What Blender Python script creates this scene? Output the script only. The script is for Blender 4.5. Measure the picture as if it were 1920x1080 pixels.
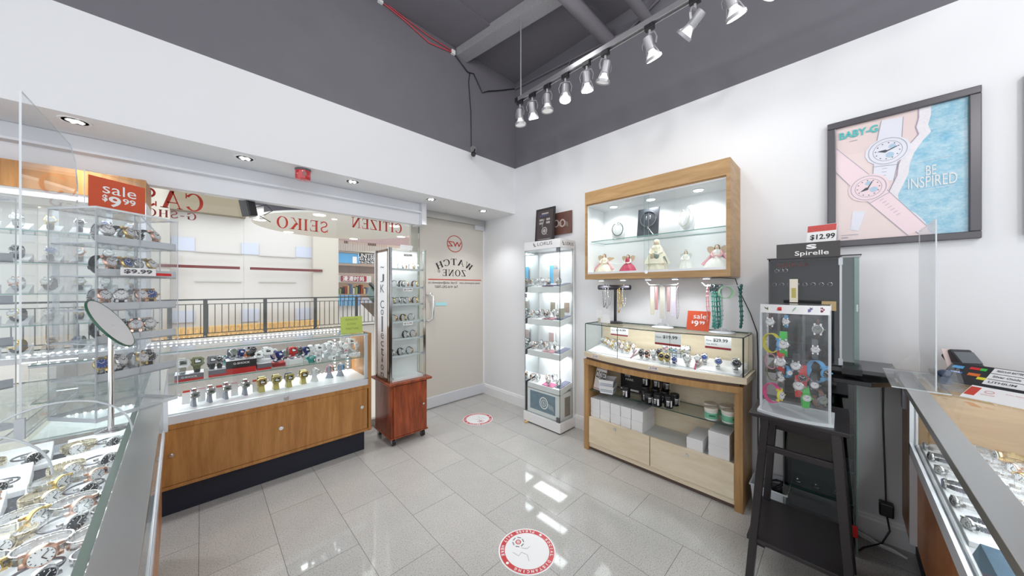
import bpy, math, random
from mathutils import Matrix, Vector, Euler
for o in list(bpy.data.objects): bpy.data.objects.remove(o)
SC = bpy.context.scene
COL = SC.collection
R = math.radians
PI = math.pi
random.seed(7)

# ------------------------------------------------------------------ camera
EYE = 1.4
YAW = R(45.86)
cd = bpy.data.cameras.new('camera'); cam = bpy.data.objects.new('camera', cd); COL.objects.link(cam)
cd.sensor_width = 36; cd.lens = 36*600/1920; cd.clip_start = .02; cd.clip_end = 200
cam.location = (0, 0, EYE); cam.rotation_euler = (R(90), 0, YAW-R(90))
SC.camera = cam

# ------------------------------------------------------------------ world, exposure
w = bpy.data.worlds.new('world'); SC.world = w; w.use_nodes = True
w.node_tree.nodes['Background'].inputs[0].default_value = (.93, .96, 1, 1)
w.node_tree.nodes['Background'].inputs[1].default_value = 1.4
SC.view_settings.view_transform = 'Standard'; SC.view_settings.look = 'None'
SC.view_settings.exposure = .22; SC.view_settings.gamma = 1
SC.view_settings.use_curve_mapping = False
SC.cycles.use_denoising = True
SC.cycles.max_bounces = 10; SC.cycles.transparent_max_bounces = 48
SC.cycles.diffuse_bounces = 4; SC.cycles.glossy_bounces = 4; SC.cycles.transmission_bounces = 6
SC.cycles.sample_clamp_indirect = 4; SC.cycles.caustics_reflective = False; SC.cycles.caustics_refractive = False

# main room dimensions (metres)
WX = 2.71      # face of the right wall
BY = 2.74      # face of the bulkhead over the shop front
WY = 3.33      # glass line of the shop front
SOF = 2.29     # soffit height
DK = 2.835     # height where the paint turns dark
CZ = 3.86      # ceiling

def light(kind, name, loc, energy, size=.1, rot=(0, 0, 0), color=(1, 1, 1), sy=None, spot=None, blend=.5):
    l = bpy.data.lights.new(name, kind); l.energy = energy; l.color = color
    if kind == 'AREA':
        l.size = size
        if sy: l.shape = 'RECTANGLE'; l.size_y = sy
    else: l.shadow_soft_size = size
    if spot: l.spot_size = R(spot); l.spot_blend = blend
    o = bpy.data.objects.new(name, l); COL.objects.link(o); o.location = loc; o.rotation_euler = rot
    return o
# fill lamps added for unseen tracks behind the camera, and two over the room
for i, (lx, ly, lz, e_) in enumerate([(.35, .5, 3.2, 7), (.9, 1.35, 3.25, 9), (-.7, -1.2, 3.2, 40), (1.3, -1.5, 3.25, 40)]):
    light('POINT', 'added_ceiling_fill', (lx, ly, lz), e_, .09, color=(1, .985, .965))
for ly in (1.5, .4): light('POINT', 'added_track_fill', (1.7, ly, 3.35), 2.2, .12)  # lamps added above the track to brighten the dark ceiling
# the mall's ceiling lights
light('AREA', 'mall_ceiling_light', (2, 14.5, 9), 330, 10, color=(1, .98, .95))

# ------------------------------------------------------------------ materials
def newmat(name):
    m = bpy.data.materials.new(name); m.use_nodes = True
    return m, m.node_tree, m.node_tree.nodes['Principled BSDF']
def pbr(name, c, rough=.5, metal=0, emit=0, noise=0, nscale=20, coat=0):
    m, t, b = newmat(name)
    c = tuple(c)+(1,) if len(c) == 3 else c
    b.inputs['Base Color'].default_value = c; b.inputs['Roughness'].default_value = rough
    b.inputs['Metallic'].default_value = metal
    if coat: b.inputs['Coat Weight'].default_value = coat; b.inputs['Coat Roughness'].default_value = .05
    if emit:
        b.inputs['Emission Color'].default_value = c; b.inputs['Emission Strength'].default_value = emit
    if noise:
        n = t.nodes.new('ShaderNodeTexNoise'); n.inputs['Scale'].default_value = nscale; n.inputs['Detail'].default_value = 6
        tc = t.nodes.new('ShaderNodeTexCoord'); t.links.new(tc.outputs['Object'], n.inputs['Vector'])
        r = t.nodes.new('ShaderNodeMapRange'); r.inputs[3].default_value = 1-noise; r.inputs[4].default_value = 1+noise
        t.links.new(n.outputs[0], r.inputs[0])
        mx = t.nodes.new('ShaderNodeVectorMath'); mx.operation = 'SCALE'; mx.inputs[0].default_value = c[:3]
        t.links.new(r.outputs[0], mx.inputs['Scale']); t.links.new(mx.outputs[0], b.inputs['Base Color'])
    return m
def wood(name, c1, c2, scale=(1, 1, 1), rough=.4, grain=9):
    m, t, b = newmat(name)
    tc = t.nodes.new('ShaderNodeTexCoord'); mp = t.nodes.new('ShaderNodeMapping'); mp.inputs['Scale'].default_value = scale
    t.links.new(tc.outputs['Object'], mp.inputs[0])
    n = t.nodes.new('ShaderNodeTexNoise'); n.inputs['Scale'].default_value = grain; n.inputs['Detail'].default_value = 8; n.inputs['Distortion'].default_value = .6
    t.links.new(mp.outputs[0], n.inputs['Vector'])
    n2 = t.nodes.new('ShaderNodeTexNoise'); n2.inputs['Scale'].default_value = grain*7; n2.inputs['Detail'].default_value = 3
    t.links.new(mp.outputs[0], n2.inputs['Vector'])
    ad = t.nodes.new('ShaderNodeMath'); ad.operation = 'MULTIPLY_ADD'; ad.inputs[1].default_value = .3
    t.links.new(n2.outputs[0], ad.inputs[0]); t.links.new(n.outputs[0], ad.inputs[2])
    cr = t.nodes.new('ShaderNodeValToRGB'); cr.color_ramp.elements[0].position = .5; cr.color_ramp.elements[1].position = .82
    cr.color_ramp.elements[0].color = (*c1, 1); cr.color_ramp.elements[1].color = (*c2, 1)
    t.links.new(ad.outputs[0], cr.inputs[0]); t.links.new(cr.outputs[0], b.inputs['Base Color'])
    b.inputs['Roughness'].default_value = rough
    return m
def glassmat(name, tint=(1, 1, 1), ior=1.45, haze=0, mult=1.0):
    m = bpy.data.materials.new(name); m.use_nodes = True; t = m.node_tree; t.nodes.clear()
    out = t.nodes.new('ShaderNodeOutputMaterial'); tr = t.nodes.new('ShaderNodeBsdfTransparent'); gl = t.nodes.new('ShaderNodeBsdfGlossy')
    tr.inputs[0].default_value = (*tint, 1); gl.inputs['Roughness'].default_value = .02
    fr = t.nodes.new('ShaderNodeFresnel'); fr.inputs[0].default_value = ior
    ge = t.nodes.new('ShaderNodeNewGeometry'); inv = t.nodes.new('ShaderNodeMath'); inv.operation = 'MULTIPLY_ADD'; inv.inputs[1].default_value = -mult; inv.inputs[2].default_value = mult
    t.links.new(ge.outputs['Backfacing'], inv.inputs[0])
    mu = t.nodes.new('ShaderNodeMath'); mu.operation = 'MULTIPLY'
    t.links.new(fr.outputs[0], mu.inputs[0]); t.links.new(inv.outputs[0], mu.inputs[1])
    mx = t.nodes.new('ShaderNodeMixShader'); t.links.new(mu.outputs[0], mx.inputs[0]); t.links.new(tr.outputs[0], mx.inputs[1]); t.links.new(gl.outputs[0], mx.inputs[2])
    last = mx
    if haze:
        df = t.nodes.new('ShaderNodeBsdfDiffuse'); df.inputs[0].default_value = (.85, .88, .9, 1)
        m2 = t.nodes.new('ShaderNodeMixShader'); m2.inputs[0].default_value = haze
        t.links.new(mx.outputs[0], m2.inputs[1]); t.links.new(df.outputs[0], m2.inputs[2]); last = m2
    t.links.new(last.outputs[0], out.inputs[0])
    return m
def rgb(r, g, b):
    f = lambda c: (c/255/12.92) if c/255 <= .04045 else ((c/255+.055)/1.055)**2.4
    return (f(r), f(g), f(b))

WALL = pbr('white_wall_paint', (.80, .81, .83), .6, noise=.015, nscale=3)
DARK = pbr('charcoal_ceiling_paint', rgb(112, 110, 117), .75, noise=.08, nscale=5)
ROUGHDARK = pbr('charcoal_fireproofing', rgb(150, 149, 153), .95, noise=.3, nscale=120)
WHITE = pbr('white_laminate', (.82, .82, .83), .35)
TRIMW = pbr('white_trim_paint', (.84, .84, .85), .35)
CARD = pbr('white_card', (.86, .86, .86), .7)
PADW = pbr('white_leatherette', (.84, .84, .86), .45)
GREYPAD = pbr('grey_leatherette', rgb(150, 155, 165), .5)
BLACKP = pbr('black_plastic', (.015, .015, .018), .35)
BLACKG = pbr('black_gloss', (.01, .01, .012), .08)
BLACKW = pbr('black_painted_wood', (.022, .019, .021), .32, noise=.1, nscale=30)
KICK = pbr('navy_black_kick', (.012, .013, .028), .6)
ALU = pbr('brushed_aluminium', (.62, .62, .60), .32, 1)
ALUW = pbr('satin_white_aluminium', (.72, .74, .78), .35, .3)
CHROME = pbr('chrome', (.8, .8, .8), .12, 1)
STEEL = pbr('steel', (.66, .66, .66), .22, 1)
DSTEEL = pbr('dark_steel', (.2, .2, .22), .3, 1)
GOLD = pbr('gold_metal', (.75, .55, .22), .25, 1)
ROSE = pbr('rose_gold', (.8, .5, .38), .25, 1)
OAK = wood('honey_maple_laminate', rgb(160, 108, 54), rgb(186, 133, 74), (9, 9, .8), .35, 3)
OAKH = wood('honey_maple_laminate_across', rgb(160, 126, 84), rgb(182, 148, 104), (2, .8, 9), .4, 3)
OAKV = wood('light_maple_laminate', rgb(164, 124, 76), rgb(188, 148, 98), (9, 9, .8), .35, 3)
BIRCH = wood('pale_birch_laminate', rgb(222, 206, 178), rgb(234, 220, 196), (4, 1, 6), .45, 3)
CHERRY = wood('cherry_laminate', rgb(112, 48, 22), rgb(168, 82, 44), (7, 7, 1), .3, 3)
RIM = pbr('dark_brown_laminate', rgb(96, 78, 72), .5)
GLASS = glassmat('clear_glass', (.97, .99, .985))
ACRYL = glassmat('clear_acrylic', (.97, .975, .98), 1.49, .035)
GEDGE = pbr('green_glass_edge', rgb(120, 165, 155), .1)
DEDGE = pbr('dark_glass_edge', rgb(40, 70, 62), .1)
AEDGE = pbr('bright_acrylic_edge', rgb(215, 222, 226), .15)
FROST = pbr('frosted_plastic', rgb(205, 210, 214), .3)
LED = pbr('led_white', (.92, .96, 1), .5, emit=9)
LAMPLIT = pbr('lit_lamp_face', (1, .99, .96), .5, emit=14)
RED = pbr('red_print', rgb(200, 62, 40), .5)
DECALRED = pbr('red_vinyl', rgb(196, 52, 34), .5)
SALE = pbr('sale_orange_red', rgb(205, 84, 50), .4)
DRED = pbr('dark_red_print', rgb(150, 40, 45), .5)
INK = pbr('black_ink', (.02, .02, .02), .6)
INKG = pbr('grey_ink', (.1, .1, .12), .6)
BLUE = pbr('blue_print', rgb(60, 110, 190), .5)
BLUEGR = pbr('blue_grey_panel', rgb(196, 204, 222), .6)
DBLUE = pbr('dark_blue', rgb(30, 50, 110), .4)
TEAL = pbr('teal', rgb(70, 160, 150), .4)
GREEN = pbr('green_plastic', rgb(60, 190, 70), .4)
OLIVE = pbr('olive_resin', rgb(120, 124, 84), .5)
KHAKI = pbr('khaki_gold_resin', rgb(178, 165, 96), .35, .3)
BEIGE = pbr('beige_resin', rgb(190, 182, 168), .5)
PINK = pbr('pink_resin', rgb(225, 160, 175), .4)
MAG = pbr('magenta_plastic', rgb(225, 60, 140), .4)
YEL = pbr('yellow_plastic', rgb(225, 215, 50), .4)
SKYB = pbr('sky_blue_plastic', rgb(90, 165, 215), .4)
REDP = pbr('red_plastic', rgb(205, 40, 40), .4)
ORANGE = pbr('orange_plastic', rgb(220, 110, 40), .4)
WRES = pbr('white_resin', (.85, .85, .86), .4)
GRES = pbr('grey_resin', rgb(90, 95, 100), .5)
BRES = pbr('black_resin', (.02, .02, .022), .45)
BROWN = pbr('brown_leather', rgb(100, 60, 40), .5)
PURPLE = pbr('purple_print', rgb(120, 70, 140), .5)
BEIGEWALL = pbr('beige_mall_wall', rgb(198, 192, 182), .7)
PANELW = pbr('white_mall_panel', rgb(208, 206, 203), .7)
DIALW = pbr('white_dial', (.8, .8, .8), .25)
DIALB = pbr('black_dial', (.02, .02, .025), .15)
DIALBL = pbr('blue_dial', rgb(50, 80, 150), .2)
DIALG = pbr('grey_lcd_dial', rgb(130, 140, 130), .25)

# ------------------------------------------------------------------ mesh builder
def frame(d, up=(0, 0, 1)):
    d = Vector(d).normalized(); u = Vector(up)
    if abs(d.dot(u)) > .99: u = Vector((1, 0, 0))
    x = u.cross(d).normalized(); y = d.cross(x)
    return x, y, d
class MB:
    def __init__(s): s.v = []; s.f = []; s.k = []; s.s = []; s.m = 0; s.M = Matrix()
    def add(s, vs, fs, smooth=False, mats=None):
        n = len(s.v); s.v += [s.M @ Vector(p) for p in vs]
        for i, f in enumerate(fs):
            s.f.append([n+j for j in f]); s.k.append(mats[i] if mats else s.m); s.s.append(smooth)
        return s
    def box(s, x0, x1, y0, y1, z0, z1, edge=None):
        vs = [(x, y, z) for x in (x0, x1) for y in (y0, y1) for z in (z0, z1)]
        fs = [(0, 1, 3, 2), (4, 6, 7, 5), (0, 4, 5, 1), (2, 3, 7, 6), (0, 2, 6, 4), (1, 5, 7, 3)]
        mats = None
        if edge is not None:
            d = [abs(x1-x0), abs(y1-y0), abs(z1-z0)]; t = d.index(min(d))
            mats = [s.m if i//2 == t else edge for i in range(6)]
        return s.add(vs, fs, mats=mats)
    def beam(s, a, b, w, h, up=(0, 0, 1)):
        a = Vector(a); b = Vector(b); x, y, d = frame(b-a, up)
        vs = [p+x*i*w/2+y*j*h/2 for p in (a, b) for i, j in ((-1, -1), (1, -1), (1, 1), (-1, 1))]
        return s.add(vs, [(3, 2, 1, 0), (4, 5, 6, 7)]+[(i, (i+1) % 4, 4+(i+1) % 4, 4+i) for i in range(4)])
    def tube(s, pts, r, n=8, closed=False, r2=None):
        P = [Vector(p) for p in pts]; vs = []; L = len(P); up = None
        for i, p in enumerate(P):
            a = P[i-1] if (i or closed) else p; b = P[(i+1) % L] if (i < L-1 or closed) else p
            d = (b-a)
            x, y, _ = frame(d, up if up else (0, 0, 1)) if d.length > 1e-9 else (Vector((1, 0, 0)), Vector((0, 1, 0)), 0)
            if up: y = (y if y.length else y)
            up = tuple(y)
            rr = r if r2 is None else r+(r2-r)*i/(L-1)
            vs += [p+x*math.cos(2*PI*j/n)*rr+y*math.sin(2*PI*j/n)*rr for j in range(n)]
        fs = []
        for i in range(L if closed else L-1):
            for j in range(n):
                a = i*n; b = ((i+1) % L)*n
                fs.append((a+j, a+(j+1) % n, b+(j+1) % n, b+j))
        if not closed: fs += [tuple(range(n))[::-1], tuple(range((L-1)*n, L*n))]
        s.add(vs, fs, True)
        if not closed: s.s[-1] = s.s[-2] = False
        return s
    def lathe(s, prof, c=(0, 0, 0), d=(0, 0, 1), n=24, smooth=True):
        x, y, d = frame(d); c = Vector(c); vs = []
        for r, z in prof: vs += [c+d*z+x*math.cos(2*PI*j/n)*r+y*math.sin(2*PI*j/n)*r for j in range(n)]
        fs = [(i*n+j, i*n+(j+1) % n, (i+1)*n+(j+1) % n, (i+1)*n+j) for i in range(len(prof)-1) for j in range(n)]
        fs += [tuple(range(n))[::-1], tuple(range((len(prof)-1)*n, len(prof)*n))]
        s.add(vs, fs, smooth); s.s[-1] = s.s[-2] = False
        return s
    def cyl(s, a, b, r, n=20, smooth=False):
        a = Vector(a); b = Vector(b); x, y, d = frame(b-a)
        vs = [p+x*math.cos(2*PI*j/n)*r+y*math.sin(2*PI*j/n)*r for p in (a, b) for j in range(n)]
        return s.add(vs, [(j, (j+1) % n, n+(j+1) % n, n+j) for j in range(n)]+[tuple(range(n))[::-1], tuple(range(n, 2*n))], smooth)
    def ball(s, c, r, n=12, m=8):
        c = Vector(c); r = (r, r, r) if not hasattr(r, '__len__') else r; vs = [c+Vector((0, 0, -r[2]))]
        for i in range(1, m):
            a = -PI/2+PI*i/m
            vs += [c+Vector((r[0]*math.cos(a)*math.cos(2*PI*j/n), r[1]*math.cos(a)*math.sin(2*PI*j/n), r[2]*math.sin(a))) for j in range(n)]
        vs.append(c+Vector((0, 0, r[2]))); fs = [(0, 1+(j+1) % n, 1+j) for j in range(n)]
        for i in range(m-2): fs += [(1+i*n+j, 1+i*n+(j+1) % n, 1+(i+1)*n+(j+1) % n, 1+(i+1)*n+j) for j in range(n)]
        k = len(vs)-1; fs += [(k, 1+(m-2)*n+j, 1+(m-2)*n+(j+1) % n) for j in range(n)]
        return s.add(vs, fs, True)
    def prism(s, pts, o, x, y, t):
        """polygon pts (2D) in the plane o + a*x + b*y, extruded t along x cross y"""
        o = Vector(o); x = Vector(x); y = Vector(y); z = x.cross(y).normalized()*t; n = len(pts)
        vs = [o+x*a+y*b for a, b in pts]+[o+x*a+y*b+z for a, b in pts]
        return s.add(vs, [tuple(range(n))[::-1], tuple(range(n, 2*n))]+[(i, (i+1) % n, n+(i+1) % n, n+i) for i in range(n)])
    def ribbon(s, loop, w, t, axis=(1, 0, 0), closed=True, smooth=True):
        """flat band following 3D points, width w along axis, thickness t"""
        P = [Vector(p) for p in loop]; ax = Vector(axis).normalized(); L = len(P); vs = []
        for i, p in enumerate(P):
            a = P[i-1] if (i or closed) else p; b = P[(i+1) % L] if (i < L-1 or closed) else p
            nr = ax.cross((b-a)).normalized()
            for ww, tt in ((-1, -1), (1, -1), (1, 1), (-1, 1)): vs.append(p+ax*ww*w/2+nr*tt*t/2)
        fs = []
        for i in range(L if closed else L-1):
            for j in range(4): a = i*4; b = ((i+1) % L)*4; fs.append((a+j, a+(j+1) % 4, b+(j+1) % 4, b+j))
        if not closed: fs += [(3, 2, 1, 0), tuple(range((L-1)*4, L*4))]
        return s.add(vs, fs, False)
    def mesh(s, name, mats):
        me = bpy.data.meshes.new(name); me.from_pydata([tuple(v) for v in s.v], [], s.f)
        for m in (mats if isinstance(mats, (list, tuple)) else [mats]): me.materials.append(m)
        me.polygons.foreach_set('material_index', s.k); me.polygons.foreach_set('use_smooth', s.s); me.update()
        if any(s.s): me.set_sharp_from_angle(angle=R(38))
        return me
WM = {}
def link(name, me, parent=None, loc=None, rot=None, bevel=0):
    o = bpy.data.objects.new(name, me); COL.objects.link(o)
    if parent is not None: o.parent = parent
    if loc is not None: o.location = loc
    if rot is not None: o.rotation_euler = rot
    if bevel:
        b = o.modifiers.new('bevel', 'BEVEL'); b.width = bevel; b.segments = 2; b.limit_method = 'ANGLE'; b.harden_normals = False
    return o
def tag(o, label=None, cat=None, group=None, kind=None):
    if label: o['label'] = label
    if cat: o['category'] = cat
    if group: o['group'] = group
    if kind: o['kind'] = kind
    return o
def thing(name, label, cat, loc=(0, 0, 0), rz=0, group=None, rot=None):
    o = bpy.data.objects.new(name, None); COL.objects.link(o); o.empty_display_size = .05
    o.location = loc; o.rotation_euler = rot if rot else (0, 0, rz)
    WM[o.name] = Matrix.Translation(Vector(loc)) @ (Euler(rot).to_matrix().to_4x4() if rot else Matrix.Rotation(rz, 4, 'Z'))
    return tag(o, label, cat, group)
def part(name, mb, mats, parent, world=True, label=None, bevel=0, kind=None):
    """world=True: mb is in room coordinates, moved into the frame of its top-level thing"""
    if world:
        r = parent; 
        while r.parent: r = r.parent
        W = WM.get(r.name)
        if W is not None:
            I = W.inverted(); mb.v = [I @ v for v in mb.v]
    o = link(name, mb.mesh(name, mats), parent, bevel=bevel)
    return tag(o, label, kind=kind)
def struct(name, mb, mats, bevel=0):
    return tag(link(name, mb.mesh(name, mats), bevel=bevel), kind='structure')
def solo(name, mb, mats, label, cat, group=None, bevel=0, origin=None):
    if origin is not None:
        I = Matrix.Translation(-Vector(origin)); mb.v = [I @ v for v in mb.v]
    o = link(name, mb.mesh(name, mats), bevel=bevel)
    if origin is not None: o.location = origin; WM[o.name] = Matrix.Translation(Vector(origin))
    return tag(o, label, cat, group)
# text -> mesh, fitted into a w x h box centred at c; x,y = reading direction and up
def text(mb, s, c, w, h, x, y, t=.0006, bold=.0, out=.0008, mat=None, arc=None):
    cu = bpy.data.curves.new('t', 'FONT'); cu.body = s; cu.size = 1; cu.offset = bold; cu.resolution_u = 3; cu.align_x = 'CENTER'
    tmp = bpy.data.objects.new('t', cu); me = bpy.data.meshes.new_from_object(tmp)
    vs = [v.co.copy() for v in me.vertices]; fs = [tuple(p.vertices) for p in me.polygons]
    bpy.data.objects.remove(tmp); bpy.data.meshes.remove(me); bpy.data.curves.remove(cu)
    if not vs: return
    x0 = min(v.x for v in vs); x1 = max(v.x for v in vs); y0 = min(v.y for v in vs); y1 = max(v.y for v in vs)
    c = Vector(c); x = Vector(x).normalized(); y = Vector(y).normalized(); 
    z = Vector(out) if hasattr(out, '__len__') else x.cross(y).normalized()*out
    P = [c+z+x*((v.x-(x0+x1)/2)/max(x1-x0, 1e-6)*w)+y*((v.y-(y0+y1)/2)/max(y1-y0, 1e-6)*h) for v in vs]
    mb.add(P, fs, mats=[mb.m if mat is None else mat]*len(fs))
# measuring helper: a point seen in the photograph, carried onto a known plane of the room
CA, SA = math.cos(YAW), math.sin(YAW)
def P(u, v, ax, c):
    l = (u-960)/600; k = (540-v)/600
    r = (CA+l*SA, SA-l*CA, k)
    t = c/r[0] if ax == 'x' else c/r[1] if ax == 'y' else (c-EYE)/k
    return Vector((r[0]*t, r[1]*t, EYE+r[2]*t))
Xp = Vector((1, 0, 0)); Yp = Vector((0, 1, 0)); Zp = Vector((0, 0, 1))

# ================================================================== STRUCTURE
def floor_mat():
    m, t, b = newmat('polished_grey_porcelain_tile')
    tc = t.nodes.new('ShaderNodeTexCoord'); mp = t.nodes.new('ShaderNodeMapping')
    mp.inputs['Rotation'].default_value = (0, 0, R(90))
    t.links.new(tc.outputs['Object'], mp.inputs[0])
    br = t.nodes.new('ShaderNodeTexBrick'); br.offset = .5; br.inputs['Scale'].default_value = 1
    br.inputs['Brick Width'].default_value = .62; br.inputs['Row Height'].default_value = .3145; br.inputs['Mortar Size'].default_value = .0012
    br.inputs['Mortar Smooth'].default_value = .1; br.inputs['Bias'].default_value = 0
    br.inputs['Color1'].default_value = (*rgb(196, 194, 190), 1); br.inputs['Color2'].default_value = (*rgb(188, 187, 184), 1); br.inputs['Mortar'].default_value = (*rgb(112, 110, 108), 1)
    t.links.new(mp.outputs[0], br.inputs[0])
    n = t.nodes.new('ShaderNodeTexNoise'); n.inputs['Scale'].default_value = 170; n.inputs['Detail'].default_value = 4; t.links.new(tc.outputs['Object'], n.inputs[0])
    cr = t.nodes.new('ShaderNodeValToRGB'); cr.color_ramp.elements[0].position = .33; cr.color_ramp.elements[1].position = .5
    cr.color_ramp.elements[0].color = (.62, .6, .58, 1); cr.color_ramp.elements[1].color = (1, 1, 1, 1); t.links.new(n.outputs[0], cr.inputs[0])
    n2 = t.nodes.new('ShaderNodeTexNoise'); n2.inputs['Scale'].default_value = 6; n2.inputs['Detail'].default_value = 5; t.links.new(tc.outputs['Object'], n2.inputs[0])
    cr2 = t.nodes.new('ShaderNodeValToRGB'); cr2.color_ramp.elements[0].color = (.9, .9, .9, 1); cr2.color_ramp.elements[1].color = (1.06, 1.06, 1.06, 1); t.links.new(n2.outputs[0], cr2.inputs[0])
    a = t.nodes.new('ShaderNodeVectorMath'); a.operation = 'MULTIPLY'; t.links.new(br.outputs[0], a.inputs[0]); t.links.new(cr.outputs[0], a.inputs[1])
    a2 = t.nodes.new('ShaderNodeVectorMath'); a2.operation = 'MULTIPLY'; t.links.new(a.outputs[0], a2.inputs[0]); t.links.new(cr2.outputs[0], a2.inputs[1])
    t.links.new(a2.outputs[0], b.inputs['Base Color']); b.inputs['Roughness'].default_value = .055; b.inputs['IOR'].default_value = 1.62
    return m
FLOOR = floor_mat()
m = MB(); m.box(-3.2, WX+.15, -3.2, WY+.02, -.06, 0)
# shift so that the joints fall where the photograph has them (object origin moved)
OX, OY = 0.0, 0.0
fl = struct('floor', m, FLOOR)
mp = [n for n in FLOOR.node_tree.nodes if n.type == 'MAPPING'][0]
mp.inputs['Location'].default_value = (.29+.31, .01, 0)

m = MB(); m.box(WX, WX+.14, -3.2, WY+.2, 0, DK); m.m = 1; m.box(WX, WX+.14, -3.2, WY+.2, DK, CZ)
struct('wall_right', m, [WALL, DARK])
m = MB(); m.box(-3.2, WX, BY, WY+.2, SOF, DK); m.m = 1; m.box(-3.2, WX, BY, WY+.2, DK, CZ)
struct('wall_bulkhead', m, [WALL, DARK])
m = MB(); m.box(-3.2, WX+.14, -3.2, WY+.2, CZ, CZ+.1); struct('ceiling', m, DARK)
# baseboards
def base_profile(): return [(0, 0), (.016, 0), (.016, .10), (.011, .112), (.012, .118), (.007, .128), (0, .132)]
m = MB(); m.prism([(-a, b) for a, b in base_profile()][::-1], (WX, WY, 0), Xp, Zp, WY+.3); 
m.v = [Vector((v.x, v.y if abs(v.y-WY) < 1e-4 else -.3, v.z)) for v in m.v]
struct('baseboard_right', m, TRIMW)
m = MB(); m.box(-3.2, -1.25, WY-.03, WY+.1, 0, SOF); struct('wall_front', m, WALL)

# ceiling joists, ducts
m = MB(); m.beam((1.925, BY, CZ-.035), (2.36, -.2, CZ-.035), .135, .13)
solo('ceiling_beam', m, ROUGHDARK, 'grey spray-coated steel beam crossing the dark ceiling, thickest of them', 'beam')
for (yy, r, lab) in ((1.49, .058, 'wider of the two round pipes under the dark ceiling'), (1.145, .042, 'narrower of the two round pipes under the dark ceiling, nearer the poster')):
    m = MB(); m.cyl((-.5, yy, CZ-.19), (WX, yy, CZ-.19), r, 24, True); solo('ceiling_pipe', m, pbr('painted_pipe', rgb(120, 117, 124), .7), lab, 'pipe', 'ceiling pipes')
m = MB(); m.box(.2, 2.0, 2.28, BY, CZ-.02, CZ); struct('trim_1', m, DARK)
m = MB(); m.tube([(WX-.02, BY-.03, CZ-.08), (WX-.02, 2.2, CZ-.12), (WX-.02, 1.3, CZ-.2), (WX-.02, .9, CZ-.03)], .012, 8)
m.tube([(WX-.02, 1.9, CZ-.13), (WX-.02, 1.98, CZ-.24), (WX-.02, 2.0, CZ-.42)], .008, 6)
solo('conduit', m, pbr('painted_conduit', rgb(110, 107, 114), .6), 'dark conduit running along the top of the right wall', 'conduit')
m = MB(); m.tube([(1.05, BY-.012, CZ-.015), (1.3, BY-.012, CZ-.06), (1.55, BY-.012, CZ-.13), (1.82, BY-.012, CZ-.09)], .006, 6)
m.tube([(1.05, BY-.012, CZ), (1.3, BY-.012, CZ-.04), (1.55, BY-.012, CZ-.07), (1.82, BY-.012, CZ-.075)], .005, 6)
o = solo('electrical_cable', m, pbr('red_cable', rgb(190, 70, 80), .5), 'pair of red cables clipped to the top of the dark bulkhead', 'cable')
m = MB(); m.tube([(1.83, BY-.014, CZ-.09), (2.0, BY-.014, CZ-.2), (2.08, BY-.014, CZ-.18), (2.2, BY-.014, CZ-.33), (2.28, BY-.014, CZ-.28), (2.45, BY-.014, CZ-.2), (2.68, BY-.014, CZ-.08)], .006, 6)
solo('electrical_cable', m, BLACKP, 'dark cable sagging toward the corner of the dark bulkhead', 'cable')
# clips
for x, z in ((1.09, CZ-.02), (1.82, CZ-.085)):
    m = MB(); m.box(x-.02, x+.02, BY-.025, BY, z-.02, z+.02)
    solo('cable_clip', m, CARD, 'white clip holding the red cables on the bulkhead, '+('further left' if x < 1.5 else 'beside the beam'), 'clip', 'cable clips')

# ------------------------------------------------------------------ shop front
ww = MB(); ww.box(-1.25, .241, WY, WY+.012, .02, SOF, edge=1)
FRG = glassmat('shop_window_glass', (.98, .99, .985))
w1 = struct('window_1', ww, [FRG, GEDGE])
ww = MB(); ww.box(.245, 1.765, WY, WY+.012, .02, SOF, edge=1)
w2 = struct('window_2', ww, [FRG, GEDGE])
m = MB(); m.box(-1.25, 1.8, WY-.02, WY+.03, 0, .07); struct('trim_2', m, ALU)
# the beige band on the glass beside the door, thin post
m = MB(); m.box(1.68, 1.765, WY+.02, WY+.06, .07, SOF); struct('trim_3', m, BEIGEWALL)
# door: frosted beige glass leaf with rails
DG = pbr('beige_frosted_glass', rgb(208, 203, 194), .35)
m = MB(); m.box(1.775, 2.695, WY, WY+.014, .135, 2.215); d = struct('door_1', m, DG)
m = MB(); m.box(1.775, 2.70, WY-.025, WY+.03, .012, .135)
part('bottom_rail', m, ALUW, d, bevel=.004)
m = MB(); m.box(1.77, 2.70, WY-.035, WY+.04, 2.215, 2.29)
part('top_track', m, ALU, d)
m = MB(); m.box(2.54, 2.69, WY-.03, WY+.03, 2.155, 2.215); part('patch_fitting', m, ALUW, d, bevel=.003)
hz0, hz1 = 1.03, 1.33
m = MB(); hp = [(1.86, WY, hz1), (1.88, WY-.05, hz1+.005), (1.905, WY-.075, hz1-.03), (1.905, WY-.075, hz0+.03), (1.88, WY-.05, hz0-.005), (1.86, WY, hz0)]
m.tube(hp, .014, 12); part('handle', m, CHROME, d)
m = MB(); m.cyl((1.815, WY-.03, 0), (1.815, WY-.03, .03), .02, 12); part('pivot', m, STEEL, d)
# door lettering, seen from behind
MX = -Xp      # reading direction of lettering seen from inside (mirrored)
yL = WY-.002
m = MB(); n = 40
ring = [(2.245+.107*math.cos(a*2*PI/n), yL-.001, 1.945+.1*math.sin(a*2*PI/n)) for a in range(n)]
m.ribbon(ring, .002, .008, (0, 1, 0)); 
text(m, 'WZ', (2.243, yL, 1.94), .2, .062, MX, Zp, bold=.01, out=(0, -.001, 0))
m.box(1.88, 2.66, yL-.001, yL, 1.497, 1.507)
part('logo', m, DECALRED, d)
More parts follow.
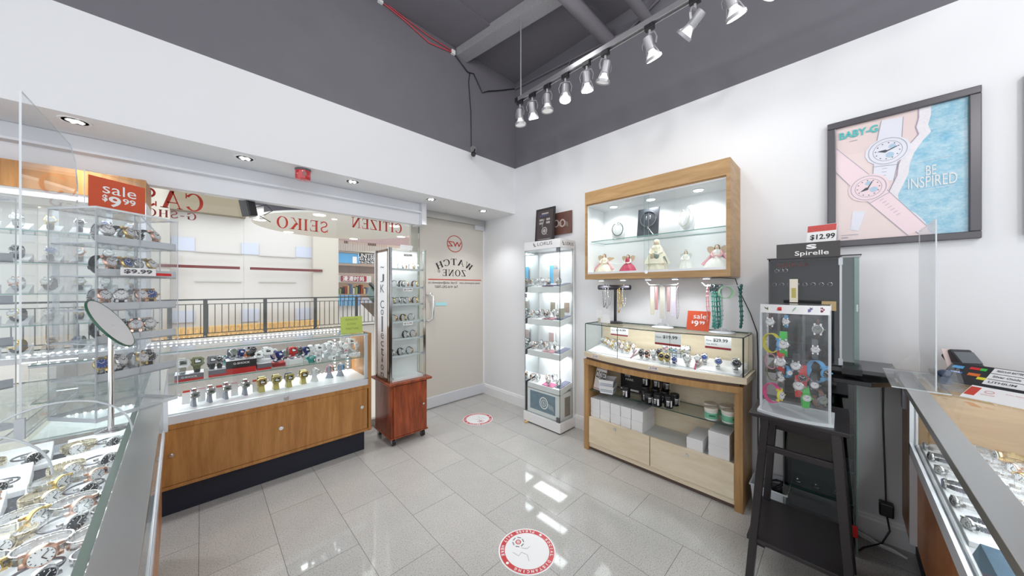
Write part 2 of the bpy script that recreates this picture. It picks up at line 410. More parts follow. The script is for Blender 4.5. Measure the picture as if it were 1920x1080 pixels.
# serif capitals drawn from stems, bars and bowls (unit height)
def glyph(ch):
    q = []
    rect = lambda a, b, c, d: q.append([(a, b), (c, b), (c, d), (a, d)])
    bar = lambda ax, ay, bx, by, w: q.append([(ax-w/2, ay), (ax+w/2, ay), (bx+w/2, by), (bx-w/2, by)])
    def arc(cx, cy, rx, ry, a0, a1, tx, ty, n=18):
        for i in range(n):
            p = []
            for k, s in ((i, 0), (i+1, 0), (i+1, 1), (i, 1)):
                a = R(a0+(a1-a0)*k/n); p.append((cx+(rx-tx*s)*math.cos(a), cy+(ry-ty*s)*math.sin(a)))
            q.append(p)
    def stem(x, w=.16): rect(x, 0, x+w, 1); rect(x-.07, 0, x+w+.07, .05); rect(x-.07, .95, x+w+.07, 1)
    if ch == 'I': stem(.1); return .36, q
    if ch == 'E': stem(.1); rect(.26, 0, .62, .06); rect(.26, .94, .6, 1); rect(.26, .48, .48, .54); bar(.6, 0, .64, .25, .05); bar(.58, 1, .6, .78, .05); rect(.46, .4, .5, .62); return .72, q
    if ch == 'K': stem(.1); bar(.32, .42, .66, .97, .08); bar(.42, .55, .72, .03, .2); rect(.56, .95, .82, 1); rect(.56, 0, .9, .05); return .9, q
    if ch == 'O': arc(.42, .5, .38, .52, 0, 360, .15, .06, 32); return .88, q
    if ch == 'C': arc(.42, .5, .38, .52, 35, 325, .15, .06, 28); rect(.70, .68, .75, .98); return .8, q
    if ch == 'G': arc(.42, .5, .38, .52, 35, 325, .15, .06, 28); rect(.70, .68, .75, .98); rect(.6, .05, .74, .45); rect(.5, .42, .84, .47); return .88, q
    if ch == 'S': arc(.33, .745, .25, .275, 25, 270, .1, .1); arc(.33, .265, .27, .285, 90, -155, .1, .1); rect(.54, .72, .59, .98); rect(.05, .02, .10, .3); return .68, q
    if ch == 'T': stem(.29); rect(.03, .94, .71, 1); rect(.03, .76, .07, .98); rect(.67, .76, .71, .98); return .76, q
    if ch == 'Z': bar(.13, .02, .6, .98, .17); rect(.06, .94, .66, 1); rect(.05, 0, .68, .06); rect(.06, .78, .1, 1); rect(.64, 0, .68, .24); return .74, q
    if ch == 'N': rect(.12, 0, .18, 1); rect(.0, .95, .26, 1); rect(.02, 0, .28, .05); bar(.17, 1, .68, 0, .18); rect(.66, 0, .72, 1); rect(.56, .95, .82, 1); return .86, q
    if ch == 'A': bar(.1, 0, .4, 1, .06); bar(.68, 0, .4, 1, .18); rect(.2, .3, .6, .36); rect(0, 0, .22, .05); rect(.54, 0, .84, .05); return .86, q
    if ch == 'W': bar(.18, 1, .36, 0, .16); bar(.36, 0, .54, 1, .06); bar(.54, 1, .74, 0, .16); bar(.74, 0, .94, 1, .06); rect(.04, .95, .34, 1); rect(.42, .95, .7, 1); rect(.82, .95, 1.06, 1); return 1.1, q
    if ch == 'H': stem(.1); stem(.56); rect(.26, .47, .56, .53); return .84, q
    if ch == '-': rect(.08, .36, .4, .46); return .48, q
    return .4, q
def serif(mb, s, c, w, h, x, y, out, arcr=None, gap=.06):
    """serif capitals fitted in w x h at c; arcr: radius of an arch they stand on"""
    gs = [glyph(ch) for ch in s]; tot = sum(g[0] for g in gs)+gap*(len(gs)-1); c = Vector(c)+Vector(out); u = 0
    X = Vector(x); Y = Vector(y)
    for adv, q in gs:
        cx = (u+adv/2-tot/2)/tot*w
        for poly in q:
            pts = []
            for a, b in poly:
                px_ = (a-adv/2)/tot*w; py_ = (b-.5)*h
                if arcr:
                    t = cx/arcr; r = arcr+py_
                    pts.append((arcr*math.sin(t)+px_*math.cos(t)+py_*math.sin(t), arcr*math.cos(t)-arcr-px_*math.sin(t)+py_*math.cos(t)))
                else: pts.append((cx+px_, py_))
            mb.add([c+X*a+Y*b for a, b in pts], [(0, 1, 2, 3)])
        u += adv+gap
OUT = (0, -.002, 0)
m = MB(); serif(m, 'WATCH', (2.25, yL, 1.722), .56, .078, MX, Zp, (0, 0, 0), arcr=.5); serif(m, 'ZONE', (2.24, yL, 1.585), .35, .078, MX, Zp, (0, 0, 0))
ring = [(2.437+.014*math.cos(a*2*PI/20), yL, 1.60+.014*math.sin(a*2*PI/20)) for a in range(20)]
m.v = m.v; m.ribbon([(4.46-p[0]-.0, p[1], p[2]) for p in ring], .001, .003, (0, 1, 0)); text(m, 'R', (2.023, yL, 1.60), .01, .012, MX, Zp, out=(0, 0, 0))
text(m, 'www.wzjewels.com   Email: ask@wzjewels.co', (2.26, yL, 1.462), .76, .034, MX, Zp, out=(0, 0, 0))
text(m, 'Tel: 416-292-7007', (2.13, yL, 1.415), .33, .03, MX, Zp, out=(0, 0, 0))
part('lettering', m, INK, d)
m = MB(); m.box(1.975, 2.13, yL-.001, yL, 1.19, 1.228); part('sticker', m, pbr('pale_cyan_tape', rgb(170, 222, 228), .5), d)
m = MB(); serif(m, 'SEIKO', (.648, yL, 1.962), .40, .10, MX, Zp, (0, 0, 0)); serif(m, 'CITIZEN', (1.305, yL, 2.043), .52, .10, MX, Zp, (0, 0, 0))
part('lettering', m, DECALRED, w2)
m = MB(); serif(m, 'CASIO', (-.235, yL, 2.03), .5, .125, MX, Zp, (0, 0, 0)); part('lettering', m, DECALRED, w1)
m = MB(); serif(m, 'G-SHOCK', (-.21, yL, 1.925), .37, .052, MX, Zp, (0, 0, 0)); part('lettering', m, DRED, w1)

# roller shutter housing above the window
m = MB()
m.prism([(-3.10, SOF-.002), (-3.10, 2.205), (-3.06, 2.20), (-3.055, 2.185), (-3.10, 2.18), (-3.12, 2.07), (-3.20, 2.07), (-3.25, 2.09), (-3.25, SOF-.002)][::-1], (-1.6, 0, 0), (0, -1, 0), Zp, -1)
X0, X1 = -1.6, 1.65
m.v = [Vector((X0 if i < 9 else X1, v.y, v.z)) for i, v in enumerate(m.v)]
t = solo('shutter_housing', m, pbr('white_shutter_metal', rgb(225, 227, 232), .35), 'white folded metal shutter housing above the shop window', 'shutter')
m = MB(); m.box(1.65, 1.70, 3.045, 3.26, 2.065, SOF-.002); part('end_cap', m, pbr('white_end_cap', rgb(215, 216, 220), .4), t)

# alarm strobe
c = P(568, 318, 'z', SOF)
t = thing('alarm_strobe', 'red alarm strobe fixed under the white soffit', 'alarm', (c.x, c.y, SOF))
m = MB(); m.lathe([(.0, 0), (.052, 0), (.052, -.012), (.05, -.014)], c, n=24); part('base', m, pbr('grey_plastic', (.12, .12, .13), .4), t)
m = MB(); m.lathe([(.05, -.014), (.05, -.068), (.045, -.08), (.02, -.083), (.001, -.083)], c, n=24); part('lens', m, pbr('red_lens', rgb(190, 20, 35), .12, coat=1), t)
m = MB(); m.box(c.x-.012, c.x+.012, c.y-.054, c.y-.048, SOF-.055, SOF-.025); part('bulb_window', m, pbr('darker_red', rgb(120, 5, 15), .2), t)

# recessed downlights in the soffit
dl = [(-.482, 2.84), (.213, 2.843), (.905, 2.843), (1.648, 2.86), (2.327, 2.874)]
dn = ['recessed downlight in the white soffit, nearest the left edge of the photo', 'recessed downlight in the white soffit, left of the red strobe', 'recessed downlight in the white soffit, right of the red strobe', 'recessed downlight in the white soffit at the end of the shutter housing', 'recessed downlight in the white soffit over the glass door']
for i, (x, y) in enumerate(dl):
    t = thing('downlight', dn[i], 'ceiling light', (x, y, SOF), group='soffit downlights')
    m = MB(); m.lathe([(.044, 0), (.058, 0), (.056, -.004), (.046, -.004)], (x, y, SOF), n=28); m.f.pop(); m.f.pop(); m.k = m.k[:-2]; m.s = m.s[:-2]
    m.lathe([(.001, -.002), (.046, -.002)], (x, y, SOF), n=28); part('trim_ring', m, TRIMW, t)
    for k in range(4):
        a = k*PI/2+.5; m = MB(); m.ball((x+.02*math.cos(a), y+.02*math.sin(a), SOF-.006), (.009, .009, .004), 10, 6); part('led_lens', m, LAMPLIT, t)
    m = MB(); m.lathe([(.001, -.003), (.03, -.003), (.034, -.0045), (.001, -.0045)], (x, y, SOF), n=20); part('reflector', m, WHITE, t)
    light('SPOT', 'downlight_beam', (x, y, SOF-.06), 15, .03, (0, 0, 0), spot=110, blend=.8)

# dome camera on the bulkhead with its cable
t = thing('security_camera', 'small black security camera on the edge of the dark bulkhead', 'camera', (2.06, BY, 2.86))
m = MB(); m.cyl((2.07, BY, 2.87), (2.07, BY-.025, 2.87), .035, 20); m.cyl((2.07, BY-.025, 2.87), (2.07, BY-.045, 2.87), .02, 16); part('mount', m, pbr('mid_grey_metal', (.25, .25, .26), .35), t)
m = MB(); m.tube([(2.07, BY-.045, 2.865), (2.05, BY-.06, 2.83), (2.04, BY-.06, 2.80)], .007, 8); part('arm', m, BLACKP, t)
m = MB(); m.ball((2.035, BY-.065, 2.795), .026, 14, 10); m.cyl((2.03, BY-.07, 2.79), (2.01, BY-.10, 2.775), .018, 14); part('camera_body', m, BLACKG, t)
m = MB(); m.tube([(2.03, BY-.01, CZ-.19), (2.015, BY-.01, CZ-.3), (2.045, BY-.01, CZ-.6), (2.05, BY-.01, 2.9)], .004, 6)
solo('camera_cable', m, BLACKP, 'black cable hanging down the dark bulkhead to the security camera', 'cable')

# ------------------------------------------------------------------ ceiling track with spot lamps
TX, TZ = 2.0, 3.05
t = thing('lighting_track', 'grey ceiling track hung on a rod, carrying the spot lamps', 'lighting track', (TX, 1, TZ))
m = MB(); m.box(TX-.019, TX+.019, -.9, 2.0, TZ-.006, TZ+.018); m.box(TX-.019, TX-.012, -.9, 2.0, TZ-.016, TZ-.006); m.box(TX+.012, TX+.019, -.9, 2.0, TZ-.016, TZ-.006)
part('track', m, pbr('satin_grey_metal', (.45, .45, .47), .3, .8), t)
m = MB(); m.cyl((2.02, 1.97, TZ+.015), (2.02, 1.97, CZ), .005, 8); part('hanging_rod', m, pbr('grey_rod', (.45, .45, .47), .4, .5), t)
m = MB(); m.box(TX-.02, TX+.02, 1.97, 2.005, TZ-.018, TZ+.02); part('end_cap', m, BLACKP, t)
LG = pbr('track_lamp_grey', (.42, .42, .44), .4, .4)
BULBW = pbr('bulb_white', (.85, .85, .85), .3, emit=.25)
def track_lamp(y, tilt, yaw, kind, lit, label):
    """lamp hangs from the track; tilt from straight down toward the wall, yaw about z"""
    t = thing('track_spotlight', label, 'spotlight', (TX, y, TZ-.016), 0, 'spot lamps on the ceiling track')
    m = MB(); m.box(-.016, .016, -.028, .028, -.03, .004); part('adapter', m, BLACKP, t, world=False, bevel=.003)
    Mx = Matrix.Translation((0, 0, -.05)) @ Matrix.Rotation(yaw, 4, 'Z')
    m = MB(); m.M = Mx; m.cyl((0, 0, .022), (0, 0, -.01), .008, 10)
    m.ribbon([(.0, -.044, -.085), (.0, -.05, -.05), (.0, -.035, -.012), (0, 0, -.006), (0, .035, -.012), (0, .05, -.05), (0, .044, -.085)], .012, .003, (1, 0, 0), closed=False)
    part('yoke', m, LG, t, world=False)
    Mb = Mx @ Matrix.Translation((0, 0, -.075)) @ Matrix.Rotation(tilt, 4, 'Y')
    m = MB(); m.M = Mb; m.lathe([(.012, .052), (.024, .05), (.027, .04), (.027, -.022), (.024, -.025)], n=20)
    if kind == 'gimbal': m.lathe([(.046, -.068), (.049, -.068), (.049, -.084), (.044, -.084), (.044, -.07)], n=28)
    for sgn in (-1, 1): m.beam((0, sgn*.026, -.01), (0, sgn*.046, -.07), .008, .003)
    part('lamp_holder', m, LG, t, world=False)
    m = MB(); m.M = Mb; m.lathe([(.02, -.024), (.021, -.034), (.036, -.058), (.043, -.068), (.043, -.078)], n=24)
    b = part('bulb', m, BULBW, t, world=False)
    m = MB(); m.M = Mb; m.lathe([(.001, -.0785), (.030, -.079), (.040, -.0785)], n=24); part('bulb_face', m, LAMPLIT if lit else BULBW, b, world=False)
    if True:
        dv = (Mb.to_3x3() @ Vector((0, 0, -1))); pos = Vector((TX, y, TZ-.016)) + (Mb @ Vector((0, 0, -.10)))
        light('SPOT', 'spot_beam', pos, 5, .035, dv.to_track_quat('-Z', 'Y').to_euler(), (1, .985, .96), spot=100, blend=.9)
names = ['first', 'second', 'third', 'fourth', 'fifth', 'sixth', 'seventh', 'eighth', 'ninth', 'tenth']
lamps = [(975, -.1, 0, 'gimbal', False), (998, -.5, .4, 'plain', True), (1026, -.05, 0, 'gimbal', False), (1060, .15, .5, 'plain', True), (1100, -.25, .3, 'plain', True), (1135, .35, -1.9, 'gimbal', False), (1218, .55, 2.9, 'gimbal', True), (1303, .95, -1.75, 'gimbal', False), (1372, .5, 2.8, 'gimbal', True), (1462, -.7, 1.5, 'gimbal', True)]
for i, (u, tl, yw, kd, lit) in enumerate(lamps):
    track_lamp(P(u, 200, 'x', TX).y, tl, yw, kd, lit, ('lit' if lit else 'grey') + ' spot lamp, %s from the low end of the ceiling track%s' % (names[i], '' if lit else ', its bulb turned away'))

# ================================================================== MALL BEYOND THE GLASS
MFL = pbr('mall_floor', rgb(222, 215, 205), .4)
m = MB(); m.box(-6, 12, WY+.02, 12.75, -.3, 0); struct('floor_mall', m, MFL)
m = MB(); m.box(-12, 14, 12.75, 24, -4.6, -4.4); struct('floor_mall_below', m, pbr('tan_lower_floor', rgb(205, 180, 150), .6))
# opposite white panelled wall
m = MB(); m.box(-12, 4.27, 20, 20.4, -4.4, 9)
ow = struct('wall_opposite', m, PANELW)
m = MB(); m.box(4.27, 5.5, 19.6, 20.4, -4.4, 9); m.box(-2.0, -.95, 19.6, 20.4, -4.4, 9); struct('trim_4', m, BEIGEWALL)
m = MB(); m.box(-.95, 1.5, 19.5, 20.0, 4.72, 9); m.box(-12, -2, 19.5, 20.0, 4.4, 9); struct('trim_5', m, pbr('tan_fascia', rgb(138, 128, 108), .7))
m = MB()
for (u0, v0, u1, v1) in ((321, 443, 365, 471), (453, 455, 485, 478), (555, 462, 590, 484), (321, 584, 365, 604), (453, 580, 485, 602), (555, 578, 590, 598)):
    a = P(u0, v0, 'y', 19.97); b = P(u1, v1, 'y', 19.97); m.box(a.x, b.x, 19.94, 20.0, b.z, a.z)
part('recess_panel', m, BLUEGR, ow)
m = MB()
for (u0, v0, u1) in ((365, 471, 453), (485, 478, 555), (365, 525, 453), (485, 526, 555)):
    a = P(u0, v0, 'y', 19.97); b = P(u1, v0+5, 'y', 19.97); m.box(a.x, b.x, 19.93, 20.0, (a.z+b.z)/2-.03, (a.z+b.z)/2)
part('ledge', m, pbr('grey_reveal', rgb(190, 186, 182), .7), ow)
m = MB(); a = P(315, 500, 'y', 19.5); b = P(450, 502, 'y', 19.5); c = P(469, 504, 'y', 19.5); e = P(605, 509, 'y', 19.5)
zz = 2.33
m.box(a.x-1, b.x, 19.52, 19.58, zz-.06, zz+.06); m.box(c.x, e.x, 19.52, 19.58, zz-.06, zz+.06); part('handrail', m, pbr('maroon_rail', rgb(105, 32, 36), .5), ow)
# tan planters / benches on the lower level
m = MB(); m.box(-2.5, 4.3, 18.6, 19.2, -.72, -.25); m.box(-2.5, 4.3, 18.5, 18.6, -.95, -.72)
solo('planter_ledge', m, wood('tan_wood_slats', rgb(190, 150, 90), rgb(225, 185, 120), (6, 1, 1), .5, 4), 'tan wooden ledge low on the opposite side of the mall', 'ledge')
m = MB()
for i in range(6): m.box(-2.2+i*1.1, -1.6+i*1.1, 17.2, 17.8, -1.3-.1*(i % 2), -.95)
solo('kiosk_counter', m, pbr('pinkish_counter', rgb(205, 180, 170), .5), 'row of pinkish kiosk counters on the lower mall level', 'counter')

# balcony railing in front of the atrium
RM = pbr('dark_green_metal', rgb(70, 74, 74), .5)
t = thing('balcony_railing', 'dark metal balustrade of thin vertical bars across the mall atrium', 'railing', (2, 12.6, 0))
m = MB(); m.box(-5, 9, 12.56, 12.64, 1.05, 1.09); m.box(-5, 9, 12.585, 12.615, .93, .95); m.box(-5, 9, 12.585, 12.615, .1, .12); part('top_rail', m, RM, t)
for u in (318, 385, 497, 591, 668):
    x = P(u, 560, 'y', 12.6).x; m = MB(); m.box(x-.045, x+.045, 12.55, 12.62, 0, 1.06); part('post', m, RM, t)
m = MB(); x = -4.9
while x < 9:
    m.box(x-.009, x+.009, 12.59, 12.61, .1, .93); x += .148
o = part('bars', m, RM, t, kind='stuff')
m = MB(); m.box(-5, 9, 12.5, 12.75, -.9, .0); struct('trim_6', m, pbr('beige_slab_edge', rgb(205, 190, 175), .6))

# dark ceiling and the oval light raft over the mall walk
m = MB(); m.box(1.0, 14, 6.5, 13.5, 3.9, 4.0); struct('ceiling_mall', m, pbr('slate_mall_ceiling', rgb(105, 108, 128), .8))
t = thing('oval_ceiling_raft', 'pale oval ceiling raft with round lights hanging over the mall walk', 'ceiling raft', (3.02, 10.6, 3.25))
m = MB(); el = []
for i in range(64):
    a = 2*PI*i/64; x = 2.08*math.cos(a); y = 2.24*math.sin(a); rt = .265
    el.append((3.023+x*math.cos(rt)-y*math.sin(rt), 10.6+x*math.sin(rt)+y*math.cos(rt)))
m.prism(el, (0, 0, 3.2), Xp, Yp, .05); part('panel', m, pbr('pale_raft', rgb(232, 232, 228), .7), t)
m = MB()
for q_, w_ in ((2.4, 9.8), (3.6, 11.4)): m.cyl((q_, w_, 3.25), (q_, w_, 3.9), .01, 8)
part('suspension_rod', m, ALU, t) if False else None
for q_, w_ in ((2.4, 9.8), (3.6, 11.4)):
    m = MB(); m.cyl((q_, w_, 3.25), (q_, w_, 3.9), .01, 8); part('suspension_rod', m, ALU, t)
for (u, v) in ((599, 403), (487, 412), (541, 435), (663, 448), (752, 444), (627, 411), (740, 424)):
    p = P(u, v, 'z', 3.2); r = .06 if (u, v) == (627, 411) else .13
    m = MB(); m.cyl((p.x, p.y, 3.19), (p.x, p.y, 3.203), r, 20); part('round_light', m, pbr('raft_light', (1, .97, .9), .5, emit=3), t)

# the shops opposite, right of the white wall
YS = 24
B = lambda m, u0, v0, u1, v1, y=YS, d=.1: (lambda a, b: m.box(min(a.x, b.x), max(a.x, b.x), y-d, y, min(a.z, b.z), max(a.z, b.z)))(P(u0, v0, 'y', y), P(u1, v1, 'y', y))
m = MB(); m.box(5.2, 16, YS+2.5, YS+2.7, -4.4, 9); struct('wall_shops', m, pbr('warm_beige_shop_wall', rgb(200, 180, 165), .7))
m = MB(); B(m, 600, 573, 790, 720, YS, .3); struct('trim_7', m, PANELW)
t = thing('clothes_shop', 'small clothes shop across the mall under a dark red sign', 'shop', (P(640, 540, 'y', YS)))
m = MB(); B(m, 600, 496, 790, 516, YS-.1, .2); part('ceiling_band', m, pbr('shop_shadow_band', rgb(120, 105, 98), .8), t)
m = MB(); B(m, 633, 516, 695, 530, YS-.3, .1); part('fascia', m, pbr('pale_fascia', rgb(200, 198, 195), .6), t)
m = MB(); B(m, 639.5, 517, 686, 528, YS-.4, .12); sg = part('sign', m, DRED, t)
m = MB(); c = P(662.5, 522.5, 'y', YS-.54); text(m, '漫漫时尚', c, 1.38, .34, Xp, Zp, out=(0, -.02, 0), bold=.01); part('lettering', m, CARD, sg)
m = MB(); B(m, 600, 530, 790, 573, YS+2, .1); part('back_wall', m, pbr('warm_shop_interior', rgb(175, 150, 125), .7), t)
cc = [rgb(60, 60, 65), rgb(150, 70, 50), rgb(190, 160, 120), rgb(90, 110, 140), rgb(200, 190, 180), rgb(140, 150, 90)]
for i in range(16):
    m = MB(); u = 607+i*5; B(m, u, 533+(i*7) % 9, u+3.8, 551, YS+.4, .5)
    part('garment', m, pbr('garment_cloth', cc[i % 6], .8), t)
for i in range(9):
    m = MB(); u = 607+i*7.4; B(m, u, 553, u+6.2, 571 if i < 4 else 573, YS-.4, .3); part('folded_stack', m, pbr('blue_goods', rgb(100+15*(i % 3), 160+8*(i % 2), 200), .6), t)
m = MB(); B(m, 605, 493, 629, 513, YS-.5, .1); pp = solo('shop_poster', m, pbr('landscape_poster', rgb(95, 110, 150), .5), 'blue landscape poster left of the dark red shop sign across the mall', 'poster')
m = MB(); B(m, 606, 513, 628, 526, YS-.5, .1); solo('shop_poster', m, pbr('green_poster', rgb(130, 190, 130), .5), 'green poster under the blue landscape one across the mall', 'poster')
# upper signs
m = MB(); B(m, 605, 471.5, 790, 497, YS+.05, .35); struct('trim_8', m, BEIGEWALL)
m = MB(); B(m, 612, 473, 628, 493, YS-.3, .3); s1 = solo('shop_sign', m, CARD, 'white sign with a pink loop emblem across the mall', 'sign')
m = MB(); c = P(619, 479, 'y', YS-.62); m.ribbon([(c.x+.25*math.cos(a/12*PI*2), c.y, c.z+.13*math.sin(a/12*PI*2)) for a in range(12)], .02, .05, (0, 1, 0)); part('emblem', m, RED, s1)
m = MB(); B(m, 628, 474, 671, 495, YS-.3, .3); s1 = solo('shop_sign', m, SKYB, 'light blue sign board between the white and the black sign across the mall', 'sign')
m = MB(); B(m, 661, 481, 669, 494, YS-.6, .02); part('picture_panel', m, CARD, s1)
m = MB(); B(m, 672, 475, 716, 496, YS-.3, .3); s1 = solo('shop_sign', m, INK, 'black sign with white letters of a tax and bookkeeping office across the mall', 'sign')
m = MB(); a = P(685, 481, 'y', YS-.62); b = P(694, 481, 'y', YS-.62)
for s_, v, w_, h_ in (('UNITED', 480, 1.25, .3), ('TAX & BOOKS', 486.5, 1.3, .18), ('416-274-7807', 492, 1.2, .16)): 
    text(m, s_, P(689, v, 'y', YS-.62), w_, h_, Xp, Zp, out=(0, -.02, 0), bold=.015)
part('lettering', m, CARD, s1)
# upper balcony above the signs
t = thing('upper_balcony', 'upper mall gallery with pinkish metal railing above the shop signs', 'balcony', P(650, 460, 'y', YS))
m = MB(); B(m, 600, 468.5, 790, 471, YS-.3, .6); part('slab', m, BEIGEWALL, t)
m = MB()
for i in range(38): u = 606+i*3.2; B(m, u, 449, u+.55, 471, YS-.9, .03)
B(m, 600, 447, 790, 448.3, YS-.9, .06); part('railing', m, pbr('pinkish_rail', rgb(165, 140, 138), .5), t)
m = MB(); B(m, 606, 455, 628, 471, YS+1, .1); B(m, 645, 440, 652, 471, YS+1, .1); B(m, 690, 440, 704, 471, YS+1, .1); part('dark_opening', m, pbr('dark_brown_opening', rgb(105, 80, 72), .6), t)
# escalator behind the railing
t = thing('escalator', 'escalator slanting down behind the mall railing', 'escalator', (7.5, 17, 0))
m = MB(); m.beam((5.7, 15.6, 1.25), (9.6, 18.9, -1.9), .1, .5); part('balustrade', m, pbr('dark_green_glass', rgb(90, 115, 108), .2), t)
m = MB(); m.beam((5.7, 15.5, 1.62), (9.6, 18.8, -1.5), .12, .1); part('handrail', m, BLACKP, t)
m = MB(); m.beam((5.9, 15.9, .8), (9.8, 19.2, -2.4), 1.0, .3); part('steps', m, DSTEEL, t)
m = MB(); m.box(4.9, 9, 12.8, 13.2, .0, .14); 
# dark device with a bracket at the top of the window
t = thing('window_speaker', 'dark device on a bracket with looping wires at the top of the window', 'speaker', (.27, 3.2, 2.06))
m = MB(); m.M = Matrix.Translation((.262, 3.22, 2.02)) @ Matrix.Rotation(R(25), 4, 'Z') @ Matrix.Rotation(R(-12), 4, 'Y'); m.box(-.03, .03, -.05, .05, -.06, .07); part('body', m, BLACKP, t, bevel=.006)
m = MB(); m.box(.30, .36, 3.24, 3.3, 1.96, 2.06); m.box(.27, .33, 3.22, 3.25, 1.95, 1.965); part('bracket', m, ALU, t)
m = MB(); m.tube([(.3, 3.2, 2.03), (.37, 3.19, 2.06), (.41, 3.19, 2.02), (.36, 3.19, 1.98), (.33, 3.2, 1.97), (.40, 3.2, 1.93)], .003, 6); part('wire', m, BLACKP, t)

# ================================================================== WATCHES
MCACHE = {}
def loop_pts(ry, rz, n=26, a0=0, a1=2*PI):
    return [(0, ry*math.sin(a0+(a1-a0)*i/n), rz*math.cos(a0+(a1-a0)*i/n)) for i in range(n+(0 if abs(a1-a0-2*PI) < 1e-6 else 1))]
def strap_mesh(kind, ry, rz, w):
    m = MB()
    if kind == 'link':
        n = 26
        for i in range(n):
            a = 2*PI*i/n; c = Vector((0, ry*math.sin(a), rz*math.cos(a))); tn = Vector((0, ry*math.cos(a), -rz*math.sin(a))).normalized()
            L = PI*(ry+rz)/n*1.0
            if abs(a-1.5*PI) < .45: continue
            up = (1, 0, 0)
            m.beam(c-tn*L*.55, c+tn*L*.55, .0035, w*.42, up)
            for sgn in (-1, 1): m.beam(c-tn*L*.42+Vector((sgn*w*.37, 0, 0)), c+tn*L*.42+Vector((sgn*w*.37, 0, 0)), .0028, w*.22, up)
        m.beam((-.4*w, ry*.99, -.3*rz), (.4*w, ry*.99, -.3*rz), .006, .012)
    elif kind == 'bangle': m.tube(loop_pts(ry, rz, 32), w*.16, 8, True)
    elif kind == 'open':
        m.ribbon(loop_pts(ry, rz, 22, -PI*.5-2.0, -PI*.5+2.0), w, .0028, closed=False)
    else:
        m.ribbon(loop_pts(ry, rz, 28), w, .003); m.box(-w*.56, w*.56, ry-.004, ry+.004, -.006, .004)
    return m
def case_mesh(kind, ry, r, th):
    m = MB(); y = -ry
    if kind == 'digital':
        pts = [(-r, -.7*r), (-.7*r, -r), (.7*r, -r), (r, -.7*r), (r, .7*r), (.7*r, r), (-.7*r, r), (-r, .7*r)]
        m.prism(pts, (0, y+.002, 0), Xp, Zp, -0); m.v = m.v[:0]; m.f = []; m.k = []; m.s = []
        m.prism([(a, b) for a, b in pts], (0, y+.003, 0), Xp, Zp, th+.003)
        m.prism([(a*.86, b*.86) for a, b in pts], (0, y-th, 0), Xp, Zp, .003)
        for a in (-1, 1):
            for b in (-1, 1): m.box(a*(r+.001)-.002, a*(r+.001)+.002, y-th*.7, y-th*.2, b*r*.5-.003, b*r*.5+.003)
    else:
        m.lathe([(r*.9, 0), (r, .002), (r, th*.7), (r*.93, th), (r*.80, th+.0012), (r*.78, th)], (0, y+.002, 0), (0, -1, 0), 28)
        m.cyl((r, y-th*.4, 0), (r+.004, y-th*.4, 0), .0028, 8)
        for a in (-1, 1):
            for b in (-1, 1): m.box(a*r*.5-.003, a*r*.5+.003, y-.001, y+.006, b*(r+.001)-.004, b*(r+.001)+.004)
    return m
def dial_mesh(kind, ry, r, th):
    m = MB(); y = -ry-th+.0006
    if kind == 'digital':
        m.box(-r*.6, r*.6, y-.0055, y, -r*.5, r*.5); m.m = 1; m.box(-r*.45, r*.45, y-.006, y-.005, -r*.3, r*.1); m.box(-r*.45, r*.1, y-.006, y-.005, r*.2, r*.36)
    else:
        m.cyl((0, y, 0), (0, y-.0012, 0), r*.78, 24); m.m = 1
        for k in range(12):
            a = k*PI/6; c = Vector((math.sin(a), 0, math.cos(a))); m.beam(c*r*.6+Vector((0, y-.0016, 0)), c*r*.72+Vector((0, y-.0016, 0)), .0012, .0008, (0, 1, 0))
        m.beam((0, y-.002, 0), (r*.35, y-.002, r*.3), .0014, .0008, (0, 1, 0)); m.beam((0, y-.002, 0), (-r*.45, y-.002, r*.4), .001, .0008, (0, 1, 0))
    return m
def cuff_mesh(w, ry, rz):
    m = MB(); n = 18
    m.ribbon([(0, (ry-.004)*math.sin(a), (rz-.004)*math.cos(a)) for a in [(-1.35*PI+i/n*1.7*PI) for i in range(n+1)]], w*.8, .002, closed=False)
    m.box(-w*.45, w*.45, -.014, .016, -rz-.006, -rz); return m
def stand_mesh(w, ry, rz):
    m = MB(); a = -rz-.006
    m.prism([(-.024, a-.03), (.028, a-.03), (.016, a-.004), (.013, rz*.55), (-.006, rz*.62), (-.012, a)], (-w*.42, 0, 0), Yp, Zp, w*.84); return m
def cushion_mesh(w, ry, rz):
    m = MB(); m.add([], []); m.ball((0, .001, 0), (w*.95, ry-.003, rz-.003), 14, 8); return m
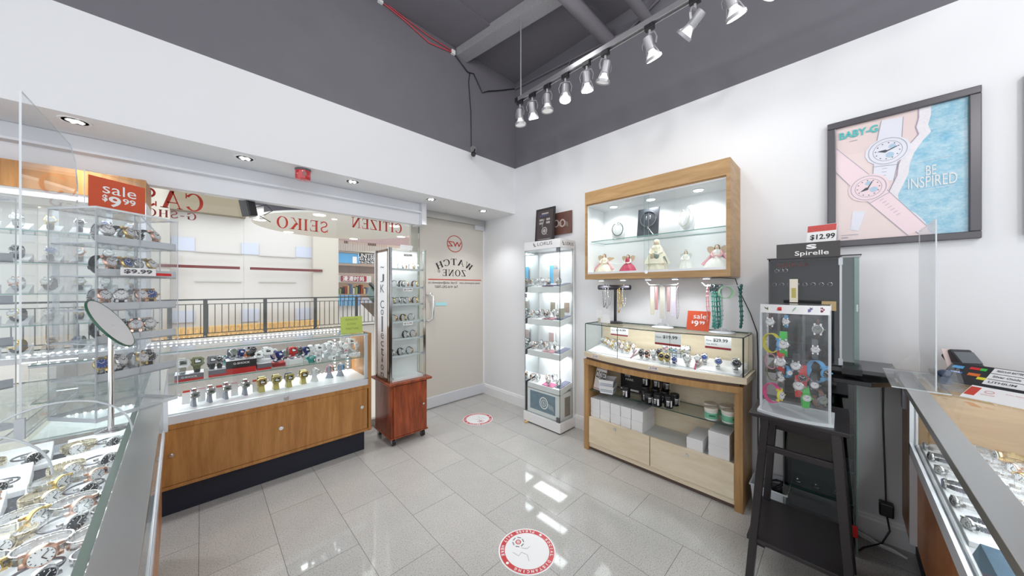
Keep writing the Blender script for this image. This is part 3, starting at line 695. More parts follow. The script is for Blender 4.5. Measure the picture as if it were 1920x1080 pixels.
def watch(loc, rot=(0, 0, 0), strap='rubber', sm=None, cm=None, dm=None, case='round', label='', group=None, ry=.026, rz=.030, w=.02, r=.019, th=.008, stand=None, stm=None, s=1.0, cat='watch', name='wristwatch', q=None):
    sm = sm or BRES; cm = cm or STEEL; dm = dm or DIALW
    t = bpy.data.objects.new(name, None); COL.objects.link(t); t.empty_display_size = .02; t.location = loc; t.scale = (s, s, s)
    if q is not None: t.rotation_euler = q
    else: t.rotation_euler = rot
    tag(t, label, cat, group)
    def get(key, fn, mats):
        k = key+tuple(x.name for x in mats)
        if k not in MCACHE: MCACHE[k] = fn().mesh(key[0], mats)
        return MCACHE[k]
    sp = link('strap' if strap != 'link' else 'bracelet', get(('strap', strap, ry, rz, w), lambda: strap_mesh(strap, ry, rz, w), [sm]), t)
    c = link('case', get(('case', case, ry, r, th), lambda: case_mesh(case, ry, r, th), [cm]), t)
    mk = INK if dm in (DIALW, DIALG) else CARD
    link('dial', get(('dial', case, ry, r, th), lambda: dial_mesh(case, ry, r, th), [dm, mk]), c)
    if stand == 'cuff': link('cuff', get(('cuff', w, ry, rz), lambda: cuff_mesh(w, ry, rz), [stm or FROST]), t)
    if stand == 'stand': link('stand', get(('stand', w, ry, rz), lambda: stand_mesh(w, ry, rz), [stm or GREYPAD]), t)
    if stand == 'cushion': link('cushion', get(('cushion', w, ry, rz), lambda: cushion_mesh(w, ry, rz), [stm or PADW]), t)
    return t

# ================================================================== SHOWCASE UNDER THE WINDOW (x -0.62..1.04, y 2.82..3.27)
t = thing('display_counter', 'honey wood display counter with lit glass top case under the shop window', 'display counter', (.2, 3.05, 0))
CX0, CX1, CY0, CY1 = -.62, 1.045, 2.82, 3.26
m = MB(); m.box(CX0, CX1-.03, CY0+.07, CY1-.02, 0, .185); part('kick_base', m, KICK, t)
m = MB(); m.box(CX0, CX1, CY0+.012, CY1, .185, .21); m.box(CX0, CX1, CY0+.012, CY1, .545, .575); m.box(CX0, CX0+.02, CY0, CY1, .185, .575); m.box(CX0, CX1, CY1-.02, CY1, .2, .57)
m.box(CX0, CX1, CY0-.004, CY0+.012, .545, .575); m.box(CX0, CX1, CY0-.004, CY0+.012, .185, .205)
part('cabinet_body', m, OAK, t)
for i, (a, b, kx, kz) in enumerate(((-.60, .446, .413, .388), (.446, CX1-.03, .972, .395))):
    m = MB(); y = CY0+.002*(1-i); m.box(a, b, y+(.0 if i else .0), y+.016, .207, .543)
    dd = part('sliding_door', m, OAK, t)
    for kk in ((kx,) if i else (kx, -.131)):
        m = MB(); m.cyl((kk, y, kz), (kk, y-.006, kz), .0135, 20); m.cyl((kk, y-.006, kz), (kk, y-.010, kz), .008, 16); m.box(kk-.001, kk+.001, y-.011, y-.009, kz-.005, kz+.005); part('lock', m, CHROME, dd)
m = MB(); m.box(CX1-.022, CX1, CY0-.012, CY1, .185, 1.015); part('end_panel', m, OAK, t)
m = MB(); m.box(CX0, CX1-.022, CY0-.002, CY1, .575, .625); part('deck_band', m, ALUW, t)
m = MB(); m.box(CX0, CX1-.022, CY0+.02, CY1-.01, .625, .632); part('deck', m, WHITE, t)
m = MB(); m.cyl((.444, CY0-.002, .597), (.444, CY0-.014, .597), .013, 16); m.box(.43, .458, CY0-.008, CY0, .585, .609); part('showcase_lock', m, CHROME, t)
m = MB(); m.box(CX0, CX1-.022, CY0, CY1, 1.008, 1.014, edge=1); part('glass_top', m, [GLASS, GEDGE], t)
m = MB(); m.box(CX0, .46, CY0+.012, CY0+.017, .60, 1.008, edge=1); m.box(.44, CX1-.022, CY0+.004, CY0+.009, .60, 1.008, edge=1); part('sliding_glass', m, [GLASS, AEDGE], t)
m = MB(); m.box(CX0, CX1-.03, CY0+.03, CY1-.06, .808, .814, edge=1); part('glass_shelf', m, [GLASS, GEDGE], t)
m = MB(); m.box(CX0, CX1-.022, CY1-.006, CY1, .625, 1.008, edge=1); part('back_glass', m, [glassmat('bronze_back_glass', (.72, .70, .70)), AEDGE], t)
m = MB(); m.box(CX1-.05, CX1-.022, CY0+.005, CY0+.018, .632, 1.008); m.box(CX0, CX1-.022, CY0-.001, CY0+.016, .998, 1.008); part('frame', m, ALUW, t)
def led_strip(par, x0, x1, y, z, axis='x', pitch=.028, rr=.006, nm='led_strip'):
    m = MB(); m.m = 0
    n = int(abs(x1-x0)/pitch)
    for i in range(n+1):
        a = x0+(x1-x0)*i/n
        if axis == 'x': m.ball((a, y, z), (rr, rr*.8, rr*.8), 8, 6)
        else: m.ball((y, z, a), (rr, rr, rr), 8, 6)
    return part(nm, m, LED, par)
m = MB(); m.box(CX0, .93, CY1-.075, CY1-.05, 1.014, 1.020); part('led_rail', m, ALUW, t)
m = MB(); m.box(CX0, .93, CY1-.09, CY1-.045, .985, .991); part('led_rail', m, ALUW, t)
led_strip(t, CX0+.02, .92, CY1-.068, 1.024)
led_strip(t, CX0+.02, CX1-.08, CY1-.05, .64, pitch=.03)
led_strip(t, .66, .98, CX1-.06, CY1-.03, 'z')
led_strip(t, .66, .98, CX1-.17, CY1-.03, 'z')
light('AREA', 'counter_led_light', (.2, CY1-.07, .98), 3.5, 1.5, (R(-25), 0, 0), (.9, .95, 1), sy=.03)
light('AREA', 'counter_led_light', (.2, CY1-.07, .80), 2.2, 1.5, (R(-20), 0, 0), (.9, .95, 1), sy=.03)
# small brand card in the back corner and on top
m = MB(); m.box(.90, .995, CY1-.10, CY1-.096, .915, .975); k = solo('brand_card', m, CARD, 'small white card with blue lettering in the corner of the window counter', 'card')
m = MB(); text(m, 'CASIO', (.947, CY1-.10, .955), .08, .016, Xp, Zp, bold=.02, out=(0, -.001, 0)); part('lettering', m, BLUE, k)
# green notice standing on the glass top
gx0, gx1 = .832, 1.005
m = MB(); m.M = Matrix.Translation((0, 2.90, 1.015)) @ Matrix.Rotation(R(-6), 4, 'X'); m.box(gx0, gx1, 0, .003, 0, .143)
k = solo('notice_board', m, pbr('lime_green_card', rgb(178, 196, 92), .5), 'lime green notice with faint backward letters standing on the window counter', 'notice')
m = MB(); m.M = Matrix.Translation((0, 2.90, 1.015)) @ Matrix.Rotation(R(-6), 4, 'X')
for s_, z in (('WE CHANGE', .118), ('WATCH', .08), ('BATTERY', .04)): text(m, s_, ((gx0+gx1)/2, -.0005, z), .1 if len(s_) > 5 else .07, .018, -Xp, Zp, out=(0, -.0005, 0))
part('lettering', m, pbr('faint_olive_ink', rgb(135, 150, 70), .6), k)

# plinth boxes on the upper shelf
SZ = .8145
def plinth(u0, u1, y0, y1, h, mats, label, txt=None, rz=0, tcol=None, base=None):
    base = SZ if base is None else base
    a = P(u0, 700, 'y', y0).x; b = P(u1, 700, 'y', y0).x
    c = ((a+b)/2, (y0+y1)/2, base)
    th = thing('plinth_box', label, 'display box', c, rz)
    hw, hd = (b-a)/2, (y1-y0)/2
    m = MB(); m.m = 0; m.box(-hw, hw, -hd, hd, 0, h*.35); m.m = 1; m.box(-hw, hw, -hd-.001, hd, h*.35, h); m.m = 2; m.box(-hw, hw, -hd, hd, h, h+.001)
    part('box', m, mats, th, world=False, bevel=.0008)
    if txt:
        m = MB(); text(m, txt, (0, -hd-.0015, h*.62), hw*1.1, h*.28, Xp, Zp, bold=.02); part('lettering', m, tcol or CARD, th, world=False)
    return th
GBX = pbr('grey_box', rgb(120, 115, 125), .5); LGX = pbr('light_box_top', rgb(225, 222, 228), .4)
plinth(327, 382, 2.865, 2.98, .042, [REDP, GBX, LGX], 'grey box with white lettering and red ends at the left of the glass shelf', 'G-SHOCK')
plinth(391, 424, 2.875, 2.99, .045, [REDP, GBX, LGX], 'grey and red box left of the black lettered box on the glass shelf')
plinth(424, 480, 2.875, 2.97, .040, [REDP, REDP, REDP], 'red box under the black lettered box on the glass shelf')
plinth(424, 481, 2.868, 2.985, .050, [BLACKP, BLACKP, LGX], 'black box with white lettering standing on the red box', 'G-SHOCK', base=SZ+.0415)
plinth(482, 509, 2.88, 2.99, .045, [REDP, GBX, LGX], 'grey and red box right of the black lettered box on the glass shelf')
plinth(511, 535, 2.92, 3.02, .024, [DRED, DRED, REDP], 'low dark red box beside the sliding glass seam')
plinth(536, 568, 2.93, 3.03, .036, [CARD, CARD, LGX], 'white box behind the teal watch on the glass shelf')
LG_ = 'watches on the glass shelf of the window counter'
def up(u, v, y, zb, **k):
    """watch standing on something at height zb; u gives its place along the counter"""
    p = P(u, v, 'y', y); rz = k.get('rz', .03); st = k.get('stand')
    off = rz+.006 if st != 'stand' else rz+.036
    yaw = k.pop('yaw', 0); tl = k.pop('tilt', -.7); s = k.get('s', 1)
    return watch((p.x, y, zb+off*s), rot=(R(-24) if st == 'cuff' else 0, 0, yaw), **k) if not k.get('free') else None
shelf = [ # u, y, base z, strap, case mat, dial, case kind, scale, yaw, label
 (341, 2.91, SZ+.043, BEIGE, STEEL, DIALG, 'digital', 1.15, .15, 'beige strapped digital watch at the left end of the glass shelf'),
 (369, 2.92, SZ+.043, OLIVE, OLIVE, DIALB, 'digital', 1.15, .1, 'olive green digital watch on a black stand, next to the beige one'),
 (396, 2.94, SZ+.046, BRES, DSTEEL, DIALB, 'digital', 1.0, .2, 'black digital watch on the grey and red box, left of its twin'),
 (412, 2.94, SZ+.046, BRES, STEEL, DIALB, 'round', 1.0, -.1, 'black watch with bright rim on the grey and red box'),
 (425, 3.03, SZ+.03, TEAL, DSTEEL, DIALBL, 'round', .95, .2, 'dark teal watch behind the black lettered box'),
 (434, 2.94, SZ+.092, GRES, STEEL, DIALG, 'round', .95, .3, 'grey green watch at the left end of the black lettered box'),
 (443, 3.02, SZ+.055, BEIGE, STEEL, DIALW, 'round', .95, .0, 'pale silver watch behind the black lettered box'),
 (451, 2.95, SZ+.092, DBLUE, DBLUE, DIALBL, 'digital', .75, .2, 'small royal blue watch on the black lettered box'),
 (462, 3.03, SZ+.075, GRES, STEEL, DIALW, 'round', 1.05, .1, 'silver faced watch standing tallest behind the black lettered box'),
 (463, 2.90, SZ+.092, ORANGE, BRES, DIALB, 'round', .6, .4, 'tiny orange and black watch on the front of the black lettered box'),
 (471, 2.97, SZ+.092, BRES, DSTEEL, DIALB, 'round', .9, .3, 'dark watch at the right end of the black lettered box'),
 (517, 2.96, SZ+.026, DBLUE, DBLUE, DIALBL, 'digital', 1.0, .6, 'navy blue watch on the low dark red box'),
 (532, 3.04, SZ+.01, GRES, STEEL, DIALG, 'round', 1.1, .1, 'grey watch with pale rim left of the red watch'),
 (545, 2.99, SZ+.037, REDP, REDP, DIALB, 'digital', 1.05, .3, 'bright red watch on the white box'),
 (559, 3.0, SZ+.037, GRES, DSTEEL, DIALB, 'round', .95, .2, 'dark grey watch right of the red one'),
 (569, 2.98, SZ+.037, DBLUE, DBLUE, DIALB, 'digital', .95, .5, 'dark blue watch at the right end of the white box')]
for u, y, zb, a, b, c_, kd, s, yw, lab in shelf:
    up(u, 680, y, zb, sm=a, cm=b, dm=c_, case=kd, s=s*1.27, yaw=yw, label=lab, group=LG_, stand='cuff', stm=BLACKP if a in (OLIVE, BRES) else FROST, strap='rubber')
# teal watch lying in front
p = P(582, 677, 'y', 2.9)
watch((p.x, 2.9, SZ+.026), rot=(0, R(70), .5), sm=TEAL, cm=TEAL, dm=DIALB, case='digital', s=1.1, label='teal and black watch with a fan of straps lying at the shelf edge', group=LG_, stand='cuff', w=.03)
# white sneaker-shaped stand with white watches
for i, (u, s) in enumerate(((488, 1.0), (498, 1.25), (507, 1.0))):
    up(u, 665, 2.95+.03*i, SZ+.047, sm=WRES, cm=WRES, dm=DIALW, case='digital', s=s*1.2, yaw=.5*i-.3, label='white resin watch of the trio by the lettered box, %s' % ('left of the three', 'tallest of the three', 'right of the three')[i], group='white resin watches', stand='cuff')
p = P(495, 672, 'y', 2.93)
m = MB(); m.ball((p.x, 2.93, SZ+.062), (.045, .02, .016), 16, 8); m.box(p.x-.045, p.x+.05, 2.912, 2.945, SZ+.047, SZ+.056); solo('watch_stand', m, WRES, 'rounded white holder at the foot of the three white watches', 'watch stand')
whites = [(581, 3.04, .03, 1.1), (595, 3.02, .03, 1.1), (611, 3.03, .03, 1.15), (618, 3.1, .045, 1.0), (624, 2.98, .02, 1.05), (637, 3.04, .035, 1.1), (647, 3.0, .02, 1.1), (655, 3.07, .045, 1.15), (664, 2.99, .02, 1.1)]
names9 = ['first', 'second', 'third', 'fourth', 'fifth', 'sixth', 'seventh', 'eighth', 'last']
for i, (u, y, dz, s) in enumerate(whites):
    xx = P(u, 670, 'y', y).x
    m = MB(); m.box(xx-.022, xx+.022, y-.03, y+.03, SZ, SZ+dz); solo('acrylic_block', m, FROST, 'white block under the %s white watch of the right-end row' % names9[i], 'display block', 'white blocks on the glass shelf')
    up(u, 670, y, SZ+dz, sm=WRES if i % 3 else PINK if i == 6 else WRES, cm=WRES, dm=DIALW, case='digital' if i % 2 else 'round', s=s*1.2, yaw=.25*(i % 3)-.1, label='white watch, %s from the left in the right-end row' % names9[i], group='white watches at the right end', stand='cuff', stm=WRES)
for i, u in enumerate((596, 622, 645, 661, 668)):
    xx = P(u, 685, 'y', 2.88).x
    watch((xx, 2.885, SZ+.021), rot=(0, R(80), .3*i), sm=WRES, cm=WRES, dm=DIALW, s=.85, case='digital', label='small white watch lying before the white row, %s from the left' % names9[i], group='white watches lying at the shelf edge')
# lower deck
DZ = .632
low = [(363, 2.94, STEEL, STEEL, DIALG, 'digital', 'link', 'stand', 'steel digital watch on grey stand, first from the left on the lower deck'),
       (393, 2.97, STEEL, STEEL, DIALG, 'digital', 'link', 'stand', 'steel digital watch on grey stand, second from the left on the lower deck'),
       (423, 2.98, STEEL, STEEL, DIALG, 'digital', 'link', 'stand', 'steel digital watch on grey stand, third from the left on the lower deck'),
       (454+5, 2.99, STEEL, STEEL, DIALG, 'digital', 'link', 'stand', 'steel digital watch on grey stand, fourth from the left on the lower deck')]
for u, y, a, b, c_, kd, st, sd, lab in low:
    up(u, 745, y, DZ, sm=a, cm=b, dm=c_, case=kd, strap=st, stand=sd, stm=GREYPAD, s=1.22, yaw=.25, label=lab, group='steel digital watches on grey stands', w=.017, rz=.028, ry=.022, r=.016)
for i, (u, y, a, b, lab) in enumerate(((490, 3.0, KHAKI, GOLD, 'gold and khaki digital watch with black top, leftmost of the gold ones'), (517, 3.0, KHAKI, KHAKI, 'plain khaki gold watch behind the sliding glass seam'), (541, 3.0, GRES, KHAKI, 'grey watch with gold rim on the lower deck'), (568, 3.02, KHAKI, GOLD, 'gold and black watch, rightmost of the gold ones'))):
    up(u, 735, y, DZ, sm=a, cm=b, dm=DIALB, case='digital', strap='rubber', stand='stand', stm=KHAKI, s=1.25, yaw=.1, label=lab, group='gold digital watches on the lower deck', w=.032, rz=.026, ry=.022, r=.021)
for i, (u, y, a, b, lab) in enumerate(((590, 3.02, WRES, STEEL, 'small white watch on the lower deck beside the gold ones'), (618, 3.04, PINK, ROSE, 'pink strapped watch on a dark grey stand on the lower deck'), (638, 3.05, WRES, SKYB, 'pale blue and white watch on a dark grey stand on the lower deck'))):
    up(u, 725, y, DZ, sm=a, cm=b, dm=DIALB if i else DIALW, case='round', strap='rubber', stand='stand', stm=GREYPAD if i else PADW, s=1.2, yaw=.9, label=lab, group='single watches on the lower deck', w=.016, rz=.028, ry=.02, r=.016)
for i, u in enumerate((349, 378, 412, 440, 480)):
    p = P(u, 728, 'y', 3.02); m = MB(); m.M = Matrix.Translation((p.x, 3.02, DZ)) @ Matrix.Rotation(R(-20), 4, 'X'); m.box(-.02, .02, 0, .001, 0, .1 if i % 2 else .09); m.m = 1; m.box(-.018, .018, -.0008, 0, .085 if i % 2 else .075, .088)
    solo('price_tag', m, [CARD, RED], 'small white price card behind the steel watches, %s from left' % names9[i], 'price tag', 'price cards on the lower deck')

# ================================================================== REVOLVING TOWER WITH VERTICAL LETTERING
JX, JY = 1.19, 2.742; JW, JD = .345, .36
t = thing('watch_tower', 'tall clear display tower with chrome corner posts on a cherry wood cabinet with castors', 'display tower', (JX+JW/2, JY+JD/2, 0))
m = MB(); m.box(JX, JX+JW, JY, JY+JD, .075, .54); part('cabinet', m, CHERRY, t, bevel=.003)
m = MB(); m.box(JX-.03, JX+JW+.04, JY-.03, JY+JD+.03, .54, .562); part('cabinet_top', m, CHERRY, t, bevel=.006)
m = MB(); m.box(JX-.008, JX+JW+.008, JY-.008, JY+JD+.008, .068, .08); part('plinth', m, CHERRY, t)
m = MB(); m.box(JX+.018, JX+JW-.01, JY-.014, JY-.001, .085, .533); dr = part('door', m, CHERRY, t, bevel=.002)
m = MB(); m.ball((JX+JW-.05, JY-.028, .325), .011, 12, 8); m.cyl((JX+JW-.05, JY-.014, .325), (JX+JW-.05, JY-.022, .325), .005, 10); part('knob', m, STEEL, dr)
for a, b in ((.03, .03), (JW-.03, .03), (.03, JD-.03), (JW-.03, JD-.03)):
    x, y = JX+a, JY+b
    m = MB(); m.cyl((x-.012, y, .03), (x+.012, y, .03), .03, 20); cs = part('castor', m, BLACKP, t)
    m = MB(); m.cyl((x-.0135, y, .03), (x+.0135, y, .03), .014, 14); m.prism([(-.02, .068), (.02, .068), (.012, .025), (-.012, .025)], (x+.014, y, 0), Yp, Zp, .002); m.prism([(-.02, .068), (.02, .068), (.012, .025), (-.012, .025)], (x-.016, y, 0), Yp, Zp, .002); part('fork', m, STEEL, cs)
TX0, TX1, TY0, TY1, T0, T1 = JX-.005, JX+JW+.005, JY+.03, JY+JD+.01, .562, 1.76
for nm, x, y in (('a', TX0, TY0), ('b', TX1, TY0), ('c', TX0, TY1), ('d', TX1, TY1)):
    m = MB(); sx = 1 if x == TX0 else -1; sy = 1 if y == TY0 else -1
    m.box(min(x, x+sx*.026), max(x, x+sx*.026), min(y, y+sy*.004), max(y, y+sy*.004), T0, T1); m.box(min(x, x+sx*.004), max(x, x+sx*.004), min(y, y+sy*.03), max(y, y+sy*.03), T0, T1)
    part('corner_post', m, CHROME, t)
m = MB(); m.box(TX0+.006, TX1-.006, TY0+.004, TY0+.008, T0+.01, T1-.01, edge=1); part('glass_door', m, [GLASS, AEDGE], t)
m = MB(); m.box(TX1-.006, TX1-.002, TY0+.01, TY1-.01, T0+.01, T1-.01, edge=1); part('side_glass', m, [GLASS, AEDGE], t)
m = MB(); m.box(TX0+.01, TX1-.01, TY0+.15, TY0+.158, T0+.005, T1-.005); part('white_back_panel', m, WHITE, t)
m = MB(); m.box(TX0+.01, TX1-.01, TY0+.004, TY1, T0, T0+.012); part('floor_panel', m, WHITE, t)
m = MB(); m.box(TX0+.05, TX1-.1, TY0+.02, TY0+.12, T0+.012, T0+.03); part('riser', m, WHITE, t)
m = MB(); m.box(TX0+.004, TX0+.014, TY0+.05, TY1-.07, T0+.02, T1-.02); sp = part('sign_panel', m, WHITE, t)
m = MB(); m.box(TX0+.002, TX0+.012, TY0+.034, TY0+.05, T0+.01, T1-.01); m.box(TX0+.002, TX0+.012, TY1-.07, TY1-.05, T0+.01, T1-.01); m.box(TX0+.002, TX0+.012, TY0+.03, TY1-.05, T0+.0, T0+.03); m.box(TX0+.002, TX0+.012, TY0+.03, TY1-.05, T1-.03, T1-.01); part('sign_frame', m, pbr('bronze_frame', rgb(120, 95, 80), .2, .7), t)
m = MB(); yc = (TY0+TY1)/2-.01; z = T1-.27
for ch in 'JK Collection':
    if ch != ' ': text(m, ch, (TX0+.004, yc, z), .085 if ch in 'JKC' else (.03 if ch in 'li' else .065), .072 if ch in 'JKClt' else .05, -Yp, Zp, out=(-.001, 0, 0))
    z -= .095 if ch in 'JK' else .072 if ch != ' ' else .05
text(m, '~', (TX0+.004, yc, T1-.17), .08, .015, -Yp, Zp, out=(-.001, 0, 0))
part('lettering', m, INKG, sp)
jz = [1.568, 1.40, 1.246, 1.087, .929, .775]
for z in jz:
    m = MB(); m.box(TX0+.012, TX1-.012, TY0+.03, TY0+.15, z-.004, z, edge=1); m.m = 1; m.box(TX0+.012, TX1-.012, TY0+.028, TY0+.031, z-.006, z+.012); part('shelf', m, [GLASS, FROST], t)
m = MB(); m.prism([(-.06, 0), (.06, 0), (.075, .04), (.06, .045), (-.05, .045)], (TX0+.2, TY0+.1, T1), Xp, Zp, .004); part('top_tab', m, CARD, t)
m = MB(); m.cyl((TX1-.03, TY0-.006, 1.2), (TX1-.03, TY0+.004, 1.2), .01, 12); part('lock', m, CHROME, t)
for z in (1.70, 1.385, 1.075):
    m = MB(); zz = z; m.box(1.315, 1.405, TY0-.001, TY0+.001, zz-.014, zz+.014); c_ = solo('price_sticker', m, CARD, 'small 12.99 price sticker on the tower door, ' + ('topmost' if z > 1.6 else 'middle' if z > 1.3 else 'lowest')+' of three', 'price sticker', 'price stickers on the tower')
    m = MB(); text(m, '$12.99', (1.36, TY0-.001, zz), .075, .016, Xp, Zp, bold=.02, out=(0, -.001, 0)); part('lettering', m, INK, c_)
light('AREA', 'added_tower_fill', (1.36, 2.83, 1.745), 1.6, .25, (0, 0, 0), sy=.1)  # fill added inside the tower, which has no lamp of its own
rows = [(1.568, [.40, .5, .8, .95], True), (1.40, [.2, .44, .56, .92], False), (1.246, [.12, .3, .48, .64, .93], False), (1.087, [.16, .5, .78], False), (.929, [.58, .86], False), (.775, [.07, .40, .72], False)]
rn = ['top', 'second', 'third', 'fourth', 'fifth', 'lowest']
for ri, (z, fr, light_) in enumerate(rows):
    for i, f in enumerate(fr):
        k = (ri*3+i) % 4
        watch((TX0+.03+f*(JW-.07), TY0+.085, z+.033), rot=(R(-8), 0, R(35+20*((i+ri) % 2))), strap='rubber' if not light_ else 'link', sm=STEEL if light_ else [BRES, BRES, BROWN, BRES][k], cm=[STEEL, ROSE, GOLD, STEEL][k], dm=[DIALW, DIALB, DIALW, DIALW][k],
              label='%s watch on the %s shelf of the lettered tower, %s from left' % ('silver' if light_ else ['black strapped', 'black and rose', 'brown strapped', 'black strapped'][k], rn[ri], names9[i]), group='watches in the lettered tower', w=.018, r=.018, ry=.023, rz=.031, s=1.15)

# ================================================================== WHITE LIT GLASS TOWER (x 2.45..2.70, y 1.885..2.345)
LX0, LX1, LY0, LY1 = 2.455, 2.695, 1.875, 2.335
t = thing('glass_showcase', 'tall narrow white lit glass showcase against the right wall', 'showcase', ((LX0+LX1)/2, (LY0+LY1)/2, 0))
m = MB(); m.box(LX0-.01, LX1+.005, LY0-.012, LY1+.01, .012, .105); part('plinth', m, WHITE, t, bevel=.002)
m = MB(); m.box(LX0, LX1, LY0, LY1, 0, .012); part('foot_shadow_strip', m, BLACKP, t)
m = MB(); m.box(LX0-.045, LX0-.012, LY1-.06, LY1-.03, 0, .014); solo('wedge', m, pbr('raw_wood', rgb(210, 180, 130), .7), 'small wooden wedge under the edge of the white glass showcase', 'wedge')
m = MB(); m.box(LX0-.008, LX1, LY0-.008, LY1+.005, 1.79, 1.875); hd = part('header', m, WHITE, t, bevel=.002)
m = MB(); text(m, 'LORUS', (LX0-.008, 2.055, 1.842), .19, .034, -Yp, Zp, bold=.0, out=(-.001, 0, 0)); text(m, 'LORUS', (2.60, LY0-.008, 1.835), .13, .03, Xp, Zp, out=(0, -.001, 0))
for c_, xd, o_ in (((LX0-.009, 2.19, 1.842), -Yp, (-.001, 0, 0)), ((2.50, LY0-.009, 1.838), Xp, (0, -.001, 0))):
    c_ = Vector(c_)+Vector(o_)*.5
    for A, Bq in (((-.02, -.005), (.0, .022)), ((-.005, -.022), (.022, .004))):
        pts = [(A[0], A[1]), (Bq[0], A[1]-.0), (Bq[0], A[1]+.008), (A[0]+.009, A[1]+.009), (A[0]+.009, Bq[1]), (A[0], Bq[1]-.006)]
        m.add([c_+xd*a*.8+Zp*b for a, b in pts], [(0, 1, 2, 3), (0, 3, 4, 5)])
part('logo', m, INKG, hd)
m = MB(); m.box(LX1-.008, LX1, LY0, LY1, .105, 1.79); part('back_panel', m, WHITE, t)
m = MB(); m.box(LX1-.03, LX1+.002, LY0-.006, LY0+.012, .105, 1.79); part('back_post', m, WHITE, t)
m = MB(); m.box(LX0+.004, LX1-.03, LY1-.006, LY1, .105, 1.79); part('mirror_side', m, pbr('mirror_side', (.72, .76, .76), .03, 1), t)
m = MB(); m.box(LX0, LX0+.005, LY0+.002, LY1-.002, .11, 1.79, edge=1); dr = part('glass_door', m, [GLASS, DEDGE], t)
for hz in (1.7675, .13):
    m = MB(); m.box(LX0-.004, LX0+.009, LY0+.001, LY0+.04, hz-.022, hz+.022); part('hinge', m, DSTEEL, dr)
m = MB(); m.box(LX0-.006, LX0+.009, LY1-.025, LY1-.003, 1.30, 1.34); part('door_lock', m, DSTEEL, dr)
m = MB(); m.box(LX0+.006, LX1-.03, LY0, LY0+.005, .11, 1.79, edge=1); part('side_glass', m, [GLASS, DEDGE], t)
m = MB(); m.box(LX0+.02, LX1-.01, LY0+.02, LY1-.02, .11, .36); part('inner_cabinet', m, WHITE, t)
shz = [(1.40, 'top'), (1.068, 'second'), (.74, 'third'), (.40, 'lowest')]
pr_ = [rgb(90, 60, 90), rgb(160, 110, 120), rgb(200, 150, 160), rgb(205, 110, 150)]
for i, (z, nm) in enumerate(shz):
    m = MB(); m.prism([(LX0+.02, z-.045), (LX0+.02, z+.012), (LX1-.01, z+.05), (LX1-.01, z-.0), (LX0+.03, z-.048)][::-1], (0, LY0+.02, 0), Xp, Zp, -(LY1-LY0-.04))
    sh = part('sloped_shelf', m, WHITE, t)
    m = MB(); m.M = Matrix.Translation((LX0+.02, 0, z+.012)) @ Matrix.Rotation(-math.atan2(.038, .21), 4, 'Y')
    m.box(.01, .09, LY0+.11, LY0+.25, .0005, .006); part('pink_tray', m, pbr('pink_tray', pr_[i], .5), sh)
    m = MB(); m.M = Matrix.Translation((LX0+.02, 0, z+.012)) @ Matrix.Rotation(-math.atan2(.038, .21), 4, 'Y')
    m.box(.03, .2, LY0+.026, LY0+.10, .0005, .005); part('dark_tray', m, pbr('slate_tray', rgb(120, 122, 145), .5), sh)
    light('AREA', 'showcase_light', (2.58, 2.1, (z+.3 if i else 1.775)), 1.3, .15, color=(.93, .97, 1), sy=.35)
# picture panels in the base
m = MB(); m.box(LX0+.0185, LX0+.02, P(1041, 760, 'x', 2.4735).y, P(994, 760, 'x', 2.4735).y, .15, .335); pnl = part('picture_panel', m, pbr('blue_grey_picture', rgb(120, 140, 155), .3, noise=.35, nscale=25), t)
m = MB(); c_ = Vector((LX0+.0175, LY0+.215, .24))
m.ribbon([(c_.x, c_.y+.05*math.cos(a/20*2*PI), c_.z+.055*math.sin(a/20*2*PI)) for a in range(20)], .001, .012, (1, 0, 0))
m.ribbon([(c_.x, c_.y+.03*math.cos(a/16*2*PI), c_.z+.033*math.sin(a/16*2*PI)) for a in range(16)], .001, .006, (1, 0, 0))
for k in range(8): a = k*PI/4; m.beam(c_, c_+Vector((0, .03*math.cos(a), .033*math.sin(a))), .001, .006, (1, 0, 0))
for k in range(5): m.beam((c_.x, LY0+.145-.014*k, .20-.003*k), (c_.x, LY0+.155-.014*k, .25-.004*k), .001, .007, (1, 0, 0))
part('printed_watch', m, CARD, pnl)
m = MB(); m.box(2.56, 2.65, LY0+.0185, LY0+.02, .13, .32); part('picture_panel', m, pbr('brown_picture', rgb(140, 125, 115), .3, noise=.4, nscale=30), t)
# cards, prints and watches on the shelves
m = MB(); m.M = Matrix.Translation((LX1-.02, LY0+.25, 1.44)); m.box(-.002, 0, -.05, .05, 0, .2); k = solo('display_card', m, pbr('sky_photo', rgb(110, 185, 225), .4), 'blue photo card with a figure on the top shelf of the white showcase', 'card')
m = MB(); m.M = Matrix.Translation((LX1-.024, LY0+.23, 1.44)); m.box(0, .001, -.05, .02, .0, .16); m.ball((0, -.01, .19), (.001, .022, .03), 12, 8); part('figure_print', m, pbr('figure_tone', rgb(190, 175, 170), .5), k)
for i, (z, y, c_, lab) in enumerate(((1.10, .25, rgb(150, 140, 125), 'brown photo card on the second shelf of the white showcase'), (.775, .27, rgb(185, 160, 158), 'rose photo card on the third shelf of the white showcase'), (1.10, .07, rgb(170, 150, 135), 'tan photo card at the right of the second shelf of the white showcase'))):
    m = MB(); m.box(LX1-.022, LX1-.02, LY0+y-.045, LY0+y+.045, z, z+.18); k = solo('display_card', m, CARD, lab, 'card'); m = MB(); m.box(LX1-.0235, LX1-.022, LY0+y-.025, LY0+y+.04, z+.05, z+.15); part('print', m, pbr('card_print', c_, .5, noise=.3, nscale=40), k)
m = MB(); m.box(LX0+.05, LX0+.11, LY0+.025, LY0+.05, 1.11, 1.2); solo('box', m, pbr('olive_beige_card', rgb(185, 180, 160), .6), 'small olive beige box at the corner of the second showcase shelf', 'box')
nn = 0
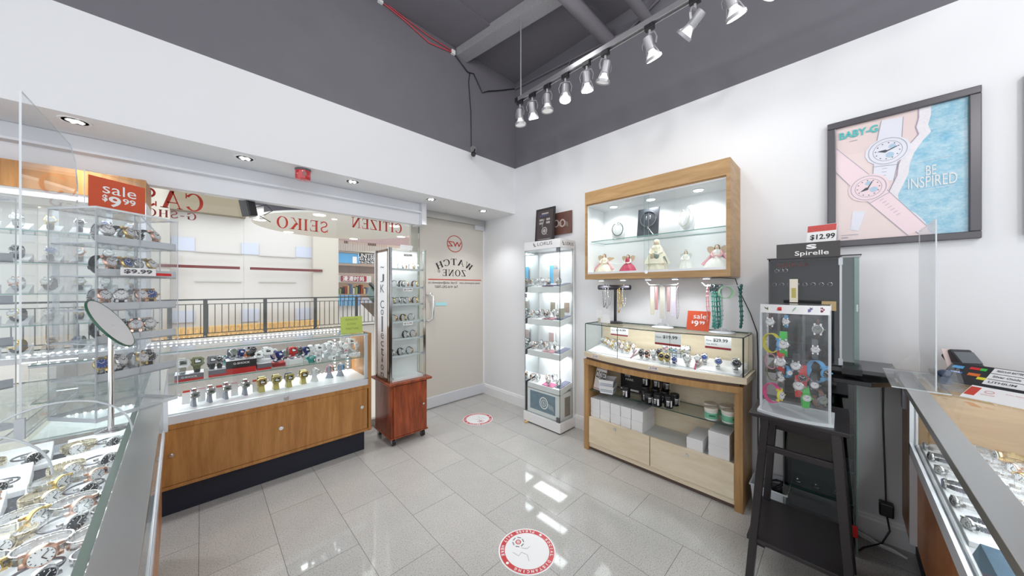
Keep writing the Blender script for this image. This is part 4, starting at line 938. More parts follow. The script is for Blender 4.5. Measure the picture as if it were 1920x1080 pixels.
spots = [(.05, .40, .0), (.06, .34, .01), (.09, .30, .02), (.12, .35, .03), (.10, .24, .02), (.04, .18, 0), (.15, .19, .03), (.07, .08, .01)]
for i, (z, nm) in enumerate(shz):
    for j, (dx, dy, dz) in enumerate(spots):
        if (i == 3 and j in (2, 3)) or (i == 0 and j == 6): continue
        fr_z = z+.012+dx*.18
        watch((LX0+dx+.02, LY0+dy+(.01*((i*j) % 3)), fr_z+.041), rot=(R(-25), 0, R(-90+25*((i+j) % 3-1))), strap='link' if j % 3 else 'rubber', sm=[STEEL, WRES, STEEL, ROSE, STEEL, GRES, STEEL, BEIGE][(i+j) % 8], cm=STEEL if j % 4 else ROSE, dm=DIALW if (i+j) % 3 else DIALB,
              stand='cuff', stm=WRES, w=.017, r=.016, ry=.022, rz=.027, s=1.2, label='%s watch on the %s shelf of the white showcase, %s from left' % (['silver', 'pale', 'steel', 'rose toned', 'silver', 'grey', 'bright steel', 'beige'][(i+j) % 8], nm, names9[min(j, 7)]), group='watches in the white showcase')
# posters standing on it
m = MB(); m.M = Matrix.Translation((2.60, 0, 1.876)) @ Matrix.Rotation(R(4), 4, 'Y'); m.box(0, .012, 2.065, 2.325, 0, .375); k = solo('counter_poster', m, pbr('black_poster_frame', rgb(45, 40, 42), .3), 'black framed poster of a watch standing on the white showcase', 'poster')
m = MB(); m.M = Matrix.Translation((2.60, 0, 1.876)) @ Matrix.Rotation(R(4), 4, 'Y'); m.box(-.001, 0, 2.09, 2.30, .025, .35); f = part('print', m, pbr('dark_brown_print', rgb(72, 62, 62), .35), k)
m = MB(); m.M = Matrix.Translation((2.60, 0, 1.876)) @ Matrix.Rotation(R(4), 4, 'Y'); c_ = Vector((-.002, 2.195, .13))
m.ribbon([(c_.x, c_.y+.033*math.cos(a/16*2*PI), c_.z+.036*math.sin(a/16*2*PI)) for a in range(16)], .001, .012, (1, 0, 0)); m.ball(c_, (.001, .02, .02), 12, 6); m.beam(c_+Vector((0, .03, .04)), c_+Vector((0, .005, .13)), .001, .022, (1, 0, 0)); m.beam(c_-Vector((0, .02, .03)), c_-Vector((0, .05, .05)), .001, .02, (1, 0, 0))
for a, b in ((.05, .11), (.05, .075), (-.045, .11), (-.045, .075)): m.box(-.002, -.001, 2.195+a-.025, 2.195+a+.025, .13+b, .13+b+.022)
m.box(-.002, -.001, 2.11, 2.28, .04, .045); m.box(-.002, -.001, 2.15, 2.24, .31, .325)
part('printed_watch', m, pbr('print_grey', rgb(170, 165, 165), .4), f)
m = MB(); text(m, 'ECO-DRIVE', (2.6, 2.195, 2.165), .1, .014, -Yp, Zp, out=(-.005, 0, 0)); part('lettering', m, BLUE, f)
m = MB(); m.box(2.69, 2.70, 1.905, 2.15, 1.96, 2.19); k = solo('counter_poster', m, pbr('brown_watch_photo', rgb(105, 72, 62), .4, noise=.4, nscale=16), 'brown photo print of two watches leaning on the wall behind the black poster', 'poster')
m = MB(); 
for cy, cz in ((2.10, 2.08), (2.02, 2.075)):
    m.ribbon([(2.689, cy+.03*math.cos(a/14*2*PI), cz+.035*math.sin(a/14*2*PI)) for a in range(14)], .001, .012, (1, 0, 0)); 
    for q_ in range(5): m.beam((2.689, cy-.03-.01*q_, cz-.03-.004*q_), (2.689, cy-.026-.01*q_, cz+.02-.004*q_), .001, .006, (1, 0, 0))
part('printed_watch', m, pbr('print_silver', rgb(195, 185, 180), .4), k)
# bare hand-sized headphones-like hanger at its left edge
m = MB(); cc_ = Vector((LX0-.02, LY1+.02, 1.43)); m.ribbon([(cc_.x, cc_.y+.0+.03*math.cos(a/18*2*PI), cc_.z+.04*math.sin(a/18*2*PI)) for a in range(18)], .018, .003, (1, 0, 0)); m.box(LX0-.03, LX0, LY1-.03, LY1+.02, 1.475, 1.495)

# ================================================================== LIT WOODEN WALL CASE (x 2.42..2.71, y .495..1.575, z 1.475..2.24)
AX0, AY0, AY1, AZ0, AZ1 = 2.42, .495, 1.572, 1.475, 2.236
t = thing('wall_case', 'wall-hung wooden showcase with lit white inside, hung above the glass cabinet', 'wall case', (AX0+.14, (AY0+AY1)/2, AZ0))
m = MB(); m.box(AX0+.01, WX, AY0, AY0+.022, AZ0, AZ1); part('side_panel', m, OAKH, t)
m = MB(); m.box(AX0+.01, WX, AY1-.018, AY1, AZ0, AZ1); part('side_panel', m, OAKH, t)
m = MB(); m.box(AX0+.01, WX, AY0+.02, AY1-.018, AZ1-.02, AZ1); m.box(AX0+.01, WX, AY0+.02, AY1-.018, AZ1-.118, AZ1-.108); part('top_panel', m, [OAKH], t)
m = MB(); m.box(AX0+.01, WX, AY0+.02, AY1-.018, AZ0, AZ0+.02); part('bottom_panel', m, OAKH, t)
m = MB(); m.box(AX0, AX0+.012, AY0, AY1, AZ1-.108, AZ1); part('top_board', m, OAKH, t)
m = MB(); m.box(AX0, AX0+.012, AY0, AY1, AZ0, AZ0+.045); part('bottom_board', m, OAKH, t)
for a, b in ((AY0, AY0+.022), (AY1-.012, AY1)):
    m = MB(); m.box(AX0, AX0+.012, a, b, AZ0+.045, AZ1-.108); part('frame_stile', m, OAKH, t)
m = MB(); m.box(WX-.008, WX-.001, AY0+.022, AY1-.018, AZ0+.02, AZ1-.12); m.m = 0; m.box(AX0+.013, WX-.008, AY0+.0221, AY0+.026, AZ0+.04, AZ1-.12); m.box(AX0+.013, WX-.008, AY1-.021, AY1-.0181, AZ0+.04, AZ1-.12); m.box(AX0+.013, WX-.008, AY0+.022, AY1-.018, AZ1-.128, AZ1-.119); m.box(AX0+.04, WX-.008, AY0+.022, AY1-.018, AZ0+.02, AZ0+.055)
part('white_lining', m, WHITE, t)
for a, b in ((AZ0+.045, AZ0+.062), (AZ1-.125, AZ1-.108)):
    m = MB(); m.box(AX0+.012, AX0+.04, AY0+.022, AY1-.012, a, b); part('slide_rail', m, ALUW, t)
m = MB(); m.box(AX0+.014, AX0+.019, 1.02, AY1-.014, AZ0+.055, AZ1-.115, edge=1); part('sliding_glass', m, [GLASS, GEDGE], t)
m = MB(); m.box(AX0+.024, AX0+.029, AY0+.024, 1.06, AZ0+.055, AZ1-.115, edge=1); part('sliding_glass', m, [GLASS, GEDGE], t)
m = MB(); m.box(AX0+.05, WX-.01, AY0+.028, AY1-.03, 1.803, 1.81, edge=1); part('glass_shelf', m, [GLASS, GEDGE], t)
m = MB(); m.cyl((AX0+.012, 1.032, AZ0+.045), (AX0-.002, 1.032, AZ0+.045), .013, 16); m.box(AX0-.006, AX0, 1.025, 1.039, AZ0+.036, AZ0+.056); part('showcase_lock', m, CHROME, t)
for y in (1.38, 1.06, .72):
    m = MB(); m.cyl((AX0+.15, y, AZ1-.129), (AX0+.15, y, AZ1-.133), .038, 20); c_ = part('puck_light', m, ALUW, t)
    m = MB(); m.cyl((AX0+.15, y, AZ1-.133), (AX0+.15, y, AZ1-.135), .03, 20); part('light_face', m, LED, c_)
    light('SPOT', 'case_light', (AX0+.15, y, AZ1-.14), 5.5, .03, spot=150, blend=.6)
for y in (1.47, 1.27, 1.06, .86, .655):
    m = MB(); m.cyl((AX0+.10, y, AZ0), (AX0+.10, y, AZ0-.012), .028, 20); c_ = part('under_light', m, ALUW, t)
    m = MB(); m.cyl((AX0+.10, y, AZ0-.012), (AX0+.10, y, AZ0-.0135), .02, 20); part('light_face', m, LED, c_)
    light('SPOT', 'under_case_light', (AX0+.10, y, AZ0-.02), 2.3, .02, spot=140, blend=.7)
m = MB(); m.tube([(AX0+.1, .66, AZ0-.006), (AX0+.12, .58, AZ0-.004), (WX-.05, AY0+.02, AZ0-.01), (WX-.02, AY0-.0, AZ0-.1), (WX-.015, AY0-.06, AZ0-.25), (WX-.006, .40, 1.1), (WX-.006, .395, .9), (WX-.006, .395, .3)], .003, 6)
solo('power_cable', m, BLACKP, 'thin black cable running down the wall from the wooden wall case', 'cable')

CREAM = pbr('cream_porcelain', rgb(232, 222, 200), .4); PNKP = pbr('pink_porcelain', rgb(225, 165, 170), .4); REDPO = pbr('raspberry_porcelain', rgb(190, 60, 90), .4)
WPORC = pbr('white_porcelain', rgb(240, 238, 232), .3); HAIRP = pbr('brown_hair_porcelain', rgb(120, 92, 62), .5); SKINP = pbr('skin_porcelain', rgb(228, 200, 178), .45); WINGP = pbr('tan_wing_porcelain', rgb(205, 180, 150), .5); SAGE = pbr('sage_porcelain', rgb(120, 135, 125), .5)
def folded(m, prof, n=40, k=9, amp=.08, sy=1.0, c=(0, 0)):
    vs = []
    for r, z in prof:
        for j in range(n):
            a = 2*PI*j/n; rr = r*(1+amp*math.sin(k*a+z*40)*min(1, r/.03)); vs.append((c[0]+rr*math.cos(a)*sy, c[1]+rr*math.sin(a), z))
    L = len(prof); fs = [(i*n+j, i*n+(j+1) % n, (i+1)*n+(j+1) % n, (i+1)*n+j) for i in range(L-1) for j in range(n)]
    fs += [tuple(range(n))[::-1], tuple(range((L-1)*n, L*n))]; m.add(vs, fs, True)
def wing(m, side, h, w, z, spread=0):
    pts = [(0, 0), (.25, .35), (.35, .8), (.6, 1.0), (.9, .95), (1.0, .7), (.95, .3), (.75, -.1), (.5, -.4), (.25, -.5), (.1, -.3)]
    if spread: pts = [(0, 0), (.3, .35), (.7, .5), (1.5, .3), (1.35, .15), (1.2, .05), (.9, -.15), (.6, -.3), (.2, -.45)]
    m.prism([(side*a*w, b*h) for a, b in (pts if side > 0 else pts[::-1])], (.012, 0, z), (0, 1, 0), Zp, -.005 if side > 0 else -.005)
def figurine(y, H, kind, label, dress, over, x=2.56, seated=False, rz=0):
    t = thing('angel_figurine' if kind != 'lady' else 'lady_figurine', label, 'figurine', (x, y, 1.53), rz, 'porcelain figurines on the floor of the wall case')
    s = H
    m = MB()
    if seated: prof = [(.40, 0), (.42, .03), (.40, .12), (.34, .25), (.26, .36), (.17, .44), (.13, .52), (.14, .60), (.12, .68), (.05, .74)]
    else: prof = [(.30, 0), (.31, .02), (.27, .15), (.22, .3), (.17, .45), (.13, .55), (.13, .63), (.14, .70), (.11, .76), (.045, .80)]
    folded(m, [(r*s, z*s) for r, z in prof], k=9 if not seated else 7, amp=.1, sy=.75)
    part('robe', m, dress, t, world=False)
    hz = (.80 if seated else .87)*s; hr = .075*s
    m = MB(); m.ball((-.01*s, 0, hz), (hr*.9, hr*.85, hr*1.1), 16, 12); m.cyl((0, 0, hz-.14*s), (0, 0, hz-.05*s), .03*s, 12, True); m.ball((-.01*s-hr*.9, 0, hz-.005*s), (.012*s, .012*s, .015*s), 8, 6)
    hd = part('head', m, SKINP, t, world=False)
    m = MB()
    for q_ in (-1, 1): m.ball((-.01*s-hr*.82, q_*.028*s, hz+.015*s), .008*s, 6, 4)
    part('eyes', m, HAIRP, hd, world=False)
    m = MB(); m.ball((.018*s, 0, hz+.025*s), (hr*1.02, hr*1.12, hr*1.1), 16, 10)
    for q_ in (-1, 1): m.ball((.01*s, q_*hr*.95, hz-.03*s), (.03*s, .028*s, .06*s), 10, 8)
    part('hair' if kind != 'lady' else 'veil', m, HAIRP if kind in ('pink', 'red', 'tall') else (CREAM if kind == 'lady' else pbr('grey_hair', rgb(150, 145, 130), .5)), hd, world=False)
    m = MB()
    for q_ in (-1, 1):
        sz = (.66 if seated else .70)*s
        m.tube([(0, q_*.11*s, sz), (-.07*s, q_*.17*s, sz-.14*s), (-.16*s, q_*.09*s, sz-.20*s), (-.18*s, q_*.03*s, sz-.18*s)], .05*s, 10, r2=.032*s)
    part('sleeves', m, over, t, world=False)
    m = MB(); m.ball((-.19*s, 0, (.49 if seated else .53)*s), (.03*s, .035*s, .03*s), 10, 8); part('hands', m, SKINP, t, world=False)
    if kind == 'lady':
        m = MB(); vs = []
        folded(m, [(.36*s, .22*s), (.33*s, .3*s), (.25*s, .5*s), (.17*s, .68*s), (.10*s, .80*s)], k=6, amp=.06, sy=.7, c=(.03*s, 0)); part('mantle', m, CREAM, t, world=False)
        for q_, mt in ((1, WINGP), (-1, SAGE)):
            m = MB(); m.M = Matrix.Rotation(q_*.4, 4, 'X'); m.ball((-.14*s, q_*.22*s, .42*s), (.07*s, .09*s, .13*s), 12, 8); part('bundle', m, mt, t, world=False)
        m = MB(); m.tube([(-.1*s, -.26*s, .42*s), (-.12*s, -.33*s, .3*s), (-.12*s, -.37*s, .2*s)], .03*s, 8, r2=.005*s); part('ribbon', m, SAGE, t, world=False)
    else:
        for q_ in (1, -1):
            m = MB(); wing(m, q_, .24*s, (.34 if kind != 'tiny' else .26)*s, .62*s, spread=(kind == 'tall' and q_ == -1)); part('wing', m, WINGP if kind != 'tiny' else pbr('pearl_wing', rgb(215, 215, 208), .4), t, world=False)
        m = MB()
        for q_ in (-1, 1): m.tube([(.02*s, q_*.14*s, .60*s), (.0, q_*.27*s, .40*s), (-.05*s, q_*.40*s, .24*s), (-.05*s, q_*.45*s, .16*s)], .045*s, 8, r2=.075*s)
        if kind in ('pink', 'tall'): part('cloak', m, PNKP, t, world=False)
        if kind == 'tiny':
            m = MB(); m.tube([(.0+.07*s*math.cos(a/12*2*PI), .07*s*math.sin(a/12*2*PI), 1.0*s) for a in range(12)], .008*s, 6, True); part('halo', m, GOLD, t, world=False)
        if kind == 'red':
            m = MB(); m.box(-.2*s, .2*s, -.25*s, .25*s, -.0, .12*s); part('basket_base', m, CREAM, t, world=False, bevel=.003)
    return t
figurine(1.465, .19, 'tall', 'seated cream and pink angel figurine with one wing spread, leftmost in the wall case', CREAM, CREAM, seated=True)
figurine(1.245, .165, 'red', 'raspberry red kneeling angel figurine with rounded tan wings', REDPO, WPORC, seated=True)
figurine(1.0, .255, 'lady', 'tall cream figurine of a veiled lady, in the middle of the wall case', CREAM, CREAM, x=2.53)
figurine(.80, .15, 'tiny', 'smallest white angel figurine with a halo, right of the veiled lady', WPORC, WPORC)
figurine(.60, .19, 'pink', 'seated angel figurine with wide pink sleeves, rightmost in the wall case', WPORC, PNKP, seated=True)

# necklaces on busts, top shelf
def bust(y, H, label, beads, rz=0, tilt=.0):
    t = thing('necklace_bust', label, 'necklace display', (2.60, y, 1.811), rz)
    m = MB()
    pts = [(-.38, .02), (-.42, .5), (-.30, .74), (-.14, .82), (-.12, 1.0), (.12, 1.0), (.14, .82), (.30, .74), (.42, .5), (.38, .02)]
    m.M = Matrix.Rotation(tilt, 4, 'Y'); 
    m.prism([(a*H*.8, b*H) for a, b in pts], (-.01, 0, 0), (0, 1, 0), Zp, -.02); m.ball((-.03, 0, H*.42), (.03, H*.26, H*.34), 16, 10); part('bust', m, PADW, t, world=False, bevel=.004)
    m = MB(); m.M = Matrix.Rotation(tilt, 4, 'Y')
    n = 34
    for i in range(n+1):
        a = -PI*1.18+(i/n)*PI*1.36; a = PI/2-PI*.82*(-1+2*i/n)-PI
        yy = H*.27*math.cos(a); zz = H*.55+H*.33*math.sin(a); m.ball((-.062+.03*(abs(zz-H*.5)/H), yy, zz), .0052, 8, 6)
    part('necklace', m, beads, t, world=False)
    return t
bust(1.345, .165, 'small white bust wearing a grey bead necklace, on the glass shelf of the wall case', pbr('grey_beads', rgb(120, 130, 122), .3), .25)
bust(.79, .20, 'larger white bust with a pearl necklace, right of the dark pouch on the glass shelf', pbr('pearls', rgb(235, 230, 220), .25), -.55, .15)
t = thing('jewellery_pouch', 'dark slate folder holding a silver necklace and earrings on the glass shelf', 'jewellery display', (2.56, 1.085, 1.811), 0)
m = MB(); m.M = Matrix.Rotation(R(8), 4, 'Y'); m.box(0, .006, -.085, .085, 0, .235); part('folder', m, pbr('dark_slate_satin', rgb(70, 72, 80), .35, noise=.25, nscale=30), t, world=False)
m = MB(); m.M = Matrix.Rotation(R(8), 4, 'Y'); m.cyl((-.001, 0, .145), (0, 0, .145), .062, 28)
part('round_inset', m, pbr('slate_velvet', rgb(52, 54, 64), .7), t, world=False)
m = MB(); m.M = Matrix.Rotation(R(8), 4, 'Y'); m.tube([(-.004, .062*math.cos(a/24*2*PI), .145+.062*math.sin(a/24*2*PI)) for a in range(24)], .0032, 6, True)
m.tube([(-.004, 0, .083), (-.004, 0, .06)], .005, 6); m.tube([(-.004, 0, .08), (-.004, -.05, .01)], .002, 6)
for q_ in (-.015, .015): m.ball((-.004, q_, .155), (.003, .006, .016), 8, 6)
part('necklace', m, STEEL, t, world=False)

# ================================================================== TABLE CABINET (x 2.40..2.70, y .425..1.57)
t = thing('shelf_cabinet', 'honey wood cabinet with open glass shelf and two pale drawers under the glass vitrine', 'cabinet', (2.55, 1.0, 0))
X0, Y0, Y1 = 2.40, .425, 1.57
m = MB(); m.box(X0, WX-.02, Y0, Y0+.045, 0, .745); part('side_panel', m, OAKV, t, bevel=.002)
m = MB(); m.box(X0, WX-.02, Y1-.045, Y1, 0, .745); part('side_panel', m, OAKV, t, bevel=.002)
def bow(y, x=X0, d=.085, ya=Y0, yb=Y1):
    f = (y-ya)/(yb-ya); return x-d*4*f*(1-f)
def bowslab(x, d, ya, yb, z0, z1, xb, edge=None, n=24):
    m = MB(); pts = [(bow(ya+(yb-ya)*i/n, x, d, ya, yb), ya+(yb-ya)*i/n) for i in range(n+1)]+[(xb, yb), (xb, ya)]
    m.prism(pts, (0, 0, z0), Xp, Yp, z1-z0); 
    if m.f and (z1 > z0): pass
    return m
part('bowed_top', bowslab(X0-.003, .085, Y0-.0, Y1+.0, .745, .785, WX-.02), OAKV, t)
m = MB(); m.box(WX-.035, WX-.022, Y0+.045, Y1-.045, .04, .745); part('back_panel', m, BIRCH, t)
m = MB(); m.box(X0+.02, WX-.03, Y0+.045, Y1-.045, .268, .28); m.box(X0+.02, WX-.03, Y0+.045, Y1-.045, .05, .062); part('inner_board', m, pbr('grey_white_board', rgb(200, 202, 198), .3), t)
m = MB(); m.box(X0+.03, WX-.03, Y0+.045, Y1-.045, .0, .035); part('kick', m, RIM, t)
m = MB(); m.box(X0+.014, X0+.03, Y0+.045, Y1-.045, .03, .066); part('bottom_rail', m, BIRCH, t)
for a, b, ky in ((Y0+.047, .997, .745), (1.003, Y1-.047, 1.28)):
    m = MB(); m.box(X0+.004, X0+.022, a, b, .068, .29); dr = part('drawer', m, BIRCH, t, bevel=.0015)
    m = MB(); m.cyl((X0+.004, ky, .255 if ky > 1 else .245), (X0-.002, ky, .255 if ky > 1 else .245), .0115, 18); m.box(X0-.003, X0-.0015, ky-.001, ky+.001, .24, .26); part('lock', m, STEEL, dr)
m = MB(); m.box(X0+.02, WX-.04, Y0+.046, Y1-.046, .515, .522, edge=1); part('glass_shelf', m, [glassmat('grey_shelf_glass', (.80, .84, .83)), DEDGE], t)

# vitrine: bow-fronted glass case on plinth
t = thing('glass_vitrine', 'bow-fronted glass vitrine with birch rim full of watches, on the wooden cabinet', 'vitrine', (2.55, 1.0, .785))
part('dark_base', bowslab(X0+.012, .085, Y0+.02, Y1-.02, .785, .805, WX-.01), RIM, t)
part('rim', bowslab(X0-.002, .085, Y0-.02, Y1-.002, .805, .845, WX-.005), BIRCH, t)
part('white_deck', bowslab(X0+.012, .085, Y0, Y1-.02, .845, .849, WX-.02), WHITE, t)
ys = [Y0+.0, .83, 1.225, Y1-.012]
gx = lambda y: bow(y, X0+.006, .083, Y0-.01, Y1)
for i in range(3):
    m = MB(); a = Vector((gx(ys[i]), ys[i]+.001, 0)); b = Vector((gx(ys[i+1]), ys[i+1]-.001, 0))
    n_ = Vector((-(b-a).y, (b-a).x, 0)).normalized()*.005
    vs = [a+Zp*.849, b+Zp*.849, b+Zp*1.088, a+Zp*1.088]; m.add(vs+[v-n_ for v in vs], [(0, 1, 2, 3), (7, 6, 5, 4), (0, 4, 5, 1), (1, 5, 6, 2), (2, 6, 7, 3), (3, 7, 4, 0)], mats=[0, 0, 1, 1, 1, 1])
    part('front_glass', m, [GLASS, DEDGE], t)
m = MB(); pts = [(gx(y), y) for y in ys]+[(WX-.01, ys[3]), (WX-.01, ys[0])]; m.prism(pts, (0, 0, 1.088), Xp, Yp, .006); m.k = [0, 0]+[1]*(len(m.f)-2); part('glass_top', m, [GLASS, DEDGE], t)
m = MB(); m.box(gx(ys[0]), WX-.03, ys[0]-.003, ys[0]+.002, .849, 1.088, edge=1); part('side_glass', m, [GLASS, DEDGE], t)
m = MB(); m.box(gx(ys[3]), WX-.03, ys[3]-.002, ys[3]+.003, .849, 1.088, edge=1); part('side_glass', m, [GLASS, DEDGE], t)
m = MB(); m.box(gx(ys[0])-.002, gx(ys[0])+.004, ys[0]-.005, ys[0]+.003, .847, 1.094); part('dark_corner_edge', m, pbr('dark_seam', rgb(20, 30, 26), .3), t)
m = MB(); m.box(WX-.028, WX-.012, ys[0]+.01, ys[3]-.01, .849, 1.085); part('birch_back', m, BIRCH, t)
m = MB(); m.box(WX-.045, WX-.012, ys[0]-.005, ys[0]+.02, .845, 1.09); part('back_post', m, BIRCH, t)
light('AREA', 'vitrine_light', (2.52, 1.0, 1.08), 1.2, .15, sy=1.0)
# price labels on the rim
for y, s_, lab in ((1.435, '$14.99', 'small 14.99 price label at the left of the vitrine rim'), (.935, '$19.99', 'small 19.99 price label at the middle of the vitrine rim')):
    x = bow(y, X0-.002, .085, Y0-.02, Y1-.002)-.001; sl = math.atan2(bow(y+.02, X0-.002, .085, Y0-.02, Y1-.002)-bow(y-.02, X0-.002, .085, Y0-.02, Y1-.002), .04)
    k = thing('price_label', lab, 'price label', (x, y, .826), -sl)
    m = MB(); m.box(-.001, .001, -.032, .032, -.013, .013); part('card', m, CARD, k, world=False)
    m = MB(); text(m, s_, (-.001, 0, 0), .05, .014, -Yp, Zp, bold=.02, out=(-.001, 0, 0)); m.box(-.0016, -.001, -.032, .032, .0115, .013); m.box(-.0016, -.001, -.032, .032, -.013, -.0115); part('lettering', m, pbr('maroon_ink', rgb(120, 50, 80), .6), k, world=False)
# price cards hanging inside
for y0, y1, z0, z1, a, b, x, lab in ((1.215, 1.37, 1.0, 1.073, 'Now', '$14.99', 2.50, 'hanging 14.99 price card in the left part of the vitrine'), (.80, .985, .975, 1.07, 'Now', '$19.99', 2.46, 'hanging 19.99 price card in the middle of the vitrine'), (.505, .66, .985, 1.078, 'Now', '$29.99', 2.50, 'larger hanging 29.99 price card in the right part of the vitrine')):
    k = thing('price_card', lab, 'price card', (x, (y0+y1)/2, z0), 0)
    m = MB(); m.box(-.001, .001, -(y1-y0)/2, (y1-y0)/2, 0, z1-z0); part('card', m, CARD, k, world=False); hw = (y1-y0)/2; h = z1-z0
    m = MB(); text(m, a, (-.001, hw*.68, h*.62), hw*.42, h*.15, -Yp, Zp, out=(-.001, 0, 0)); text(m, b, (-.001, -hw*.2, h*.66), hw*1.1, h*.28, -Yp, Zp, bold=.03, out=(-.001, 0, 0))
    if '29' in b: text(m, 'Reg. $59.95', (-.001, hw*.45, h*.34), hw*.8, h*.12, -Yp, Zp, out=(-.001, 0, 0))
    part('lettering', m, INKG, k, world=False)
    m = MB(); m.box(-.0018, -.001, -hw*.98, hw*.98, h*.03, h*.18); m.box(-.0018, -.001, -hw, hw, h*.97, h); part('red_band', m, DRED, k, world=False)
# white sloping tray boards and watches in the vitrine
for i, (a, b) in enumerate(((1.16, 1.54), (.70, 1.13), (.44, .67))):
    m = MB(); m.M = Matrix.Translation((2.41, 0, .850)) @ Matrix.Rotation(R(-9), 4, 'Y'); m.box(0, .24, a, b, 0, .004); solo('tray', m, PADW, 'white sloping tray on the vitrine floor, ' + ('left', 'middle', 'right')[i] + ' of three', 'tray', 'vitrine trays')
m = MB(); m.M = Matrix.Translation((2.385, .69, .852)) @ Matrix.Rotation(R(12), 4, 'Z') @ Matrix.Rotation(R(-9), 4, 'Y'); m.box(0, .2, -.004, .004, 0, .008); solo('divider', m, pbr('pink_divider', rgb(185, 70, 110), .4), 'dark pink divider bar between the middle and right vitrine trays', 'divider')
m = MB(); m.M = Matrix.Translation((2.40, 1.145, .852)) @ Matrix.Rotation(R(12), 4, 'Z') @ Matrix.Rotation(R(-9), 4, 'Y'); m.box(0, .2, -.003, .003, 0, .006); solo('divider', m, pbr('mauve_divider', rgb(150, 90, 120), .4), 'mauve divider bar between the left and middle vitrine trays', 'divider')
GV = 'watches in the bow-fronted vitrine'
vz = lambda x: .854+(x-2.41)*math.tan(R(9))
def vw(x, y, lab, **k):
    s = k.pop('s', 1.0)
    watch((x, y, vz(x)+.036*s+k.pop('dz', 0)), rot=(R(-22), 0, R(-90)+k.pop('yaw', 0)), label=lab, group=GV, s=s, stand=k.pop('stand', 'cuff'), stm=WRES, **k)
names12 = ['first', 'second', 'third', 'fourth', 'fifth', 'sixth', 'seventh', 'eighth', 'ninth', 'tenth', 'eleventh', 'last']
left = [(2.62, 1.50), (2.60, 1.46), (2.56, 1.42), (2.60, 1.39), (2.53, 1.37), (2.60, 1.34), (2.52, 1.32), (2.58, 1.29), (2.50, 1.265), (2.56, 1.24), (2.49, 1.21), (2.54, 1.185)]
for i, (x, y) in enumerate(left):
    vw(x, y, '%s slim watch in the left third of the vitrine, %s from left' % (('silver', 'gold toned', 'two-tone')[i % 3], names12[i]), strap='link', sm=(STEEL, GOLD, STEEL)[i % 3], cm=(STEEL, GOLD, ROSE)[i % 3], dm=DIALW, s=1.15, yaw=.3*((i % 3)-1), w=.014, r=.015, ry=.021, rz=.027)
mid = [(2.45, 1.08, BRES, DSTEEL, DIALB, 'rubber', 1.0, 'black and steel watch at the left of the middle tray'), (2.44, 1.03, BROWN, ROSE, DIALB, 'rubber', 1.05, 'red brown patterned watch in the middle tray'), (2.46, .99, STEEL, STEEL, DIALW, 'link', 1.1, 'steel mesh watch beside the red brown one'), (2.48, .955, DSTEEL, DSTEEL, DIALB, 'link', 1.15, 'dark steel watch behind the gold bangle watches'),
       (2.42, .915, KHAKI, GOLD, DIALB, 'rubber', 1.1, 'gold and khaki wide bangle watch, left of its pair'), (2.42, .875, KHAKI, GOLD, DIALB, 'rubber', 1.1, 'gold and khaki wide bangle watch, right of its pair'), (2.41, .825, DBLUE, STEEL, DIALBL, 'rubber', 1.0, 'round navy blue faced watch with white centre at the front of the middle tray'), (2.43, .745, WRES, STEEL, DIALW, 'rubber', 1.15, 'white watch with big round white face'),
       (2.49, .70, STEEL, STEEL, DIALW, 'link', 1.05, 'steel watch right of the big white one'), (2.52, .665, STEEL, STEEL, DIALBL, 'link', 1.1, 'steel watch with pale blue dial under the 29.99 card'), (2.50, .78, GRES, STEEL, DIALG, 'rubber', 1.0, 'grey watch behind the big white one')]
for x, y, a, b, c_, st, s, lab in mid: vw(x, y, lab, strap=st, sm=a, cm=b, dm=c_, s=s, yaw=.15)
for i, (y, a) in enumerate(((.95, PINK), (.91, TEAL), (.88, SKYB), (.85, WRES), (.82, KHAKI), (.79, STEEL))):
    vw(2.58, y, '%s strapped watch on the raised back row of the middle tray' % ('pink', 'teal', 'sky blue', 'white', 'khaki', 'steel')[i], sm=a, cm=STEEL, dm=DIALW, s=.95, dz=.03)
    m = MB(); m.box(2.56, 2.60, y-.013, y+.013, .875, vz(2.58)+.027); solo('watch_stand', m, FROST, 'clear block under the %s strapped watch in the vitrine' % ('pink', 'teal', 'sky blue', 'white', 'khaki', 'steel')[i], 'watch stand', 'clear blocks in the vitrine')
vw(2.47, .575, 'steel watch with blue dial alone in the right part of the vitrine', strap='link', sm=STEEL, cm=STEEL, dm=DIALBL, s=1.15, yaw=.3)
vw(2.46, .475, 'large steel watch with dark dial at the right corner of the vitrine', strap='link', sm=STEEL, cm=STEEL, dm=DIALB, s=1.3, yaw=.3, r=.021)

# on top of the vitrine: T bar with bracelets, two clear stands, sale sign
GT = 1.0945
t = thing('bracelet_bar', 'black T-shaped bar with bracelets standing on the left of the vitrine', 'jewellery stand', (2.58, 1.37, GT))
m = MB(); m.lathe([(.065, 0), (.067, .008), (.05, .016), (.012, .02)], (2.58, 1.37, GT), n=28); part('foot', m, BLACKP, t)
m = MB(); m.box(2.571, 2.589, 1.361, 1.379, GT+.01, 1.395); part('post', m, BLACKP, t)
m = MB(); m.cyl((2.58, 1.235, 1.405), (2.58, 1.53, 1.405), .021, 20, True); part('bar', m, pbr('black_leatherette', rgb(48, 46, 54), .5), t)
def hanging_loop(x, y, z0, z1, mat, label, w=.006, group='bracelets hung on the black bar', beads=True, wd=.022):
    m = MB(); n = 26; h = (z0-z1)/2; zc = (z0+z1)/2
    pts = [(x+.024*math.cos(2*PI*i/n)*(1.0), y+.003*math.sin(6*PI*i/n), zc+h*math.sin(2*PI*i/n)) for i in range(n)]
    if beads:
        for p in pts:
            m.ball(p, w, 8, 5)
        m.tube(pts, w*.45, 5, True)
    else: m.ribbon(pts, wd, .002, (0, 1, 0))
    return solo('bracelet' if z0-z1 < .2 else 'necklace', m, mat, label, 'bracelet' if z0-z1 < .2 else 'necklace', group)
